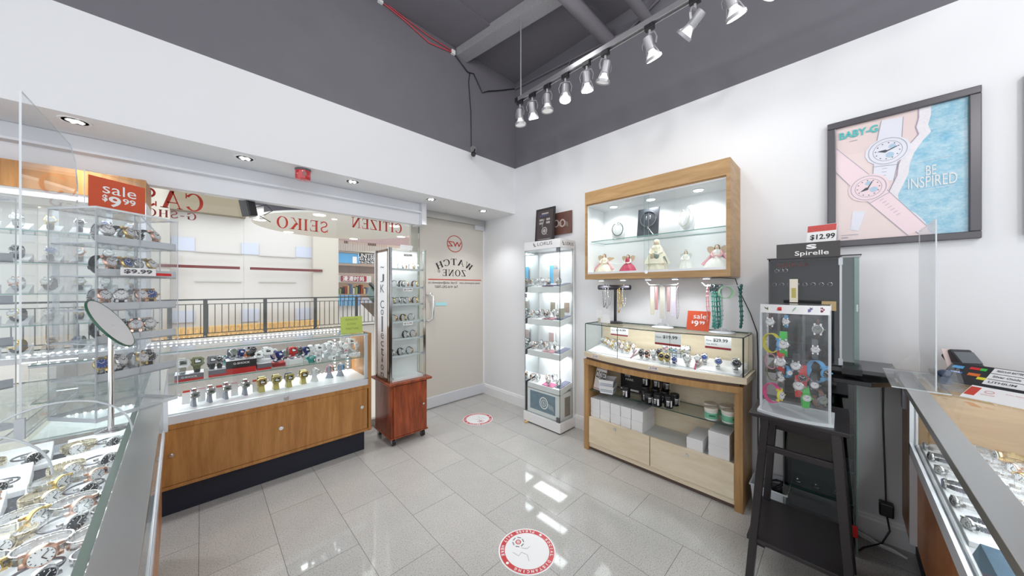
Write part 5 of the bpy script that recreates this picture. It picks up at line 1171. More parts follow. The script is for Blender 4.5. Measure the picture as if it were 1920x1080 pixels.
for i, (y, z1, mt, lab) in enumerate(((1.475, 1.23, DSTEEL, 'dark silver chain bracelet, leftmost on the black bar'), (1.45, 1.22, STEEL, 'silver chain bracelet next to the leftmost on the black bar'), (1.425, 1.25, STEEL, 'bright silver bracelet left of the post of the black bar'), (1.335, 1.19, GOLD, 'gold chain bracelet right of the post of the black bar'), (1.32, 1.24, GOLD, 'second gold bracelet right of the post of the black bar'), (1.29, 1.24, STEEL, 'silver chain bracelet, rightmost on the black bar'))):
    hanging_loop(2.58, y, 1.428, z1, mt, lab, .005)
m = MB(); m.box(2.50, 2.502, 1.39, 1.45, GT+.02, GT+.075); m.box(2.499, 2.501, 1.375, 1.465, GT+.005, GT+.045); solo('card', m, CARD, 'folded white card leaning in front of the foot of the black bar', 'card')
m = MB(); m.cyl((2.55, 1.50, GT), (2.55, 1.50, GT+.05), .018, 18, True); m.m = 1; m.box(2.53, 2.531, 1.475, 1.525, GT+.04, GT+.11); solo('token_jar', m, [pbr('tan_jar', rgb(200, 190, 165), .4), CARD], 'small tan jar with a card at the left end of the vitrine top', 'jar')
def clear_stand(y, x, label, h=.33, rr=.078):
    t = thing('necklace_stand', label, 'necklace stand', (x, y, GT))
    m = MB(); m.lathe([(rr, 0), (rr, .005), (rr*.95, .008), (.01, .014)], (x, y, GT), n=32); m.tube([(x, y-.05, GT+.008), (x, y-.03, GT+.03), (x, y+.03, GT+.03), (x, y+.05, GT+.008)], .004, 8); part('foot', m, FROST, t)
    m = MB(); m.cyl((x, y, GT+.01), (x, y, GT+h), .005, 12, True); part('post', m, FROST, t)
    m = MB(); m.tube([(x, y-.115, GT+h+.012), (x, y-.1, GT+h), (x, y+.1, GT+h), (x, y+.125, GT+h+.025)], .0045, 8); m.tube([(x-.06, y, GT+h), (x+.06, y, GT+h)], .004, 8); part('arms', m, FROST, t)
clear_stand(.965, 2.56, 'clear stand hung with pink and white bracelets in cases, on the middle of the vitrine')
clear_stand(.57, 2.55, 'clear stand hung with green bead strands on the right of the vitrine', .32)
for i, (y, z1, mt, ww_, lab) in enumerate(((1.04, 1.19, pbr('cream_card', rgb(228, 224, 205), .5), .03, 'cream carded bracelet, leftmost on the middle clear stand'), (1.01, 1.23, pbr('rose_strip', rgb(200, 150, 150), .5), .02, 'rose strip second from the left on the middle clear stand'), (.965, 1.165, pbr('speckled_card', rgb(215, 215, 205), .5, noise=.3, nscale=160), .035, 'long speckled card in the centre of the middle clear stand'), (.92, 1.22, pbr('rose_strip_dark', rgb(198, 160, 160), .5), .02, 'rose strip right of centre on the middle clear stand'), (.885, 1.18, pbr('lilac_white_card', rgb(228, 222, 238), .4), .035, 'lilac white card, rightmost wide one on the middle clear stand'))):
    m = MB(); m.box(2.55, 2.556, y-ww_/2, y+ww_/2, z1, 1.41); m.ball((2.548, y+.004, z1+.012), (.002, .005, .005), 8, 5); solo('carded_bracelet', m, mt, lab, 'bracelet', 'carded bracelets on the middle clear stand', bevel=.001)
hanging_loop(2.56, .857, 1.41, 1.17, pbr('grey_mauve_beads', rgb(150, 140, 150), .4), 'thin dotted strand at the right end of the middle clear stand', .003, 'strands on the middle stand')
TEALB = pbr('turquoise_beads', rgb(75, 160, 145), .35, noise=.3, nscale=90); DTEAL = pbr('dark_teal_beads', rgb(55, 115, 108), .4)
for i, (y, z1, mt, w_, lab) in enumerate(((.655, 1.125, pbr('pink_red_beads', rgb(225, 150, 155), .4), .006, 'pink red bead strand, leftmost on the right clear stand'), (.62, 1.13, TEALB, .007, 'thick turquoise bead necklace, first of the four in the middle of the right stand'), (.607, 1.12, TEALB, .007, 'turquoise bead necklace, second of the four in the middle of the right stand'), (.59, 1.125, DTEAL, .007, 'dark teal bead necklace, third of the four in the middle of the right stand'), (.575, 1.135, TEALB, .007, 'turquoise bead necklace, last of the four in the middle of the right stand'), (.462, 1.14, DTEAL, .008, 'dark teal bead necklace hanging alone at the right end of the right stand'))):
    hanging_loop(2.55, y, 1.42, z1, mt, lab, w_, 'bead necklaces on the right clear stand')
m = MB(); 
for q_ in range(5): m.tube([(2.52+.004*q_, .535+.005*q_+(.042+.0)*math.cos(a/20*2*PI), 1.37+.04*math.sin(a/20*2*PI)) for a in range(20)], .0022, 5, True)
solo('bangle', m, pbr('pale_green_glass', rgb(180, 215, 185), .2), 'bundle of pale green bangles looped on the right clear stand', 'bangle')
m = MB(); 
for q_ in range(6): m.tube([(2.53, .605+.028*math.cos(a/14*2*PI+q_), 1.40+.024*math.sin(a/14*2*PI)) if q_ % 2 else (2.53+.02*math.cos(a/14*2*PI), .605+.02*math.sin(q_)+.004*q_, 1.40+.024*math.sin(a/14*2*PI)) for a in range(14)], .003, 5, True)
solo('bracelet', m, DSTEEL, 'dark tangled beaded bracelet at the top of the right clear stand', 'bracelet')
m = MB(); m.box(2.52, 2.70, 0, 0, 0, 0)
# sale sign leaning
def sale_sign(par, hw, h, x, y, z, tilt, xd, mat_txt=CARD, depth=None):
    pass
t = thing('sale_sign', 'orange red sale sign in a clear holder on the right part of the vitrine', 'sale sign', (2.53, .715, GT), -.12)
m = MB(); m.M = Matrix.Rotation(R(12), 4, 'Y'); m.box(-.002, .003, -.078, .078, 0, .145); hold = part('holder', m, ACRYL, t, world=False)
m = MB(); m.M = Matrix.Rotation(R(12), 4, 'Y'); m.box(-.004, -.0022, -.075, .075, .003, .142); pn = part('print', m, SALE, t, world=False)
m = MB(); m.M = Matrix.Rotation(R(12), 4, 'Y'); text(m, 'sale', (-.004, -.01, .105), .085, .036, -Yp, Zp, out=(-.001, 0, 0)); text(m, '$', (-.004, .036, .06), .014, .024, -Yp, Zp, bold=.03, out=(-.001, 0, 0)); text(m, '9', (-.004, .01, .052), .03, .042, -Yp, Zp, bold=.02, out=(-.001, 0, 0)); text(m, '99', (-.004, -.028, .06), .034, .024, -Yp, Zp, bold=.015, out=(-.001, 0, 0)); part('lettering', m, CARD, pn, world=False)

# ------------------------------------------------------------------ things in the cabinet
GS = .5225
t = thing('closed_sign', 'white CLOSED sign leaning at the left end of the glass shelf in the cabinet', 'sign', (2.46, 1.505, GS), -.25)
m = MB(); m.M = Matrix.Rotation(R(14), 4, 'Y'); m.box(-.002, .002, -.11, .01, 0, .19); part('board', m, CARD, t, world=False)
m = MB(); m.M = Matrix.Rotation(R(14), 4, 'Y'); text(m, 'CLOSED', (-.002, -.055, .13), .12, .06, -Yp, Zp, bold=.02, out=(-.001, 0, 0)); text(m, 'please call again', (-.002, -.06, .05), .08, .012, -Yp, Zp, out=(-.001, 0, 0)) if False else None; part('lettering', m, INK, t, world=False)
m = MB(); m.M = Matrix.Rotation(R(14), 4, 'Y'); m.box(-.0028, -.002, -.11, .01, .18, .184); m.box(-.0028, -.002, -.11, .01, .008, .012); part('red_line', m, DRED, t, world=False)
def basket(x, y, z, rz, label):
    t = thing('plastic_basket', label, 'basket', (x, y, z), rz, 'white baskets')
    m = MB(); a, b, h = .075, .06, .062
    def ring(s, zz): return [(-a*s, -b*s, zz), (a*s, -b*s, zz), (a*s, b*s, zz), (-a*s, b*s, zz)]
    vs = ring(.84, 0)+ring(1, h)+ring(.97, h)+ring(.81, .004)
    fs = [(3, 2, 1, 0)]+[(i, (i+1) % 4, 4+(i+1) % 4, 4+i) for i in range(4)]+[(4+i, 4+(i+1) % 4, 8+(i+1) % 4, 8+i) for i in range(4)]+[(8+i, 8+(i+1) % 4, 12+(i+1) % 4, 12+i) for i in range(4)]+[(12, 13, 14, 15)]
    m.add(vs, fs); part('body', m, WRES, t, world=False)
    m = MB(); m.ribbon(ring(1.03, h), .005, .005, (0, 0, 1)); part('rim', m, WRES, t, world=False)
    m = MB()
    for k in range(13):
        for zz in (.02, .033):
            f = -.75+k*.125
            s0 = .84+.16*zz/h; m.box(f*a-.0028, f*a+.0028, -b*s0-.0012, -b*s0, zz-.004, zz+.004); 
            if k % 1 == 0: m.box(-a*s0-.0012, -a*s0, f*b-.0025, f*b+.0025, zz-.004, zz+.004)
    part('slots', m, pbr('grey_blue_gap', rgb(140, 160, 175), .6), t, world=False)
basket(2.47, 1.375, GS, .25, 'lower of the two stacked white plastic baskets on the glass shelf')
basket(2.465, 1.378, GS+.052, .3, 'upper of the two stacked white plastic baskets on the glass shelf')
m = MB(); m.box(2.60, 2.66, 1.12, 1.33, GS, .73); k = solo('black_box', m, BLACKP, 'black box with white lettering behind the baskets', 'box')
m = MB(); text(m, 'WB', (2.60, 1.27, .66), .05, .03, -Yp, Zp, out=(-.001, 0, 0)); text(m, 'MARK', (2.60, 1.25, .625), .07, .018, -Yp, Zp, out=(-.001, 0, 0)); m.box(2.599, 2.60, 1.17, 1.33, GS+.01, GS+.025)
part('lettering', m, CARD, k)
m = MB(); m.box(2.62, 2.672, 1.02, 1.10, GS, .72); solo('tan_box', m, pbr('kraft_card', rgb(180, 150, 105), .7), 'upright tan carton behind the dark jars', 'box')
DJ = pbr('black_jar_glass', rgb(22, 22, 30), .15); DJL = pbr('dark_jar_label', rgb(48, 50, 62), .4)
jars = [(2.45, 1.205, 0), (2.56, 1.10, 0), (2.56, 1.02, 0), (2.55, .945, 0), (2.47, 1.06, 0), (2.43, 1.02, 0), (2.44, .955, 0), (2.46, .885, 0), (2.54, .87, 0), (2.58, 1.10, 1), (2.58, 1.02, 1), (2.57, .945, 1)]
jn = ['front left, standing apart', 'back row left, lower', 'back row middle, lower', 'back row right, lower', 'middle row left', 'front of the group, left', 'front of the group, right', 'right end of the front row', 'right of all, set back', 'upper layer, left', 'upper layer, middle', 'upper layer, right']
for i, (x, y, k) in enumerate(jars):
    z = GS+k*.0885; a = R(20+30*(i % 3))
    t = thing('dark_jar', 'black jar with white print, ' + jn[i], 'jar', (x, y, z), a, 'black jars on the cabinet shelf')
    m = MB(); m.lathe([(.027, 0), (.030, .003), (.030, .062), (.028, .066)], n=24); part('body', m, DJ, t, world=False)
    m = MB(); m.lathe([(.031, .066), (.0315, .068), (.0315, .085), (.030, .087)], n=28); part('lid', m, BLACKP, t, world=False)
    m = MB()
    for (a0, a1, z0, z1, q_) in ((PI-.1, PI+.3, .012, .058, 1), (PI-1.0, PI-.3, .046, .056, 1), (PI-1.0, PI-.35, .036, .040, 1), (PI-1.0, PI-.35, .028, .031, 1), (PI-1.0, PI-.45, .020, .023, 1)):
        n = 6; vs = [( .0306*math.cos(a0+(a1-a0)*j/n), .0306*math.sin(a0+(a1-a0)*j/n), zz) for zz in (z0, z1) for j in range(n+1)]
        m.add(vs, [(j, j+1, n+2+j, n+1+j) for j in range(n)])
    part('label', m, CARD, t, world=False)
for i, (x, y, lab) in enumerate(((2.54, .635, 'back left'), (2.45, .61, 'front left'), (2.56, .55, 'back right'), (2.47, .515, 'front right'), (2.60, .49, 'farthest back, by the side panel'))):
    t = thing('cream_tub', 'white tub with green band, ' + lab, 'tub', (x, y, GS), .4*i, 'green banded tubs')
    m = MB(); m.lathe([(.033, 0), (.037, .004), (.038, .055), (.036, .058)], n=28); part('body', m, WRES, t, world=False)
    m = MB(); m.lathe([(.0405, .058), (.041, .06), (.041, .074), (.038, .079), (.005, .080)], n=28); part('lid', m, pbr('ivory_lid', rgb(225, 224, 212), .4), t, world=False)
    m = MB(); m.lathe([(.0381, .012), (.0386, .014), (.0386, .048), (.0381, .05)], n=28); part('green_label', m, pbr('mint_label', rgb(120, 195, 160), .4), t, world=False)
    m = MB(); m.box(-.0392, -.0384, -.018, .018, .028, .038); part('print', m, pbr('dark_green_print', rgb(50, 120, 90), .5), t, world=False)
# white cartons
WB = pbr('white_carton', (.84, .84, .85), .65)
def carton(x0, x1, y0, y1, z, h, label, rz=0):
    c = ((x0+x1)/2, (y0+y1)/2, z); t = thing('white_carton', label, 'carton', c, rz, 'white cartons in the cabinet')
    a, b = (x1-x0)/2, (y1-y0)/2
    m = MB(); m.box(-a+.001, a-.001, -b+.001, b-.001, 0, h*.5); part('tray', m, WB, t, world=False)
    m = MB(); m.box(-a, a, -b, b, h*.48, h); part('lid', m, WB, t, world=False, bevel=.001)
random.seed(3)
ys_ = [1.52, 1.43, 1.335, 1.245, 1.155, 1.06]
for i in range(5):
    for k in range(2 if i > 1 else 4):
        h = .0835 if i > 1 else .0415
        if i <= 1: pass
        carton(2.425+random.uniform(0, .006), 2.655, ys_[i+1]+.003, ys_[i]-.001, .2805+k*(h+.001), h, 'white carton, %s of the %s stack from the left' % ((['lowest', 'second', 'third', 'topmost'][k] if i <= 1 else ['bottom', 'top'][k]), ['first', 'second', 'third', 'fourth', 'fifth'][i]), random.uniform(-.012, .012))
carton(2.43, 2.65, .665, .745, .2805, .06, 'white carton lying lengthwise in the right half of the cabinet', .03) if False else None
carton(2.425, 2.66, .655, .755, .2805, .085, 'single white carton in the right half of the cabinet', .02)
for k in range(2): carton(2.425, 2.66, .50, .62, .2805+k*.086, .085, 'white carton at the right end of the cabinet, %s of two' % ('lower', 'upper')[k], .0)

# ================================================================== BIG FRAMED POSTER
PY0, PY1, PZ0, PZ1 = -.468, .060, 1.640, 2.375
t = thing('framed_poster', 'large grey framed advertisement of pink and white watches beside a shoreline, on the right wall', 'poster', (WX, (PY0+PY1)/2, PZ0))
FRM = pbr('gunmetal_frame', rgb(92, 90, 94), .3, .5)
m = MB(); fw, xd = .036, .03
for (a, b, c_, e) in ((PY0, PY1, PZ0, PZ0+fw), (PY0, PY1, PZ1-fw, PZ1), (PY0, PY0+fw, PZ0+fw, PZ1-fw), (PY1-fw, PY1, PZ0+fw, PZ1-fw)): m.box(WX-xd, WX, a, b, c_, e)
part('frame', m, FRM, t, bevel=.004)
def poster_mat():
    m, tr, b = newmat('poster_print'); b.inputs['Roughness'].default_value = .12
    tc = tr.nodes.new('ShaderNodeTexCoord'); n = tr.nodes.new('ShaderNodeTexNoise'); n.inputs['Scale'].default_value = 16; n.inputs['Detail'].default_value = 12; n.inputs['Roughness'].default_value = .85
    mp = tr.nodes.new('ShaderNodeMapping'); mp.inputs['Scale'].default_value = (1, 1, 1.6); tr.links.new(tc.outputs['Object'], mp.inputs[0]); tr.links.new(mp.outputs[0], n.inputs[0])
    cr = tr.nodes.new('ShaderNodeValToRGB'); e = cr.color_ramp.elements; e[0].position = .35; e[0].color = (*rgb(105, 185, 218), 1); e[1].position = .68; e[1].color = (*rgb(215, 238, 244), 1)
    tr.links.new(n.outputs[0], cr.inputs[0]); tr.links.new(cr.outputs[0], b.inputs['Base Color']); return m
PB = pbr('poster_pink', rgb(243, 224, 222), .12); PF = pbr('poster_foam', rgb(238, 234, 240), .3, noise=.12, nscale=120); PW = pbr('poster_white', rgb(236, 238, 248), .2); PP = pbr('poster_light_pink', rgb(250, 226, 232), .2); PG = pbr('poster_grey_line', rgb(165, 165, 180), .3); PD = pbr('poster_dark', rgb(50, 58, 70), .3); PT = pbr('poster_teal', rgb(90, 195, 195), .3)
A0, A1, B0, B1 = PY0+fw, PY1-fw, PZ0+fw, PZ1-fw; AW, BH = A1-A0, B1-B0
XP = WX-.012
def pp(u, v, k=0): return Vector((XP-.0006*k, A1-u*AW, B0+v*BH))   # u from left, v from bottom, on the print
def clip(pts):
    for ax in (0, 1):
        for lim, sg in ((0, 1), (1, -1)):
            out = []
            for i in range(len(pts)):
                a, b = pts[i-1], pts[i]; da, db = (a[ax]-lim)*sg, (b[ax]-lim)*sg
                if (da >= 0) != (db >= 0): f = da/(da-db); out.append((a[0]+(b[0]-a[0])*f, a[1]+(b[1]-a[1])*f))
                if db >= 0: out.append(b)
            pts = out
            if len(pts) < 3: return []
    return pts
def poly(m, pts, k):
    pts = clip(pts)
    if len(pts) < 3: return
    m.add([pp(a, b, k) for a, b in pts], [tuple(range(len(pts)))[::-1]])
m = MB(); m.box(XP, XP+.006, A0-.002, A1+.002, B0-.002, B1+.002); bp = part('print', m, PB, t)
shore = [(.70, 1.0), (.70, .93), (.68, .86), (.70, .80), (.64, .74), (.58, .66), (.55, .58), (.54, .50), (.50, .42), (.46, .34), (.47, .28), (.53, .22), (.60, .17), (.66, .10), (.68, .03), (.72, 0)]
m = MB(); 
for i in range(len(shore)-1): poly(m, [shore[i], shore[i+1], (1.0, shore[i+1][1]), (1.0, shore[i][1])], 1)
part('sea', m, poster_mat(), bp)
m = MB()
for i in range(len(shore)-1):
    (a, b), (c_, e) = shore[i], shore[i+1]; poly(m, [(a-.03, b), (c_-.03, e), (c_+.055, e), (a+.055, b)], 2)
part('foam', m, PF, bp)
m = MB()
for i in range(len(shore)-1):
    (a, b), (c_, e) = shore[i], shore[i+1]; poly(m, [(a-.038, b), (c_-.038, e), (c_-.028, e), (a-.028, b)], 3)
part('shore_shadow', m, pbr('poster_mauve', rgb(175, 160, 180), .4, noise=.3, nscale=80), bp)
def pw(cx, cy, r, ang, mat, lo, hi, nm):
    ca, sa = math.cos(ang), math.sin(ang); asp = BH/AW
    rt = lambda a, b: (cx+(a*ca-b*sa)*r*asp, cy+(a*sa+b*ca)*r)
    m = MB(); poly(m, [rt(-.62, 0), rt(-.5, lo), rt(.5, lo), rt(.62, 0)], 4); poly(m, [rt(-.62, 0), rt(.62, 0), rt(.5, hi), rt(-.5, hi)], 4)
    poly(m, [rt(math.cos(a*PI/14)*1.08*(1+.04*(a % 2)), math.sin(a*PI/14)*1.0*(1+.04*(a % 2))) for a in range(28)], 6); part('printed_watch', m, mat, bp)
    m = MB()
    for s0, s1, kk in ((.95, .91, 7), (.72, .69, 7)):
        for a in range(36):
            p0, p1 = a*PI/18, (a+1)*PI/18; poly(m, [rt(math.cos(p0)*s1, math.sin(p0)*s1), rt(math.cos(p0)*s0, math.sin(p0)*s0), rt(math.cos(p1)*s0, math.sin(p1)*s0), rt(math.cos(p1)*s1, math.sin(p1)*s1)], kk)
    for q_ in range(7):
        yy = 1.25+q_*.25
        if -lo > yy+.1: poly(m, [rt(-.12, -yy), rt(.12, -yy), rt(.12, -yy-.03), rt(-.12, -yy-.03)], 5)
    poly(m, [rt(-.6, -1.05), rt(.6, -1.05), rt(.6, -1.09), rt(-.6, -1.09)], 5)
    for e0, e1 in ((0, lo), (0, hi)):
        for sg in (-1, 1): poly(m, [rt(sg*.62, 0), rt(sg*.655, 0), rt(sg*.535, e1), rt(sg*.5, e1)] if sg > 0 else [rt(-.655, 0), rt(-.62, 0), rt(-.5, e1), rt(-.535, e1)], 5); part('watch_outline', m, PG, bp)
    m = MB()
    for a in range(12):
        p0 = a*PI/6; poly(m, [rt(math.cos(p0)*.58-.03, math.sin(p0)*.58-.03), rt(math.cos(p0)*.58+.03, math.sin(p0)*.58-.03), rt(math.cos(p0)*.58+.03, math.sin(p0)*.58+.03), rt(math.cos(p0)*.58-.03, math.sin(p0)*.58+.03)], 9)
    poly(m, [rt(-.5, .02), rt(-.1, -.12), rt(.05, .0), rt(-.1, .1)], 9); poly(m, [rt(0, -.03), rt(.45, .25), rt(.43, .3), rt(-.03, .03)], 9); part('watch_hands', m, PD, bp)
    m = MB(); poly(m, [rt(math.cos(a*PI/10)*.2+.15, math.sin(a*PI/10)*.2-.3) for a in range(20)], 8); poly(m, [rt(math.cos(a*PI/10)*.17+.2, math.sin(a*PI/10)*.15+.3) for a in range(20)], 8); part('sub_dial', m, pbr('poster_pale_blue', rgb(180, 208, 230), .2), bp)
pw(.434, .716, .112, -.10, PW, -2.2, 2.3, 'white')
pw(.28, .434, .108, .58, PP, -4.4, 4.0, 'pink')
# clip the strap ends that run past the print by a margin: tags and side shapes
m = MB(); poly(m, [(.13, .10), (.10, .02+.08), (.20, .075), (.26, .235), (.15, .255)], 3); part('swing_tag', m, PW, bp)
m = MB(); text(m, 'BABY-G', pp(.195, .925, 6), .33*AW, .062*BH, -Yp, Zp, bold=.03, out=(-.0005, 0, 0)); part('lettering', m, PT, bp)
m = MB(); text(m, 'BE', pp(.755, .50, 6), .072*AW, .075*BH, -Yp, Zp, out=(-.0005, 0, 0)); text(m, 'INSPIRED', pp(.76, .415, 6), .34*AW, .085*BH, -Yp, Zp, out=(-.0005, 0, 0)); 
poly(m, [(.66, .575), (.90, .585), (.90, .588), (.66, .578)], 6); poly(m, [(.66, .35), (.90, .36), (.90, .363), (.66, .353)], 6); part('lettering', m, CARD, bp)
m = MB(); text(m, 'BGA-280  Beach Traveler Series', pp(.16, .035, 6), .22*AW, .012*BH, -Yp, Zp, out=(-.0005, 0, 0)) if False else None; poly(m, [(.05, .045), (.20, .045), (.20, .049), (.05, .049)], 5); poly(m, [(.05, .022), (.11, .022), (.11, .030), (.05, .030)], 5); poly(m, [(.12, .862), (.19, .862), (.19, .866), (.12, .866)], 5); part('small_print', m, PG, bp)
m = MB(); m.box(XP-.0085, XP-.007, A0, A1, B0, B1); part('cover_sheet', m, glassmat('poster_cover', (.99, .99, .99), 1.4), t)
# next framed poster just entering on the right
t = thing('framed_poster', 'edge of a second dark framed poster at the right end of the wall', 'poster', (WX, -.85, PZ0))
m = MB(); 
for (a, b, c_, e) in ((-1.11, -.583, PZ0, PZ0+fw), (-1.11, -.583, PZ1-fw, PZ1), (-1.11, -1.11+fw, PZ0+fw, PZ1-fw), (-.583-fw, -.583, PZ0+fw, PZ1-fw)): m.box(WX-xd, WX, a, b, c_, e)
part('frame', m, pbr('dark_frame', rgb(45, 43, 46), .3, .3), t, bevel=.004)
m = MB(); m.box(WX-.012, WX-.006, -1.1, -.6, PZ0+.01, PZ1-.01); part('print', m, pbr('dark_print', rgb(70, 70, 78), .2), t)

# ================================================================== BLACK STAND WITH THE CLEAR CHILDREN'S WATCH CASE
SX0, SX1, SY0, SY1, ST = 1.905, 2.30, -.026, .315, .80
t = thing('black_stand', 'tall black wooden stand with splayed legs, a rail and a low shelf', 'stand', (2.1, .145, 0))
m = MB(); m.box(SX0, SX1, SY0, SY1, ST-.018, ST); part('top', m, BLACKW, t, bevel=.003)
feet = []
for ax_, ay in ((0, 0), (0, 1), (1, 0), (1, 1)):
    tx = (SX0+.045) if not ax_ else (SX1-.045); ty = (SY0+.045) if not ay else (SY1-.06)
    fx = tx+(-.055 if not ax_ else .055); fy = ty+(-.055 if not ay else .055)
    m = MB(); m.beam((tx, ty, ST-.018), (fx, fy, 0), .042, .030, (0, 1, 0)); part('leg', m, BLACKW, t, bevel=.002)
m = MB(); m.box(SX0+.03, SX1-.03, SY0+.03, SY0+.05, ST-.06, ST-.018); m.box(SX0+.03, SX1-.03, SY1-.06, SY1-.04, ST-.06, ST-.018); m.box(SX0+.035, SX0+.05, SY0+.03, SY1-.05, ST-.045, ST-.018); part('apron', m, BLACKW, t)
for xx in (SX0+.032, SX1-.032):
    m = MB(); m.beam((xx, SY0+.02, ST-.16), (xx, SY1-.045, ST-.16), .02, .026); part('rail', m, BLACKW, t, bevel=.002)
m = MB(); m.box(SX0-.012, SX1+.012, SY0-.008, SY1+.006, .19, .208); part('shelf', m, BLACKW, t, bevel=.002)
m = MB(); m.box(SX0+.02, SX0+.05, SY1-.06, SY1-.03, .16, .19); part('shelf_block', m, BLACKP, t)

# clear bow-fronted case
KX0, KX1, KY0, KY1, KT = 1.955, 2.13, .035, .275, 1.325
t = thing('childrens_watch_case', "clear bow-fronted case of children's watches with animal pictures on its header, on the black stand", 'watch case', (2.04, .155, ST))
def kb(y, x=KX0, d=.03): f = (y-KY0)/(KY1-KY0); return x-d*4*f*(1-f)
n = 14
def kslab(z0, z1, grow=0):
    m = MB(); ya, yb = KY0-grow, KY1+grow; pts = []
    for i in range(n+1):
        f = i/n; pts.append((KX0-grow-.03*4*f*(1-f), ya+(yb-ya)*f))
    pts += [(KX1+grow, yb), (KX1+grow, ya)]; m.prism(pts, (0, 0, z0), Xp, Yp, z1-z0); return m
part('base', kslab(ST, ST+.012, .012), FROST, t); m = kslab(ST+.012, ST+.028, .0); part('base_tray', m, ACRYL, t)
m = MB(); pts = [(kb(KY0+(KY1-KY0)*i/n), KY0+(KY1-KY0)*i/n, 1.302) for i in range(n+1)]; m.ribbon(pts, .04, .003, (0, 0, 1), closed=False); m.ribbon([(KX0, KY0, 1.302), (KX1, KY0, 1.302)], .04, .003, (0, 0, 1), closed=False)
hd = part('header', m, WRES, t)
m = MB(); pts = [(kb(KY0+(KY1-KY0)*i/n), KY0+(KY1-KY0)*i/n, (ST+.012+1.282)/2) for i in range(n+1)]; m.ribbon(pts, 1.282-ST-.012, .003, (0, 0, 1), closed=False); part('front_sheet', m, ACRYL, t)
m = MB(); m.box(KX0, KX1, KY0-.002, KY0+.001, ST+.012, 1.30, edge=1); m.box(KX0, KX1, KY1-.001, KY1+.002, ST+.012, 1.30, edge=1); part('side_sheet', m, [ACRYL, AEDGE], t)
m = MB(); m.box(KX0-.002, KX0+.006, KY0-.003, KY0+.006, ST+.012, 1.3); part('corner_strip', m, FROST, t)
m = MB(); m.box(KX0-.002, KX0+.006, KY1-.006, KY1+.003, ST+.012, 1.3); part('corner_strip', m, FROST, t)
m = MB(); m.box(KX0, KX1, KY0, KY1, 1.32, 1.323); part('lid', m, ACRYL, t)
for yy in (.215, .125):
    m = MB(); m.box(2.035, 2.040, yy-.004, yy+.004, ST+.02, 1.31, edge=1); part('hanging_rod', m, [ACRYL, AEDGE], t)
hb = (.995-.0, 1.225, 1.145, 1.06, .96, .90)
for z in (.90, .98, 1.06, 1.14, 1.225):
    m = MB(); m.tube([(2.035, KY0+.01, z), (2.035, KY1-.01, z)], .0018, 6); part('peg_rail', m, ACRYL, t)
# header animals
def ani(y, polys, mat, nm):
    m = MB(); x = kb(y)-.0025
    for pl in polys: m.add([Vector((x, y-a, 1.303+b)) for a, b in pl], [tuple(range(len(pl)))])
    part(nm, m, mat, hd)
el_ = lambda cx, cy, rx, ry, k=12: [(cx+rx*math.cos(a/k*2*PI), cy+ry*math.sin(a/k*2*PI)) for a in range(k)]
ani(.247, [[(-.014, .008), (-.008, -.002), (.0, -.006), (.004, -.012), (.006, -.004), (.014, .006), (.005, .003), (.001, .006), (-.002, .001)]], pbr('bird_green', rgb(80, 120, 60), .5), 'bird_picture')
ani(.200, [el_(.0, .001, .010, .008), [(-.013, -.008), (.014, -.008), (.014, -.001), (.010, -.004), (-.012, -.005)]], REDP, 'snail_picture')
ani(.150, [[(-.008, -.012), (-.003, -.008), (.004, .002), (.008, .010), (.003, .009), (-.003, .001), (-.006, -.008)]], pbr('feather_green', rgb(150, 185, 150), .5), 'feather_picture')
ani(.100, [el_(-.003, -.004, .009, .007), el_(.006, .004, .005, .004), [(.003, .005), (.002, .014), (.006, .007)], [(.007, .007), (.012, .013), (.009, .004)]], pbr('rabbit_purple', rgb(125, 115, 165), .5), 'rabbit_picture')
ani(.062, [el_(0, -.005, .007, .005), el_(-.008, .002, .0028, .004), el_(-.003, .008, .0028, .004), el_(.003, .008, .0028, .004), el_(.008, .002, .0028, .004)], pbr('paw_maroon', rgb(140, 50, 70), .5), 'paw_picture')
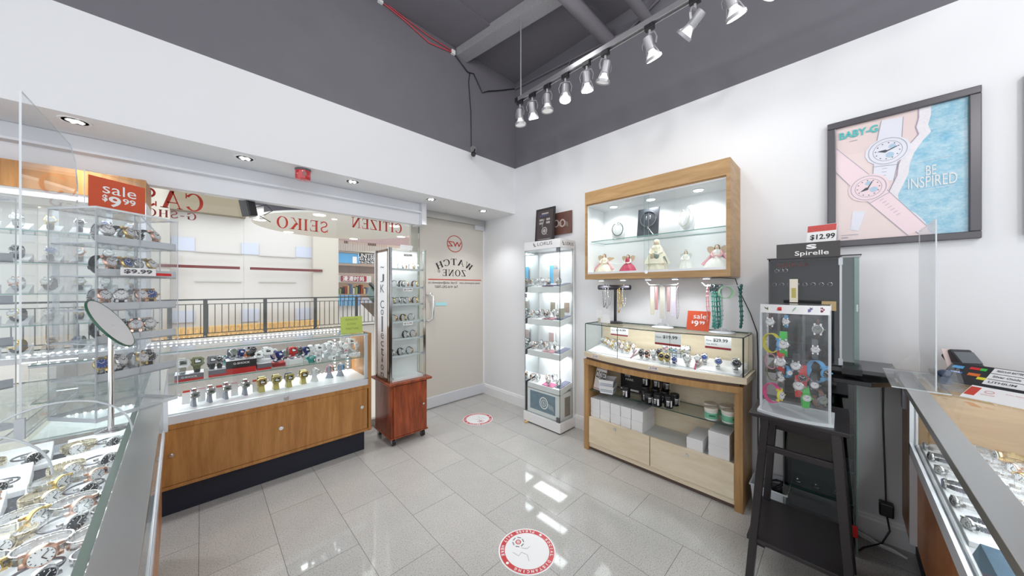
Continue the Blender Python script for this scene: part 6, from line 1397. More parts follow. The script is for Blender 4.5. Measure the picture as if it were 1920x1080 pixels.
# watches in the case
kids = [(.243, 1.235, BROWN, STEEL, DIALW, 'bangle', 'thin rose and silver bangle watch, top left in the childrens watch case', 0, .9),
 (.185, 1.24, SKYB, STEEL, DIALW, 'link', 'silver bracelet watch at the top middle of the childrens watch case', 0, .7),
 (.075, 1.215, BROWN, STEEL, DIALG, 'bangle', 'green and silver bangle watch, top right in the childrens watch case', 0, 1.0),
 (.240, 1.13, YEL, SKYB, DIALW, 'rubber', 'yellow and blue ring watch on the left of the childrens watch case', 1.1, 1.15),
 (.195, 1.13, GREEN, STEEL, DIALW, 'rubber', 'bright green strapped watch in the upper part of the childrens watch case', 0, 1.1),
 (.205, 1.045, REDP, STEEL, DIALW, 'rubber', 'red strapped watch with white dial, left of the middle of the childrens watch case', 0, 1.1),
 (.242, 1.04, PINK, STEEL, DIALW, 'bangle', 'pink beaded watch left of the red one in the childrens watch case', 1.0, .9),
 (.150, 1.035, BRES, STEEL, DIALW, 'rubber', 'black strapped watch with silver oval dial in the middle of the childrens watch case', 0, 1.0),
 (.08, 1.02, SKYB, SKYB, DIALB, 'rubber', 'sky blue and black watch on the right of the childrens watch case', .9, 1.2),
 (.235, .985, OLIVE, DSTEEL, DIALW, 'bangle', 'olive thin ring watch in the childrens watch case', 1.0, .95),
 (.14, .945, REDP, STEEL, DIALW, 'rubber', 'red watch lower in the middle of the childrens watch case', 0, 1.05),
 (.125, .985, REDP, REDP, DIALB, 'rubber', 'plain red watch above and right of the lower red one in the childrens watch case', 0, 1.0),
 (.205, .965, GRES, STEEL, DIALW, 'rubber', 'grey patterned watch with silver dial in the childrens watch case', 0, .8),
 (.185, 1.0, SKYB, SKYB, DIALW, 'rubber', 'small light blue watch in the middle of the childrens watch case', .6, .7),
 (.238, .885, MAG, YEL, DIALW, 'rubber', 'magenta and yellow ring watch, bottom left in the childrens watch case', 1.1, 1.15),
 (.118, .895, GREEN, GREEN, DIALW, 'rubber', 'lime green watch near the bottom of the childrens watch case', .3, .95),
 (.075, .90, BROWN, DSTEEL, DIALG, 'rubber', 'brown grey watch, bottom right in the childrens watch case', .5, 1.0),
 (.09, .96, BRES, DSTEEL, DIALW, 'rubber', 'black watch above the brown grey one in the childrens watch case', .2, .9),
 (.085, 1.12, GRES, STEEL, DIALW, 'rubber', 'grey watch below the top right bangle in the childrens watch case', .1, .8)]
for y, z, a, b, c_, st, lab, yw, s in kids:
    watch((2.005+.006*s, y, z), rot=(0, 0, R(-90)+yw), strap=st, sm=a, cm=b, dm=c_, label=lab.replace('childrens', "children's"), group="watches in the children's watch case", s=s*1.12, ry=.016 if yw < .5 and st == 'rubber' else .028, rz=.048 if yw < .5 and st == 'rubber' else .036, w=.022 if st == 'rubber' and yw < .5 else .016, r=.018, th=.006)

# ================================================================== BLACK CABINET AND TALL DARK CASE BEHIND THE STAND
t = thing('black_cabinet', 'black gloss cabinet with a glass front against the right wall', 'cabinet', (2.58, .09, 0))
DG_ = glassmat('smoked_glass', (.6, .64, .64), 1.7, mult=1.2)
m = MB(); m.box(2.46, 2.69, -.05, .235, .0, .05); m.box(2.46, 2.69, -.05, .235, .925, .945); m.box(2.66, 2.69, -.05, .235, .05, .925); m.box(2.46, 2.66, .22, .235, .05, .925); part('body', m, BLACKG, t)
m = MB(); m.box(2.445, 2.451, -.055, .24, .0, .92, edge=1); part('glass_front', m, [DG_, pbr('teal_glass_edge', rgb(40, 90, 85), .1)], t)
m = MB(); m.box(2.45, 2.69, -.058, -.052, .0, .92, edge=1); part('side_glass', m, [DG_, GEDGE], t)
for z in (.25, .42, .62): m = MB(); m.box(2.465, 2.655, -.045, .215, z, z+.006, edge=1); part('glass_shelf', m, [GLASS, GEDGE], t)
m = MB(); m.box(2.652, 2.658, -.04, .22, .05, .42); part('lower_back', m, pbr('slate_back', rgb(120, 126, 132), .2), t)
m = MB(); m.box(2.457, 2.461, .04, .22, .44, .58); part('grey_panel', m, pbr('grey_panel', rgb(70, 72, 76), .3), t)
for i, (y, z) in enumerate(((.06, .4275), (.15, .4275), (.02, .2575), (.1, .2575), (.18, .2575))):
    m = MB(); m.tube([(2.53+.02*math.cos(a/12*2*PI), y+.02*math.sin(a/12*2*PI), z+.006) for a in range(12)], .005, 6, True); solo('bracelet', m, STEEL, 'silver bracelet lying on the %s glass shelf of the black cabinet, %s' % ('middle' if z > .4 else 'lowest', names9[i if i < 2 else i-2]+' from the right'), 'bracelet', 'bracelets in the black cabinet')
m = MB(); m.box(2.441, 2.4445, -.058, -.02, .10, .16); solo('red_sticker', m, REDP, 'red sticker low on the edge of the black cabinet', 'sticker')
# ledge
t = thing('black_ledge', 'black ledge board behind the stand, running to the right counter', 'ledge', (2.5, 0, .955))
m = MB(); m.prism([(2.28, .30), (2.28, -.10), (2.40, -.205), (2.70, -.205), (2.70, .30)][::-1], (0, 0, .95), Xp, Yp, -.022); m.v = [Vector((v.x, v.y, v.z)) for v in m.v]; part('board', m, BLACKG, t, bevel=.002)
m = MB(); m.box(2.36, 2.68, -.19, .26, .972, .99); part('upper_board', m, pbr('grey_black_board', rgb(70, 72, 74), .15), t)
m = MB(); m.box(2.30, 2.46, -.07, -.0, .972, 1.0); part('black_block', m, BLACKP, t)
# Spirelle case
HX, HX1, HY0, HY1, H0, H1 = 2.40, 2.60, .0, .30, .992, 1.566
t = thing('jewellery_case', 'tall black jewellery case with mirrored side and a black lettered header board', 'jewellery case', (2.5, .14, H0))
m = MB(); m.box(HX, HX1, HY0, HY1, H0, H0+.02); m.box(HX, HX1, HY0, HY1, H1-.012, H1); m.box(HX+.13, HX1, HY0, HY1, H0, H1); m.box(HX, HX1, HY1-.006, HY1, H0, H1); part('body', m, pbr('black_case', rgb(52, 52, 55), .18), t)
m = MB(); m.box(HX-.004, HX, HY0+.0, HY1, H0+.005, H1-.01, edge=1); part('front_glass', m, [glassmat('grey_front', (.72, .72, .74), 1.6), AEDGE], t)
m = MB(); m.box(HX-.008, HX-.003, HY0, HY0+.008, H0+.005, H1-.005); m.box(HX-.010, HX-.002, HY0-.004, HY0+.012, H0+.005, H0+.04); m.box(HX-.010, HX-.002, HY0-.004, HY0+.012, H1-.045, H1-.01); part('hinge_strip', m, FROST, t)
m = MB(); m.box(HX+.004, HX+.01, HY0-.045, HY0-.001, H0+.0, H1-.008); part('mirror_side', m, pbr('dark_mirror', (.10, .11, .11), .03, .9), t)
m = MB(); m.box(HX+.002, HX+.008, HY0-.062, HY0-.04, H0+.0, H1-.008, edge=1); part('side_glass', m, [glassmat('green_side_glass', (.6, .72, .68), 1.6), GEDGE], t)
m = MB(); m.box(HX-.006, HX+.004, HY0-.058, HY0-.052, 1.28, 1.315); part('side_handle', m, FROST, t)
m = MB(); m.box(HX-.01, HX+.2, HY0-.07, HY1+.006, H1, H1+.006); part('top', m, BLACKG, t)
m = MB(); m.box(HX-.022, HX-.014, .005, .262, H1-.0, 1.648); hb_ = part('header_board', m, pbr('brown_black_gloss', rgb(58, 54, 52), .1), t)
m = MB(); text(m, 'Spirelle', (HX-.022, .115, 1.588), .135, .032, -Yp, Zp, bold=.01, out=(-.001, 0, 0))
text(m, 'S', (HX-.022, .115, 1.625), .042, .026, -Yp, Zp, bold=.05, out=(-.001, 0, 0))
part('lettering', m, CARD, hb_)
m = MB(); text(m, 'SEIKO', (HX-.0045, .195, 1.53), .13, .022, -Yp, Zp, out=(-.001, 0, 0)); part('lettering', m, pbr('dark_red_brown', rgb(95, 35, 30), .4), t)
m = MB(); m.box(HX+.01, HX+.03, .17, .22, 1.31, 1.43) ; m.v = m.v; 
for i in range(3):
    for j in range(8 if i else 3):
        y = .275-.033*j if i else .265-.02*j; z = 1.50-.08*i-(.04 if i == 2 else 0)*1
        mm = MB(); mm.M = Matrix.Translation((HX+.012, y, z)) @ Matrix.Rotation(R(90), 4, 'Y'); mm.tube([(.009*math.cos(a/12*2*PI), .009*math.sin(a/12*2*PI), 0) for a in range(12)], .0022, 5, True)
        solo('earring', mm, STEEL, 'silver hoop earring on the %s row of the black case, %s from left' % (('top', 'middle', 'low')[i], names9[j]), 'earring', 'earrings in the black case')
m = MB(); m.box(HX-.02, HX-.012, .17, .205, 1.32, 1.45); m.m = 1; m.box(HX-.0205, HX-.02, .178, .197, 1.345, 1.40); solo('hanging_card', m, [pbr('cream_tag', rgb(225, 218, 200), .5), KHAKI], 'cream tag with a yellow patch standing between the case and the clear watch case', 'card')
m = MB(); m.box(HX-.02, HX-.012, .02, .075, 1.28, 1.33); solo('folded_note', m, pbr('tan_note', rgb(190, 165, 120), .6), 'tan paper note at the right of the black jewellery case', 'note')
# tent card on top
t = thing('tent_card', 'white and red tent card with a 12.99 price on the black jewellery case', 'price card', (2.43, .10, 1.573), -.15)
m = MB(); m.M = Matrix.Rotation(R(18), 4, 'Y'); m.box(-.0, .001, -.075, .045, 0, .19); m.M = Matrix.Translation((.122, 0, 0)) @ Matrix.Rotation(R(-18), 4, 'Y'); m.box(-.001, .0, -.075, .045, 0, .19); part('card', m, CARD, t, world=False)
m = MB(); m.M = Matrix.Rotation(R(18), 4, 'Y'); m.box(-.001, -.0002, -.073, .044, .15, .188); part('red_print', m, pbr('red_dot_print', rgb(200, 80, 75), .5, noise=.5, nscale=200), t, world=False)
m = MB(); m.M = Matrix.Rotation(R(18), 4, 'Y'); text(m, '$12.99', (-.0004, -.02, .115), .1, .035, -Yp, Zp, bold=.02, out=(-.001, 0, 0)); part('lettering', m, INK, t, world=False)

# bin with cables, power cables, adaptor
t = thing('plastic_bin', 'translucent plastic bin with black cables in it, on the floor beside the cabinet', 'bin', (2.55, .31, 0))
m = MB()
def bring(s, z): return [(2.55-.105*s, .31-.085*s, z), (2.55+.105*s, .31-.085*s, z), (2.55+.105*s, .31+.085*s, z), (2.55-.105*s, .31+.085*s, z)]
vs = bring(.8, 0)+bring(1, .19)+bring(.97, .19)+bring(.78, .01); m.add(vs, [(3, 2, 1, 0)]+[(o_+i, o_+(i+1) % 4, o_+4+(i+1) % 4, o_+4+i) for o_ in (0, 4, 8) for i in range(4)]+[(12, 13, 14, 15)]); part('tub', m, pbr('translucent_tub', rgb(205, 210, 218), .25), t)
m = MB(); m.ribbon(bring(1.04, .188), .008, .006, (0, 0, 1)); part('rim', m, FROST, t)
random.seed(11)
m = MB(); pts = []
for i in range(60): a = i*.55; pts.append((2.55+(.05+.02*math.sin(i*1.3))*math.cos(a), .31+(.045+.02*math.cos(i*.9))*math.sin(a), .12+.06*math.sin(i*.37)+.02))
m.tube(pts, .004, 6); m.box(2.52, 2.60, .26, .34, .10, .17); solo('coiled_cable', m, BLACKP, 'tangle of black cables and a plug heaped in the plastic bin', 'cable')
m = MB(); m.box(WX-.065, WX-.017, -.195, -.142, .165, .235); k = solo('power_adaptor', m, BLACKP, 'black power adaptor hanging on its cable low on the right wall', 'power adaptor', bevel=.006)
m = MB(); m.tube([(WX-.03, -.158, .925), (WX-.02, -.158, .7), (WX-.02, -.165, .4), (WX-.03, -.168, .237)], .0035, 6); m.tube([(WX-.04, -.17, .165), (WX-.05, -.18, .09), (WX-.09, -.15, .03), (WX-.16, -.08, .006), (WX-.2, -.065, .006)], .004, 6); part('cord', m, BLACKP, k)
m = MB(); 
for q_ in range(3): m.tube([(2.69, .0+.02*q_, .02+.01*q_), (2.66, -.08, .008+.008*q_), (2.63-.01*q_, -.14, .008+.008*q_), (2.62, -.20+.01*q_, .008+.006*q_), (2.60, -.235, .01)], .006, 6)
solo('white_cable', m, WRES, 'bundle of white cables on the floor along the right baseboard', 'cable')
m = MB(); m.tube([(2.68, .02, .12), (2.62, -.01, .16), (2.60, -.03, .10), (2.64, -.04, .06)], .006, 6); m = MB()

# ================================================================== FLOOR DECALS
def decal(cx, cy, r, rz, label):
    t = thing('floor_decal', label, 'floor decal', (cx, cy, 0), rz, 'round floor stickers')
    m = MB(); m.cyl((0, 0, .0004), (0, 0, .0014), r, 64); part('white_disc', m, WRES, t, world=False)
    m = MB(); nn = 64; 
    vs = [(rr*math.cos(2*PI*j/nn), rr*math.sin(2*PI*j/nn), .0018) for rr in (r*.78, r*.95) for j in range(nn)]; m.add(vs, [(j, (j+1) % nn, nn+(j+1) % nn, nn+j)[::-1] for j in range(nn)]); part('red_ring', m, pbr('decal_red', rgb(200, 55, 60), .3), t, world=False)
    m = MB()
    def around(s, a0, a1, outward):
        k = len(s)
        for i, ch in enumerate(s):
            if ch == ' ': continue
            a = a0+(a1-a0)*i/(k-1); rd = Vector((math.cos(a), math.sin(a), 0)); tn = Vector((math.sin(a), -math.cos(a), 0))
            if not outward: rd = -rd; tn = -tn
            text(m, ch, Vector((math.cos(a), math.sin(a), 0))*r*.865+Zp*.0022, r*(.085 if ch != 'I' else .025), r*.105, tn, rd, bold=.03, out=(0, 0, 0))
    around('SOCIAL DISTANCING', R(32), R(-118), True); around('PLEASE WAIT HERE', R(72), R(194), False)
    for a in (R(-142), R(52)): m.ball((r*.865*math.cos(a), r*.865*math.sin(a), .0016), (r*.06, r*.06, .0008), 10, 4)
    part('lettering', m, CARD, t, world=False)
    m = MB(); 
    for q_ in range(6):
        a = q_*PI/3; m.beam((r*.2*math.cos(a)-.3*r, r*.22*math.sin(a)+r*.35, .002), (r*.2*math.cos(a+.7)-.3*r, r*.22*math.sin(a+.7)+r*.35, .002), r*.035, .0006)
    m.tube([(-.5*r, -.1*r, .0018), (-.3*r, -.25*r, .0018), (-.2*r, -.1*r, .0018), (0, -.2*r, .0018), (.05*r, -.45*r, .0018)], r*.006, 4); m.tube([(-.2*r, .1*r, .0018), (.0, .05*r, .0018), (.1*r, .15*r, .0018)], r*.006, 4)
    part('grey_drawing', m, pbr('decal_grey', rgb(120, 120, 125), .5), t, world=False)
    m = MB(); m.tube([(-.3*r+r*.09*math.cos(a/12*2*PI), r*.35+r*.09*math.sin(a/12*2*PI), .002) for a in range(12)], r*.015, 4, True); m.beam((-.3*r-.07*r, r*.35, .002), (-.3*r+.07*r, r*.35, .002), r*.02, .0008); part('emblem', m, DECALRED, t, world=False)
ang = YAW-R(90)
decal(1.247, 1.170, .152, ang, 'round red and white distancing sticker, nearest on the floor')
decal(2.12, 2.71, .158, ang+R(170), 'round red and white distancing sticker by the glass door')

# ================================================================== RIGHT FOREGROUND COUNTER (runs along x, y -.18 .. -.95)
RZ = 1.0
RY = -.178
t = thing('glass_counter', 'glass-topped wooden sales counter at the right edge, full of watches', 'sales counter', (1.4, -.6, 0))
RX0, RX1, RYB = .35, 2.43, -.98
m = MB(); m.box(RX0, RX1, RYB, RY-.115, 0, .19); part('kick_base', m, KICK, t)
m = MB(); m.box(RX0, RX1+.0, RYB, RY-.068, .19, .62); part('cabinet_body', m, wood('warm_oak_panel', rgb(158, 98, 58), rgb(186, 124, 78), (1, 5, .7), .35, 5), t)
m = MB(); m.box(RX0, RX1, RY-.075, RY-.045, .615, .655); m.box(RX0, RX1, RY-.055, RY-.045, .655, .668); part('lower_frame', m, ALUW, t)
m = MB(); m.box(RX1-.03, RX1, RY-.07, RY-.045, .19, .975); m.box(RX1-.012, RX1+.004, RYB, RY-.045, .19, .98); part('end_post', m, ALUW, t)
m = MB(); m.box(RX0, RX1, RY-.055, RY, .976, 1.0); part('top_frame', m, ALU, t, bevel=.001)
m = MB(); m.box(RX0, RX1, RYB, RY-.05, .99, .996, edge=1); m.m = 1; m.box(RX0, RX1, RY-.056, RY-.048, .9945, .9975); part('glass_top', m, [GLASS, GEDGE], t)
m = MB(); m.box(RX0, RX1-.03, RY-.064, RY-.058, .655, .976, edge=1); part('front_glass', m, [GLASS, GEDGE], t)
m = MB(); m.box(RX0, RX1-.012, RYB, RY-.066, .66, .668); part('deck', m, WHITE, t)
m = MB(); m.box(RX1-.03, RX1-.013, RYB, RY-.07, .67, .975); m.box(RX0, RX1, RYB, RYB+.02, .67, .98); part('wood_back', m, OAKH, t)
light('AREA', 'added_counter_fill', (1.4, -.45, .972), 9, 1.8, sy=.3, color=(.93, .97, 1))  # fill added to brighten the inside of the counter, no fixture drawn
t = thing('end_cabinet', 'wooden end cabinet between the right counter and the wall', 'cabinet', (2.57, -.6, 0))
m = MB(); m.box(2.436, WX-.022, -.98, -.225, .19, .945); part('body', m, wood('warm_oak_end', rgb(150, 98, 60), rgb(178, 122, 80), (1, 5, .7), .35, 5), t)
m = MB(); m.box(2.44, WX-.022, -.98, -.27, 0, .19); part('kick_base', m, KICK, t)
m = MB(); m.box(2.50, 2.56, -.225, -.21, .80, .92); part('lock_plate', m, DSTEEL, t)
m = MB(); m.box(2.44, WX-.002, -.99, -.2, .945, .96); part('top', m, OAKH, t)
# white sloping boards and watches under the glass
def lie(x, y, z, yaw, lab, grp, s=1.15, tilt=0, **k):
    k.setdefault('strap', 'link')
    h = k.get('w', .02)*s*.5+.002
    E_ = (Matrix.Rotation(yaw, 4, 'Z') @ Matrix.Rotation(R(90), 4, 'Y') @ Matrix.Rotation(tilt, 4, 'X')).to_euler()
    return watch((x, y, z+h+.006), q=E_, label=lab, group=grp, s=s, **k)
random.seed(21)
GR = 'watches under the glass of the right counter'
names20 = ['first', 'second', 'third', 'fourth', 'fifth', 'sixth', 'seventh', 'eighth', 'ninth', 'tenth', 'eleventh', 'twelfth', 'thirteenth', 'fourteenth', 'fifteenth']
for r_, x in enumerate((2.28, 2.06, 1.84, 1.62, 1.40, 1.18, .96)):
    yb = -.28
    m = MB(); m.M = Matrix.Translation((x, -.62, .67)) ; m.box(-.10, .10, -.03, .265, 0, .03); solo('white_tray', m, PADW, 'white tray board in the right counter, %s from the wall' % names20[r_], 'tray', 'tray boards in the right counter', bevel=.002)
    for c_ in range(4):
        for d_ in range(2):
            xx = x-.05+.1*d_+random.uniform(-.008, .008); yy = -.40-.08*c_+random.uniform(-.006, .006)
            i = r_*8+c_*2+d_
            colr = [(STEEL, STEEL, DIALW), (STEEL, ROSE, DIALW), (DSTEEL, DSTEEL, DIALBL), (STEEL, STEEL, DIALB), (GOLD, GOLD, DIALW)][(i*3+r_) % 5]
            lie(xx, yy, .70, R(200)+random.uniform(-.4, .4), '%s bracelet watch on the %s tray of the right counter, %s row, %s column' % (('silver', 'rose cased', 'dark steel', 'black dialled', 'gold')[(i*3+r_) % 5], names20[r_], names20[c_], ('near', 'far')[d_]), GR, s=1.2+random.uniform(-.1, .1), sm=colr[0], cm=colr[1], dm=colr[2], tilt=R(random.uniform(-25, -5)), w=.017, r=.019, ry=.030, rz=.034)
# dark blue lettered strap box near the front glass
t = thing('lettered_display', 'dark blue grey lettered display block behind the front glass of the right counter', 'display block', (1.42, -.30, .669))
m = MB(); m.box(1.05, 1.52, -.325, -.262, .669, .705); part('block', m, pbr('slate_blue_cloth', rgb(70, 95, 115), .7, noise=.3, nscale=60), t)
m = MB(); m.prism([(-.262, .669), (-.250, .669), (-.262, .705)], (1.05, 0, 0), Yp, Zp, .47); part('pale_edge', m, pbr('pale_blue_edge', rgb(135, 160, 180), .6), t)
m = MB(); serif(m, 'CITIZEN', (1.17, -.294, .7065), .22, .042, -Xp, -Yp, (0, 0, 0)); part('lettering', m, ALU, t)
m = MB(); m.box(1.56, 2.36, -.335, -.25, .6685, .685); solo('white_tray', m, PADW, 'long white tray board along the front glass of the right counter', 'tray', bevel=.002)
for i, x in enumerate((2.30, 2.18, 2.05, 1.91, 1.78, 1.65)):
    lie(x, -.285, .685, R(180)+.3*(i % 3), 'steel watch along the right counter front glass, %s from the far end' % names20[i], 'watches along the front glass of the right counter', s=.95, sm=[STEEL, DSTEEL][i % 2], cm=STEEL, dm=[DIALBL, DIALB, DIALW][i % 3], w=.016, r=.018, ry=.028, rz=.03)

# clear sneeze guard on the right counter
t = thing('sneeze_guard', 'clear acrylic screen standing on the right counter in front of the wall', 'acrylic screen', (2.1, -.25, 1.0))
gx, gy = 2.02, -.255
m = MB(); m.M = Matrix.Translation((2.02, -.252, 1.004)); m.box(0, .38, -.002, .002, 0, .66, edge=1); part('sheet', m, [ACRYL, AEDGE], t)
m = MB(); m.box(2.0, 2.42, -.285, -.14, 1.0, 1.005, edge=1); part('foot_plate', m, [ACRYL, AEDGE], t)
m = MB(); m.prism([(-.25, 1.005), (-.15, 1.005), (-.25, 1.12)], (2.36, 0, 0), Yp, Zp, .004); part('brace', m, [ACRYL, AEDGE], t)

# things on the right counter: price board, card machine, brochure holder, handset
t = thing('price_board', 'black easel board with white battery price strips on the right counter', 'price board', (2.23, -.40, 1.0), R(-30)); t.scale = (.86, .86, .86)
Mt = Matrix.Translation((0, 0, .003)) @ Matrix.Rotation(R(58), 4, 'Y')
m = MB(); m.M = Mt; m.box(-.004, .0, -.17, .15, 0, .15); part('board', m, BLACKP, t, world=False, bevel=.002)
m = MB(); m.M = Mt; 
for i in range(3): m.box(-.006, -.004, -.155, .02, .105-.042*i, .142-.042*i)
part('price_strip', m, WRES, t, world=False)
m = MB(); m.M = Mt
for i, (a, b) in enumerate((('REGULAR BATTERY', '$12.00'), ('Silver Oxide', '$15.00'), ('LITHIUM', '$20.00'))):
    text(m, a, (-.006, -.03, .124-.042*i), .075, .014, -Yp, Zp, bold=.02, out=(-.001, 0, 0)); text(m, b, (-.006, -.125, .124-.042*i), .045, .012, -Yp, Zp, bold=.02, out=(-.001, 0, 0))
part('lettering', m, INKG, t, world=False)
for nm, y, z, w_, h_, mt in (('blue_badge', .12, .115, .035, .02, SKYB), ('blue_word', .115, .075, .04, .012, BLUE), ('red_badge', .07, .12, .03, .018, REDP), ('orange_badge', .06, .075, .035, .02, ORANGE), ('green_badge', .045, .12, .018, .018, GREEN), ('yellow_badge', .03, .055, .03, .018, YEL)):
    m = MB(); m.M = Mt; m.box(-.0055, -.004, y-w_/2, y+w_/2, z-h_/2, z+h_/2); part(nm, m, mt, t, world=False)
m = MB(); m.M = Mt; text(m, 'VISA', (-.0055, .115, .075), .03, .009, -Yp, Zp, bold=.03, out=(-.001, 0, 0)); part('lettering', m, CARD, t, world=False)
t = thing('brochure', 'white leaflet with a red block lying in front of the price board', 'leaflet', (1.98, -.355, 1.0), R(-30))
m = MB(); m.M = Matrix.Rotation(R(66), 4, 'Y'); m.box(-.002, 0, -.10, .06, 0, .085); part('sheet', m, CARD, t, world=False)
m = MB(); m.M = Matrix.Rotation(R(66), 4, 'Y'); m.box(-.003, -.002, .035, .058, .02, .075); part('red_block', m, RED, t, world=False)
m = MB(); m.M = Matrix.Rotation(R(66), 4, 'Y'); m.ribbon([(-.0035, .012+.010*math.cos(a/14*2*PI), .055+.008*math.sin(a/14*2*PI)) for a in range(14)], .0006, .001, (1, 0, 0)); text(m, 'WATCH ZONE', (-.003, .010, .035), .03, .006, -Yp, Zp, out=(-.001, 0, 0)); text(m, 'Service  Repairs  Batteries', (-.003, -.05, .06), .06, .006, -Yp, Zp, out=(-.001, 0, 0)); part('lettering', m, DECALRED, t, world=False)
t = thing('card_machine', 'dark payment terminal with a paper slip leaning up behind the price board', 'payment terminal', (2.53, -.44, .962), R(-60))
m = MB(); m.M = Matrix.Rotation(R(-42), 4, 'X'); m.box(-.04, .04, -.03, .03, .0, .17); part('body', m, pbr('charcoal_plastic', rgb(58, 58, 62), .4), t, world=False, bevel=.008)
m = MB(); m.M = Matrix.Rotation(R(-42), 4, 'X'); m.box(-.035, .035, -.034, -.03, .09, .15); part('screen', m, pbr('grey_screen', rgb(110, 115, 120), .2), t, world=False)
m = MB(); m.M = Matrix.Translation((0, .06, .03)) @ Matrix.Rotation(R(-20), 4, 'X'); m.box(-.06, -.02, 0, .001, 0, .12); part('paper_slip', m, pbr('receipt', rgb(225, 205, 200), .6), t, world=False)
m = MB(); m.M = Matrix.Translation((2.55, -.76, .961)) @ Matrix.Rotation(R(-20), 4, 'Z'); m.box(-.12, .12, -.16, .16, 0, .055); k = solo('cash_drawer', m, pbr('grey_keypad', rgb(95, 95, 98), .4), 'dark grey register base behind the payment terminal', 'register', bevel=.006)
m = MB(); m.tube([(2.45, -.47, .975), (2.44, -.52, 1.03), (2.44, -.58, 1.045), (2.46, -.66, 1.03), (2.48, -.70, 1.02)], .010, 8); solo('handset_cable', m, WRES, 'thick white cable looping over the register', 'cable')
m = MB(); m.M = Matrix.Translation((2.12, -.30, 1.002)); m.box(-.05, .05, -.03, .03, 0, .002); m.prism([(0, 0), (.06, 0), (.02, .10)], (-.05, -.03, 0), Yp, Zp, .003); m.prism([(0, 0), (.06, 0), (.02, .10)], (.047, -.03, 0), Yp, Zp, .003); solo('brochure_holder', m, ACRYL, 'clear leaflet holder beside the acrylic screen on the right counter', 'leaflet holder')
m = MB(); m.box(2.21, 2.27, -.315, -.285, 1.0, 1.03); m.M = Matrix.Translation((2.24, -.30, 1.03)) ; m.ball((0, 0, .01), (.03, .02, .018), 10, 6); solo('small_ornament', m, pbr('dark_blue_trinket', rgb(60, 75, 100), .3, noise=.4, nscale=80), 'small dark blue trinket behind the acrylic screen', 'trinket')

# ================================================================== LEFT FOREGROUND COUNTER (runs along y, x -.06 .. -.95)
t = thing('glass_counter', 'long glass-topped sales counter at the left edge, crowded with bracelets and clear displays', 'sales counter', (-.5, 1.2, 0))
xr = lambda y: -.063-.0352*(y-.68)      # the counter stands very slightly askew
SK = Matrix.Translation((-.063, .68, 0)) @ Matrix.Rotation(math.atan(.0352), 4, 'Z')
def sb(m, x0, x1, y0, y1, z0, z1, edge=None): m.M = SK; m.box(x0, x1, y0-.68, y1-.68, z0, z1, edge=edge); m.M = Matrix()
LY0_, LY1_ = .1, 2.46
m = MB(); sb(m, -.85, -.12, LY0_, LY1_-.02, 0, .19); part('kick_base', m, KICK, t)
m = MB(); sb(m, -.85, -.022, LY0_, LY1_, .19, .62); part('cabinet_body', m, wood('warm_oak_left', rgb(165, 105, 62), rgb(196, 138, 88), (5, 1, .7), .35, 5), t)
m = MB(); sb(m, -.036, -.011, LY0_, LY1_, .615, .655); sb(m, -.024, -.014, LY0_, LY1_, .655, .672); part('lower_frame', m, ALUW, t)
m = MB(); sb(m, -.052, 0, LY0_, LY1_, .987, 1.0); part('top_frame', m, ALU, t, bevel=.001)
m = MB(); sb(m, -.85, -.05, LY0_, LY1_, .99, .996, edge=1); m.m = 1; sb(m, -.066, -.054, LY0_, LY1_, .994, .9975); part('glass_top', m, [GLASS, pbr('sage_glass_edge', rgb(130, 150, 140), .2)], t)
m = MB(); sb(m, -.022, -.016, LY0_, LY1_-.03, .655, .987, edge=1); part('front_glass', m, [GLASS, AEDGE], t)
m = MB(); sb(m, -.03, 0, LY1_-.03, LY1_, .655, .976); sb(m, -.85, 0, LY1_-.008, LY1_, .655, .70); part('end_post', m, ALUW, t)
m = MB(); sb(m, -.82, -.03, LY1_-.006, LY1_-.001, .70, .976, edge=1); part('end_glass', m, [GLASS, AEDGE], t)
m = MB(); sb(m, -.85, -.02, LY0_, LY1_-.01, .66, .668); part('deck', m, WHITE, t)
m = MB(); sb(m, -.85, -.83, LY0_, LY1_, .67, .98); part('back_panel', m, WHITE, t)
light('AREA', 'added_counter_fill', (-.45, 1.2, .972), 8, .5, sy=2.2, color=(.93, .97, 1))  # same added fill inside the left counter, without a fixture
m = MB(); sb(m, -.048, -.036, .1, 1.35, .672, .79); solo('lining_board', m, pbr('lilac_white_board', rgb(220, 222, 235), .5), 'pale lilac board standing just inside the front glass of the left counter', 'board')
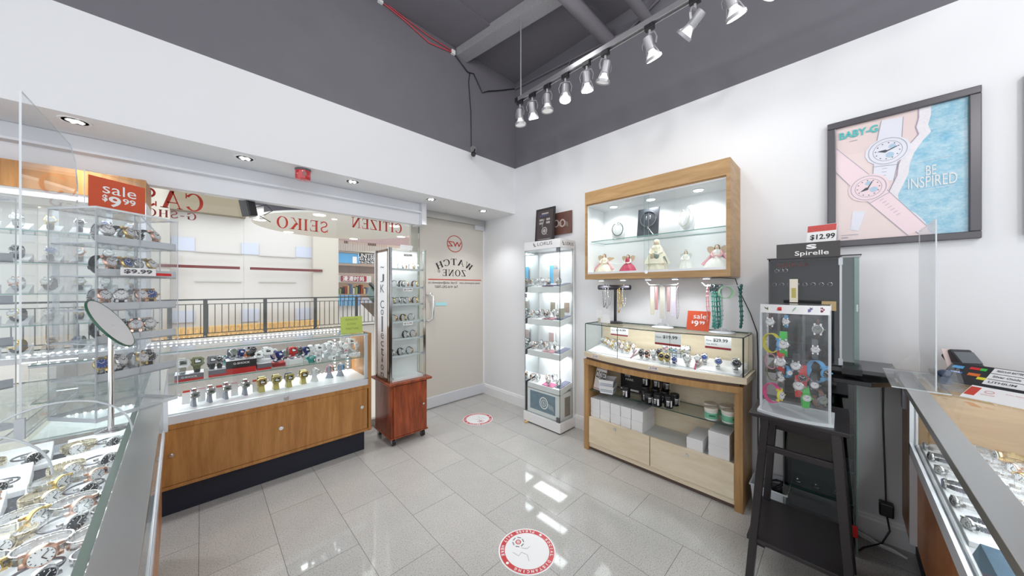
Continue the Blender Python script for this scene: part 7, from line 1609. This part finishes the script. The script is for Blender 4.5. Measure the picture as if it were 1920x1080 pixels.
# trays: black velvet runners and white wedge boards
VELV = pbr('charcoal_velvet', rgb(75, 75, 82), .9, noise=.2, nscale=200)
m = MB(); sb(m, -.80, -.09, .25, 2.40, .669, .673); solo('velvet_runner', m, VELV, 'charcoal velvet cloth lining the left counter', 'cloth')
random.seed(5)
names_l = names20
PALEG = pbr('pale_two_tone', (.74, .66, .5), .25, 1)
GLf = 'bracelet watches under the glass of the left counter'
colr = [(STEEL, STEEL, DIALW), (STEEL, ROSE, DIALW), (STEEL, STEEL, DIALBL), (DSTEEL, STEEL, DIALB), (STEEL, GOLD, DIALW), (STEEL, STEEL, DIALW), (PALEG, PALEG, DIALW)]
for r_ in range(9):
    yc = .42+.235*r_
    for q_ in range(2):
        xc = -.28-.30*q_
        t_ = thing('white_tray', 'white wedge board in the left counter, %s from the near end, %s' % (names_l[r_], ('by the glass', 'farther in')[q_]), 'tray', (xc, yc, .673), R(8), 'wedge boards in the left counter')
        m = MB(); m.add([(-.13, -.085, 0), (.13, -.085, 0), (.13, .085, 0), (-.13, .085, 0), (-.13, -.085, .022), (.13, -.085, .022), (.13, .085, .06), (-.13, .085, .06)], [(3, 2, 1, 0), (4, 5, 6, 7), (0, 1, 5, 4), (1, 2, 6, 5), (2, 3, 7, 6), (3, 0, 4, 7)]); part('board', m, PADW, t_, world=False, bevel=.003)
        for c_ in range(3):
            for d_ in range(2 if r_ < 7 else 1):
                xx = xc+.08-.085*c_+random.uniform(-.008, .008); yy = yc-.035+.075*d_+random.uniform(-.006, .006)
                i = r_*12+q_*6+c_*2+d_; ci = (i*5+r_*3+q_) % 7
                lie(xx, yy, .697+.038*(yy-yc+.085)/.17, random.uniform(-.5, .5)+R(10), '%s watch, left counter, %s board, %s side, %s row, %s place' % (('silver', 'rose cased', 'blue dialled', 'black dialled', 'gold cased', 'bright silver', 'pale gold')[ci], names_l[r_], ('glass', 'inner')[q_], ('near', 'far')[d_], names_l[c_]), GLf, s=1.15+random.uniform(-.12, .15), tilt=R(random.uniform(-30, -5)), sm=colr[ci][0], cm=colr[ci][1], dm=colr[ci][2], w=.018, r=.020, ry=.031, rz=.036, strap='link' if ci != 3 else 'bangle')
# grey cover strips lying on the glass
for i, (x0, x1, y0, y1) in enumerate(((-.95, -.20, 1.10, 1.16), (-.95, -.22, .86, .92))):
    m = MB(); m.M = SK @ Matrix.Rotation(R(6), 4, 'Z'); m.box(x0, x1, y0-.68, y1-.68, .9962, .999); solo('counter_strip', m, ALU, 'flat grey metal strip lying across the left counter glass, ' + ('farther', 'nearer')[i], 'metal strip', 'strips on the left counter')

# clear screen on the left counter
t = thing('sneeze_guard', 'clear acrylic screen with a rounded corner standing on the left counter', 'acrylic screen', (-.345, 1.7, 1.0))
a_ = P(145, 318, 'x', -.345).y
b_ = P(38, 500, 'x', -.345).y
m = MB(); pts = [(b_, 1.0), (a_, 1.0), (a_, 1.80), (a_-.03, 1.88), (a_-.09, 1.925), (b_, 1.925)]
m.prism(pts[::-1], (-.343, 0, 0), Yp, Zp, -.004); m.k = [0, 0]+[1]*6; part('sheet', m, [ACRYL, AEDGE], t)
m = MB(); m.box(-.38, -.338, b_, a_, .9965, 1.001, edge=1); part('foot_plate', m, [ACRYL, AEDGE], t)
m = MB(); m.box(-.352, -.336, b_-.012, b_-.002, 1.0, 1.055); part('clip', m, FROST, t)
for i, (y, x, rr) in enumerate(((1.36, -.26, .12), (1.15, -.36, .13), (1.0, -.42, .12))):
    m = MB(); pts = [(x-rr+rr*2*j/24 if False else x+rr*math.cos(PI*j/24), y+.02*math.sin(j), 1.0) for j in range(25)]
    m.tube([(x+rr*math.cos(PI*j/24), y+.25*(rr*math.cos(PI*j/24)), 1.0+rr*.95*math.sin(PI*j/24)) for j in range(25)], .0022, 6)
    solo('clear_arch', m, AEDGE, 'thin clear arched edge standing on the left counter, ' + ('farthest', 'middle', 'nearest')[i], 'display arch', 'clear arches on the left counter')

# clear revolving displays on the left counter
def tower(cx, cy, w_, d_, z0, z1, rz, label, shelves, per, posts=True, seed=1, tagrow=None, desc=''):
    t = thing('acrylic_display', label, 'acrylic display', (cx, cy, z0), rz)
    a, b = w_/2, d_/2; h = z1-z0
    m = MB(); m.box(-a, a, -b, b, 0, .012, edge=1); part('base', m, [ACRYL, AEDGE], t, world=False)
    m = MB(); m.box(-a, a, -b, b, h-.006, h, edge=1); part('lid', m, [ACRYL, AEDGE], t, world=False)
    m = MB(); m.box(-a, -a+.003, -b, b, .012, h-.006, edge=1); m.box(a-.003, a, -b, b, .012, h-.006, edge=1); part('side_sheet', m, [ACRYL, AEDGE], t, world=False)
    m = MB(); m.box(-.002, .002, -b+.003, b-.003, .012, h-.006, edge=1); part('middle_sheet', m, [pbr('smoky_acrylic', rgb(200, 205, 206), .2) if False else ACRYL, AEDGE], t, world=False)
    m = MB(); m.box(-a, a, -b, -b+.003, .012, h-.006, edge=1); part('front_sheet', m, [ACRYL, AEDGE], t, world=False)
    m = MB(); m.box(-a, a, b-.003, b, .012, h-.006, edge=1); part('back_sheet', m, [glassmat('hazy_acrylic', (.95, .96, .965), 1.49, .07), AEDGE], t, world=False)
    rnd = random.Random(seed)
    for k, z in enumerate(shelves):
        m = MB(); m.box(-a+.004, a-.004, -b+.004, b-.004, z-.004, z, edge=1); m.m = 1; m.box(-a+.004, a-.004, -b+.004, -b+.007, z-.004, z+.022); part('shelf', m, [ACRYL, FROST], t, world=False)
        W = WM[t.name]
        for j in range(per):
            x = -a+.03+(w_-.06)*(j+.5)/per+rnd.uniform(-.006, .006); y = -b+.045+rnd.uniform(0, .03)
            p = W @ Vector((x, y, z)); ci = (k*3+j*5+seed) % 7
            black = (k+j+seed) % 2
            watch((p.x, p.y, p.z+.036), rot=(R(-20), 0, rz+rnd.uniform(-.5, .5)), strap='rubber' if black else 'link', sm=BRES if black else colr[ci][0], cm=[STEEL, ROSE, GOLD][ci % 3], dm=colr[ci][2], stand='cuff', stm=BLACKP if black else FROST, s=1.0, w=.018, r=.018, ry=.024, rz=.029,
                  label='%s watch, %s shelf up in the %s, %s from left' % ('black strapped' if black else 'silver and '+('white', 'rose', 'gold')[ci % 3], names20[k], desc, names20[j]), group='watches in the '+desc)
    return t
T1 = tower(-.198, 1.68, .215, .17, .9972, 1.645, R(40), 'clear acrylic tower of watches with a sale sign on top, on the left counter', [.12, .235, .335, .44, .54], 4, seed=2, desc='sale-sign acrylic tower')
T2 = tower(-.55, 1.66, .25, .22, .9972, 1.66, R(42), 'clear acrylic tower of bracelets behind the acrylic screen at the left edge', [.12, .24, .36, .48], 3, seed=5, desc='leftmost acrylic tower')
# narrow slotted side box
t = thing('acrylic_case', 'narrow clear acrylic box with a slanted top standing beside the tower on the left counter', 'acrylic case', (-.16, 1.86, 1.0), R(40))
m = MB(); pts = [(-.04, .0), (.04, 0), (.04, .60), (-.02, .67), (-.04, .67)]
m.prism(pts, (0, -.02, 0), Xp, Zp, -.003); m.prism(pts, (0, .02, 0), Xp, Zp, -.003); m.box(-.04, -.037, -.02, .02, 0, .67, edge=0); m.box(.037, .04, -.02, .02, 0, .60, edge=0); part('shell', m, [ACRYL, AEDGE], t, world=False)
m = MB(); m.box(-.0405, -.0375, -.0215, -.019, 0, .67); m.box(.0375, .0405, -.0215, -.019, 0, .60); m.beam((.04, -.02, .60), (-.02, -.02, .67), .003, .003); part('edges', m, AEDGE, t, world=False)
# sale sign on the tower
def sign(cx, cy, z, w_, h, rz, label, chamfer=.02):
    t = thing('sale_sign', label, 'sale sign', (cx, cy, z), rz)
    a = w_/2
    m = MB(); m.prism([(-a-.004, 0), (a+.004, 0), (a+.004, h-chamfer+.006), (a-chamfer, h+.008), (-a-.004, h+.008)], (0, .002, 0), Xp, Zp, -.004); m.k = [0, 0]+[1]*5; part('holder', m, [ACRYL, AEDGE], t, world=False)
    m = MB(); m.box(-a, a, -.004, -.0025, .002, h-.006); pn = part('print', m, SALE, t, world=False)
    m = MB(); o_ = (0, -.001, 0); text(m, 'sale', (.02*w_, -.004, h*.66), w_*.60, h*.30, Xp, Zp, out=o_)
    text(m, '$', (-.24*w_, -.004, h*.36), w_*.09, h*.22, Xp, Zp, bold=.03, out=o_); text(m, '9', (-.07*w_, -.004, h*.30), w_*.22, h*.32, Xp, Zp, bold=.025, out=o_); text(m, '99', (.19*w_, -.004, h*.37), w_*.24, h*.18, Xp, Zp, bold=.02, out=o_); part('lettering', m, CARD, pn, world=False)
    return t
sign(-.198, 1.66, 1.6475, .140, .108, R(40), 'orange red 9.99 sale sign in a clear holder on top of the acrylic tower')
sign(-.50, 1.64, 1.6625, .15, .105, R(42), 'orange red sale sign half hidden behind the acrylic screen on the left counter')
c_ = P(200, 521, 'y', 1.50)
Mz = WM[T1.name] @ Vector((-.02, -.105, .455))
k = thing('price_tag', 'small white 9.99 price tag on the middle of the acrylic tower', 'price tag', Mz, R(40))
m = MB(); m.box(-.045, .045, -.0015, 0, -.012, .012); part('card', m, CARD, k, world=False)
m = MB(); text(m, '$9.99', (-.002, -.0015, .0), .072, .015, Xp, Zp, bold=.03, out=(0, -.001, 0)); part('lettering', m, INKG, k, world=False)
m = MB(); m.box(.045, .09, -.0015, 0, -.011, -.002); part('red_strip', m, REDP, k, world=False)
# green rimmed oval mirror
mc = P(208, 607, 'y', 1.44)
t = thing('display_disc', 'tilted white disc with a green edge on a chrome post before the acrylic tower', 'display disc', (mc.x, mc.y, .9972))
FW = (mc-Vector((0, 0, EYE))).normalized(); RT = FW.cross(Zp).normalized(); UP = RT.cross(FW)
mu_ = (RT*.50-UP*.86).normalized(); mv_ = ((RT*.86+UP*.50)*.27+FW*.96); mv_ = (mv_-mu_*mv_.dot(mu_)).normalized(); mn_ = mu_.cross(mv_)
m = MB(); m.cyl(mc-mn_*.002, mc+mn_*.002, .075, 40); part('disc', m, WHITE, t)
m = MB(); m.tube([mc+mu_*.076*math.cos(a/40*2*PI)+mv_*.076*math.sin(a/40*2*PI) for a in range(40)], .0028, 6, True); part('green_rim', m, pbr('dark_green_edge', rgb(50, 95, 75), .2), t)
m = MB(); m.cyl((mc.x, mc.y, 1.0), (mc.x, mc.y, mc.z), .006, 12, True); m.lathe([(.03, 0), (.03, .004), (.008, .01)], (mc.x, mc.y, .9975), n=20); part('post', m, CHROME, t)
# gold jewellery and red trinkets behind the screen
for i, (x, y, mt, lab) in enumerate(((-.56, 1.40, GOLD, 'gold chain bracelets heaped on a small stand at the left edge'), (-.48, 1.42, GOLD, 'second small heap of gold chains at the left edge'))):
    t = thing('chain_stand', lab, 'jewellery stand', (x, y, .9965), 0)
    m = MB(); m.cyl((0, 0, 0), (0, 0, .07), .006, 10, True); m.lathe([(.035, 0), (.035, .005), (.006, .012)], n=20); part('post', m, GOLD, t, world=False)
    m = MB(); rr = random.Random(i)
    for q_ in range(5): 
        pts = [((.032)*math.cos(a/16*2*PI), .032*math.sin(a/16*2*PI), .06-.008*q_+.008*math.sin(a+q_)) for a in range(16)]; m.tube(pts, .0035, 6, True)
    part('chains', m, mt, t, world=False)
m = MB(); m.M = Matrix.Translation((-.70, 1.42, .9975)); m.box(-.11, .11, -.06, .06, 0, .028); k = solo('dark_tray', m, pbr('black_tray', rgb(40, 40, 45), .5), 'shallow black tray with red straps at the left edge of the counter', 'tray')
for i in range(3):
    m = MB(); m.M = Matrix.Translation((-.76+.06*i, 1.42, 1.026)); m.ribbon([(-.03, 0, 0), (-.015, 0, .012), (.01, 0, .014), (.03, 0, .0)], .025, .004, (0, 1, 0), closed=False); solo('red_strap', m, REDP, 'red leather strap curling over the black tray, %s from the left' % names20[i], 'strap', 'red straps')

# ================================================================== WOODEN WINDOW CASE AT THE LEFT END OF THE SHOP FRONT
t = thing('window_case', 'wide wood-topped glass window case of watches at the left end of the shop front', 'window case', (-.75, 3.12, 0))
WX0, WX1, WY0_ = -1.4, -.245, 2.98
m = MB(); m.box(WX0, WX1, WY0_, WY-.06, 1.925, 2.062); part('top_board', m, OAK, t)
m = MB(); m.box(WX0, WX1, WY0_+.006, WY-.06, 1.885, 1.925); part('white_band', m, WHITE, t)
m = MB(); m.box(WX1-.022, WX1, WY0_, WY-.06, 1.03, 1.885); part('end_panel', m, ALUW, t)
m = MB(); m.box(WX0, WX1-.02, WY0_+.01, WY0_+.015, 1.03, 1.885, edge=1); part('front_glass', m, [GLASS, AEDGE], t)
m = MB(); m.box(WX0, WX1-.02, WY0_+.02, WY-.07, 1.0, 1.03); part('floor_board', m, WHITE, t)
for z in (1.20, 1.37, 1.54, 1.71): m = MB(); m.box(WX0, WX1-.03, WY0_+.05, WY-.08, z-.006, z, edge=1); part('glass_shelf', m, [GLASS, GEDGE], t)
for x in (-.42, -.62, -.82): m = MB(); m.box(x-.012, x+.012, WY-.09, WY-.075, 1.03, 1.885); part('shelf_upright', m, ALUW, t)
light('AREA', 'window_case_light', (-.75, 3.08, 1.88), 2.0, .9, sy=.15, color=(.93, .97, 1))
led_strip(t, WX0+.1, WX1-.05, WY0_+.04, 1.04, pitch=.03)
rnd = random.Random(9)
for k, z in enumerate((1.03, 1.20, 1.37, 1.54, 1.71)):
    for j in range(6):
        x = -.31-.10*j; ci = (k*2+j) % 7
        m = MB(); m.M = Matrix.Translation((x, 3.12, z)); m.add([(-.035, -.04, 0), (.035, -.04, 0), (.035, .04, 0), (-.035, .04, 0), (-.035, -.04, .01), (.035, -.04, .01), (.035, .04, .05), (-.035, .04, .05)], [(3, 2, 1, 0), (4, 5, 6, 7), (0, 1, 5, 4), (1, 2, 6, 5), (2, 3, 7, 6), (3, 0, 4, 7)])
        solo('white_pad', m, PADW, 'white pad, %s level up in the window case, %s from its right end' % (names20[k], names20[j]), 'pad', 'pads in the window case')
        watch((x, 3.10, z+.055), rot=(R(-25), 0, rnd.uniform(-.4, .4)), strap='link' if ci % 2 else 'rubber', sm=colr[ci][0] if ci % 2 else BRES, cm=colr[ci][1], dm=colr[ci][2], label='%s watch, %s level up in the window case, %s from its right end' % ('steel' if ci % 2 else 'black strapped', names20[k], names20[j]), group='watches in the wood-topped window case', s=1.15)
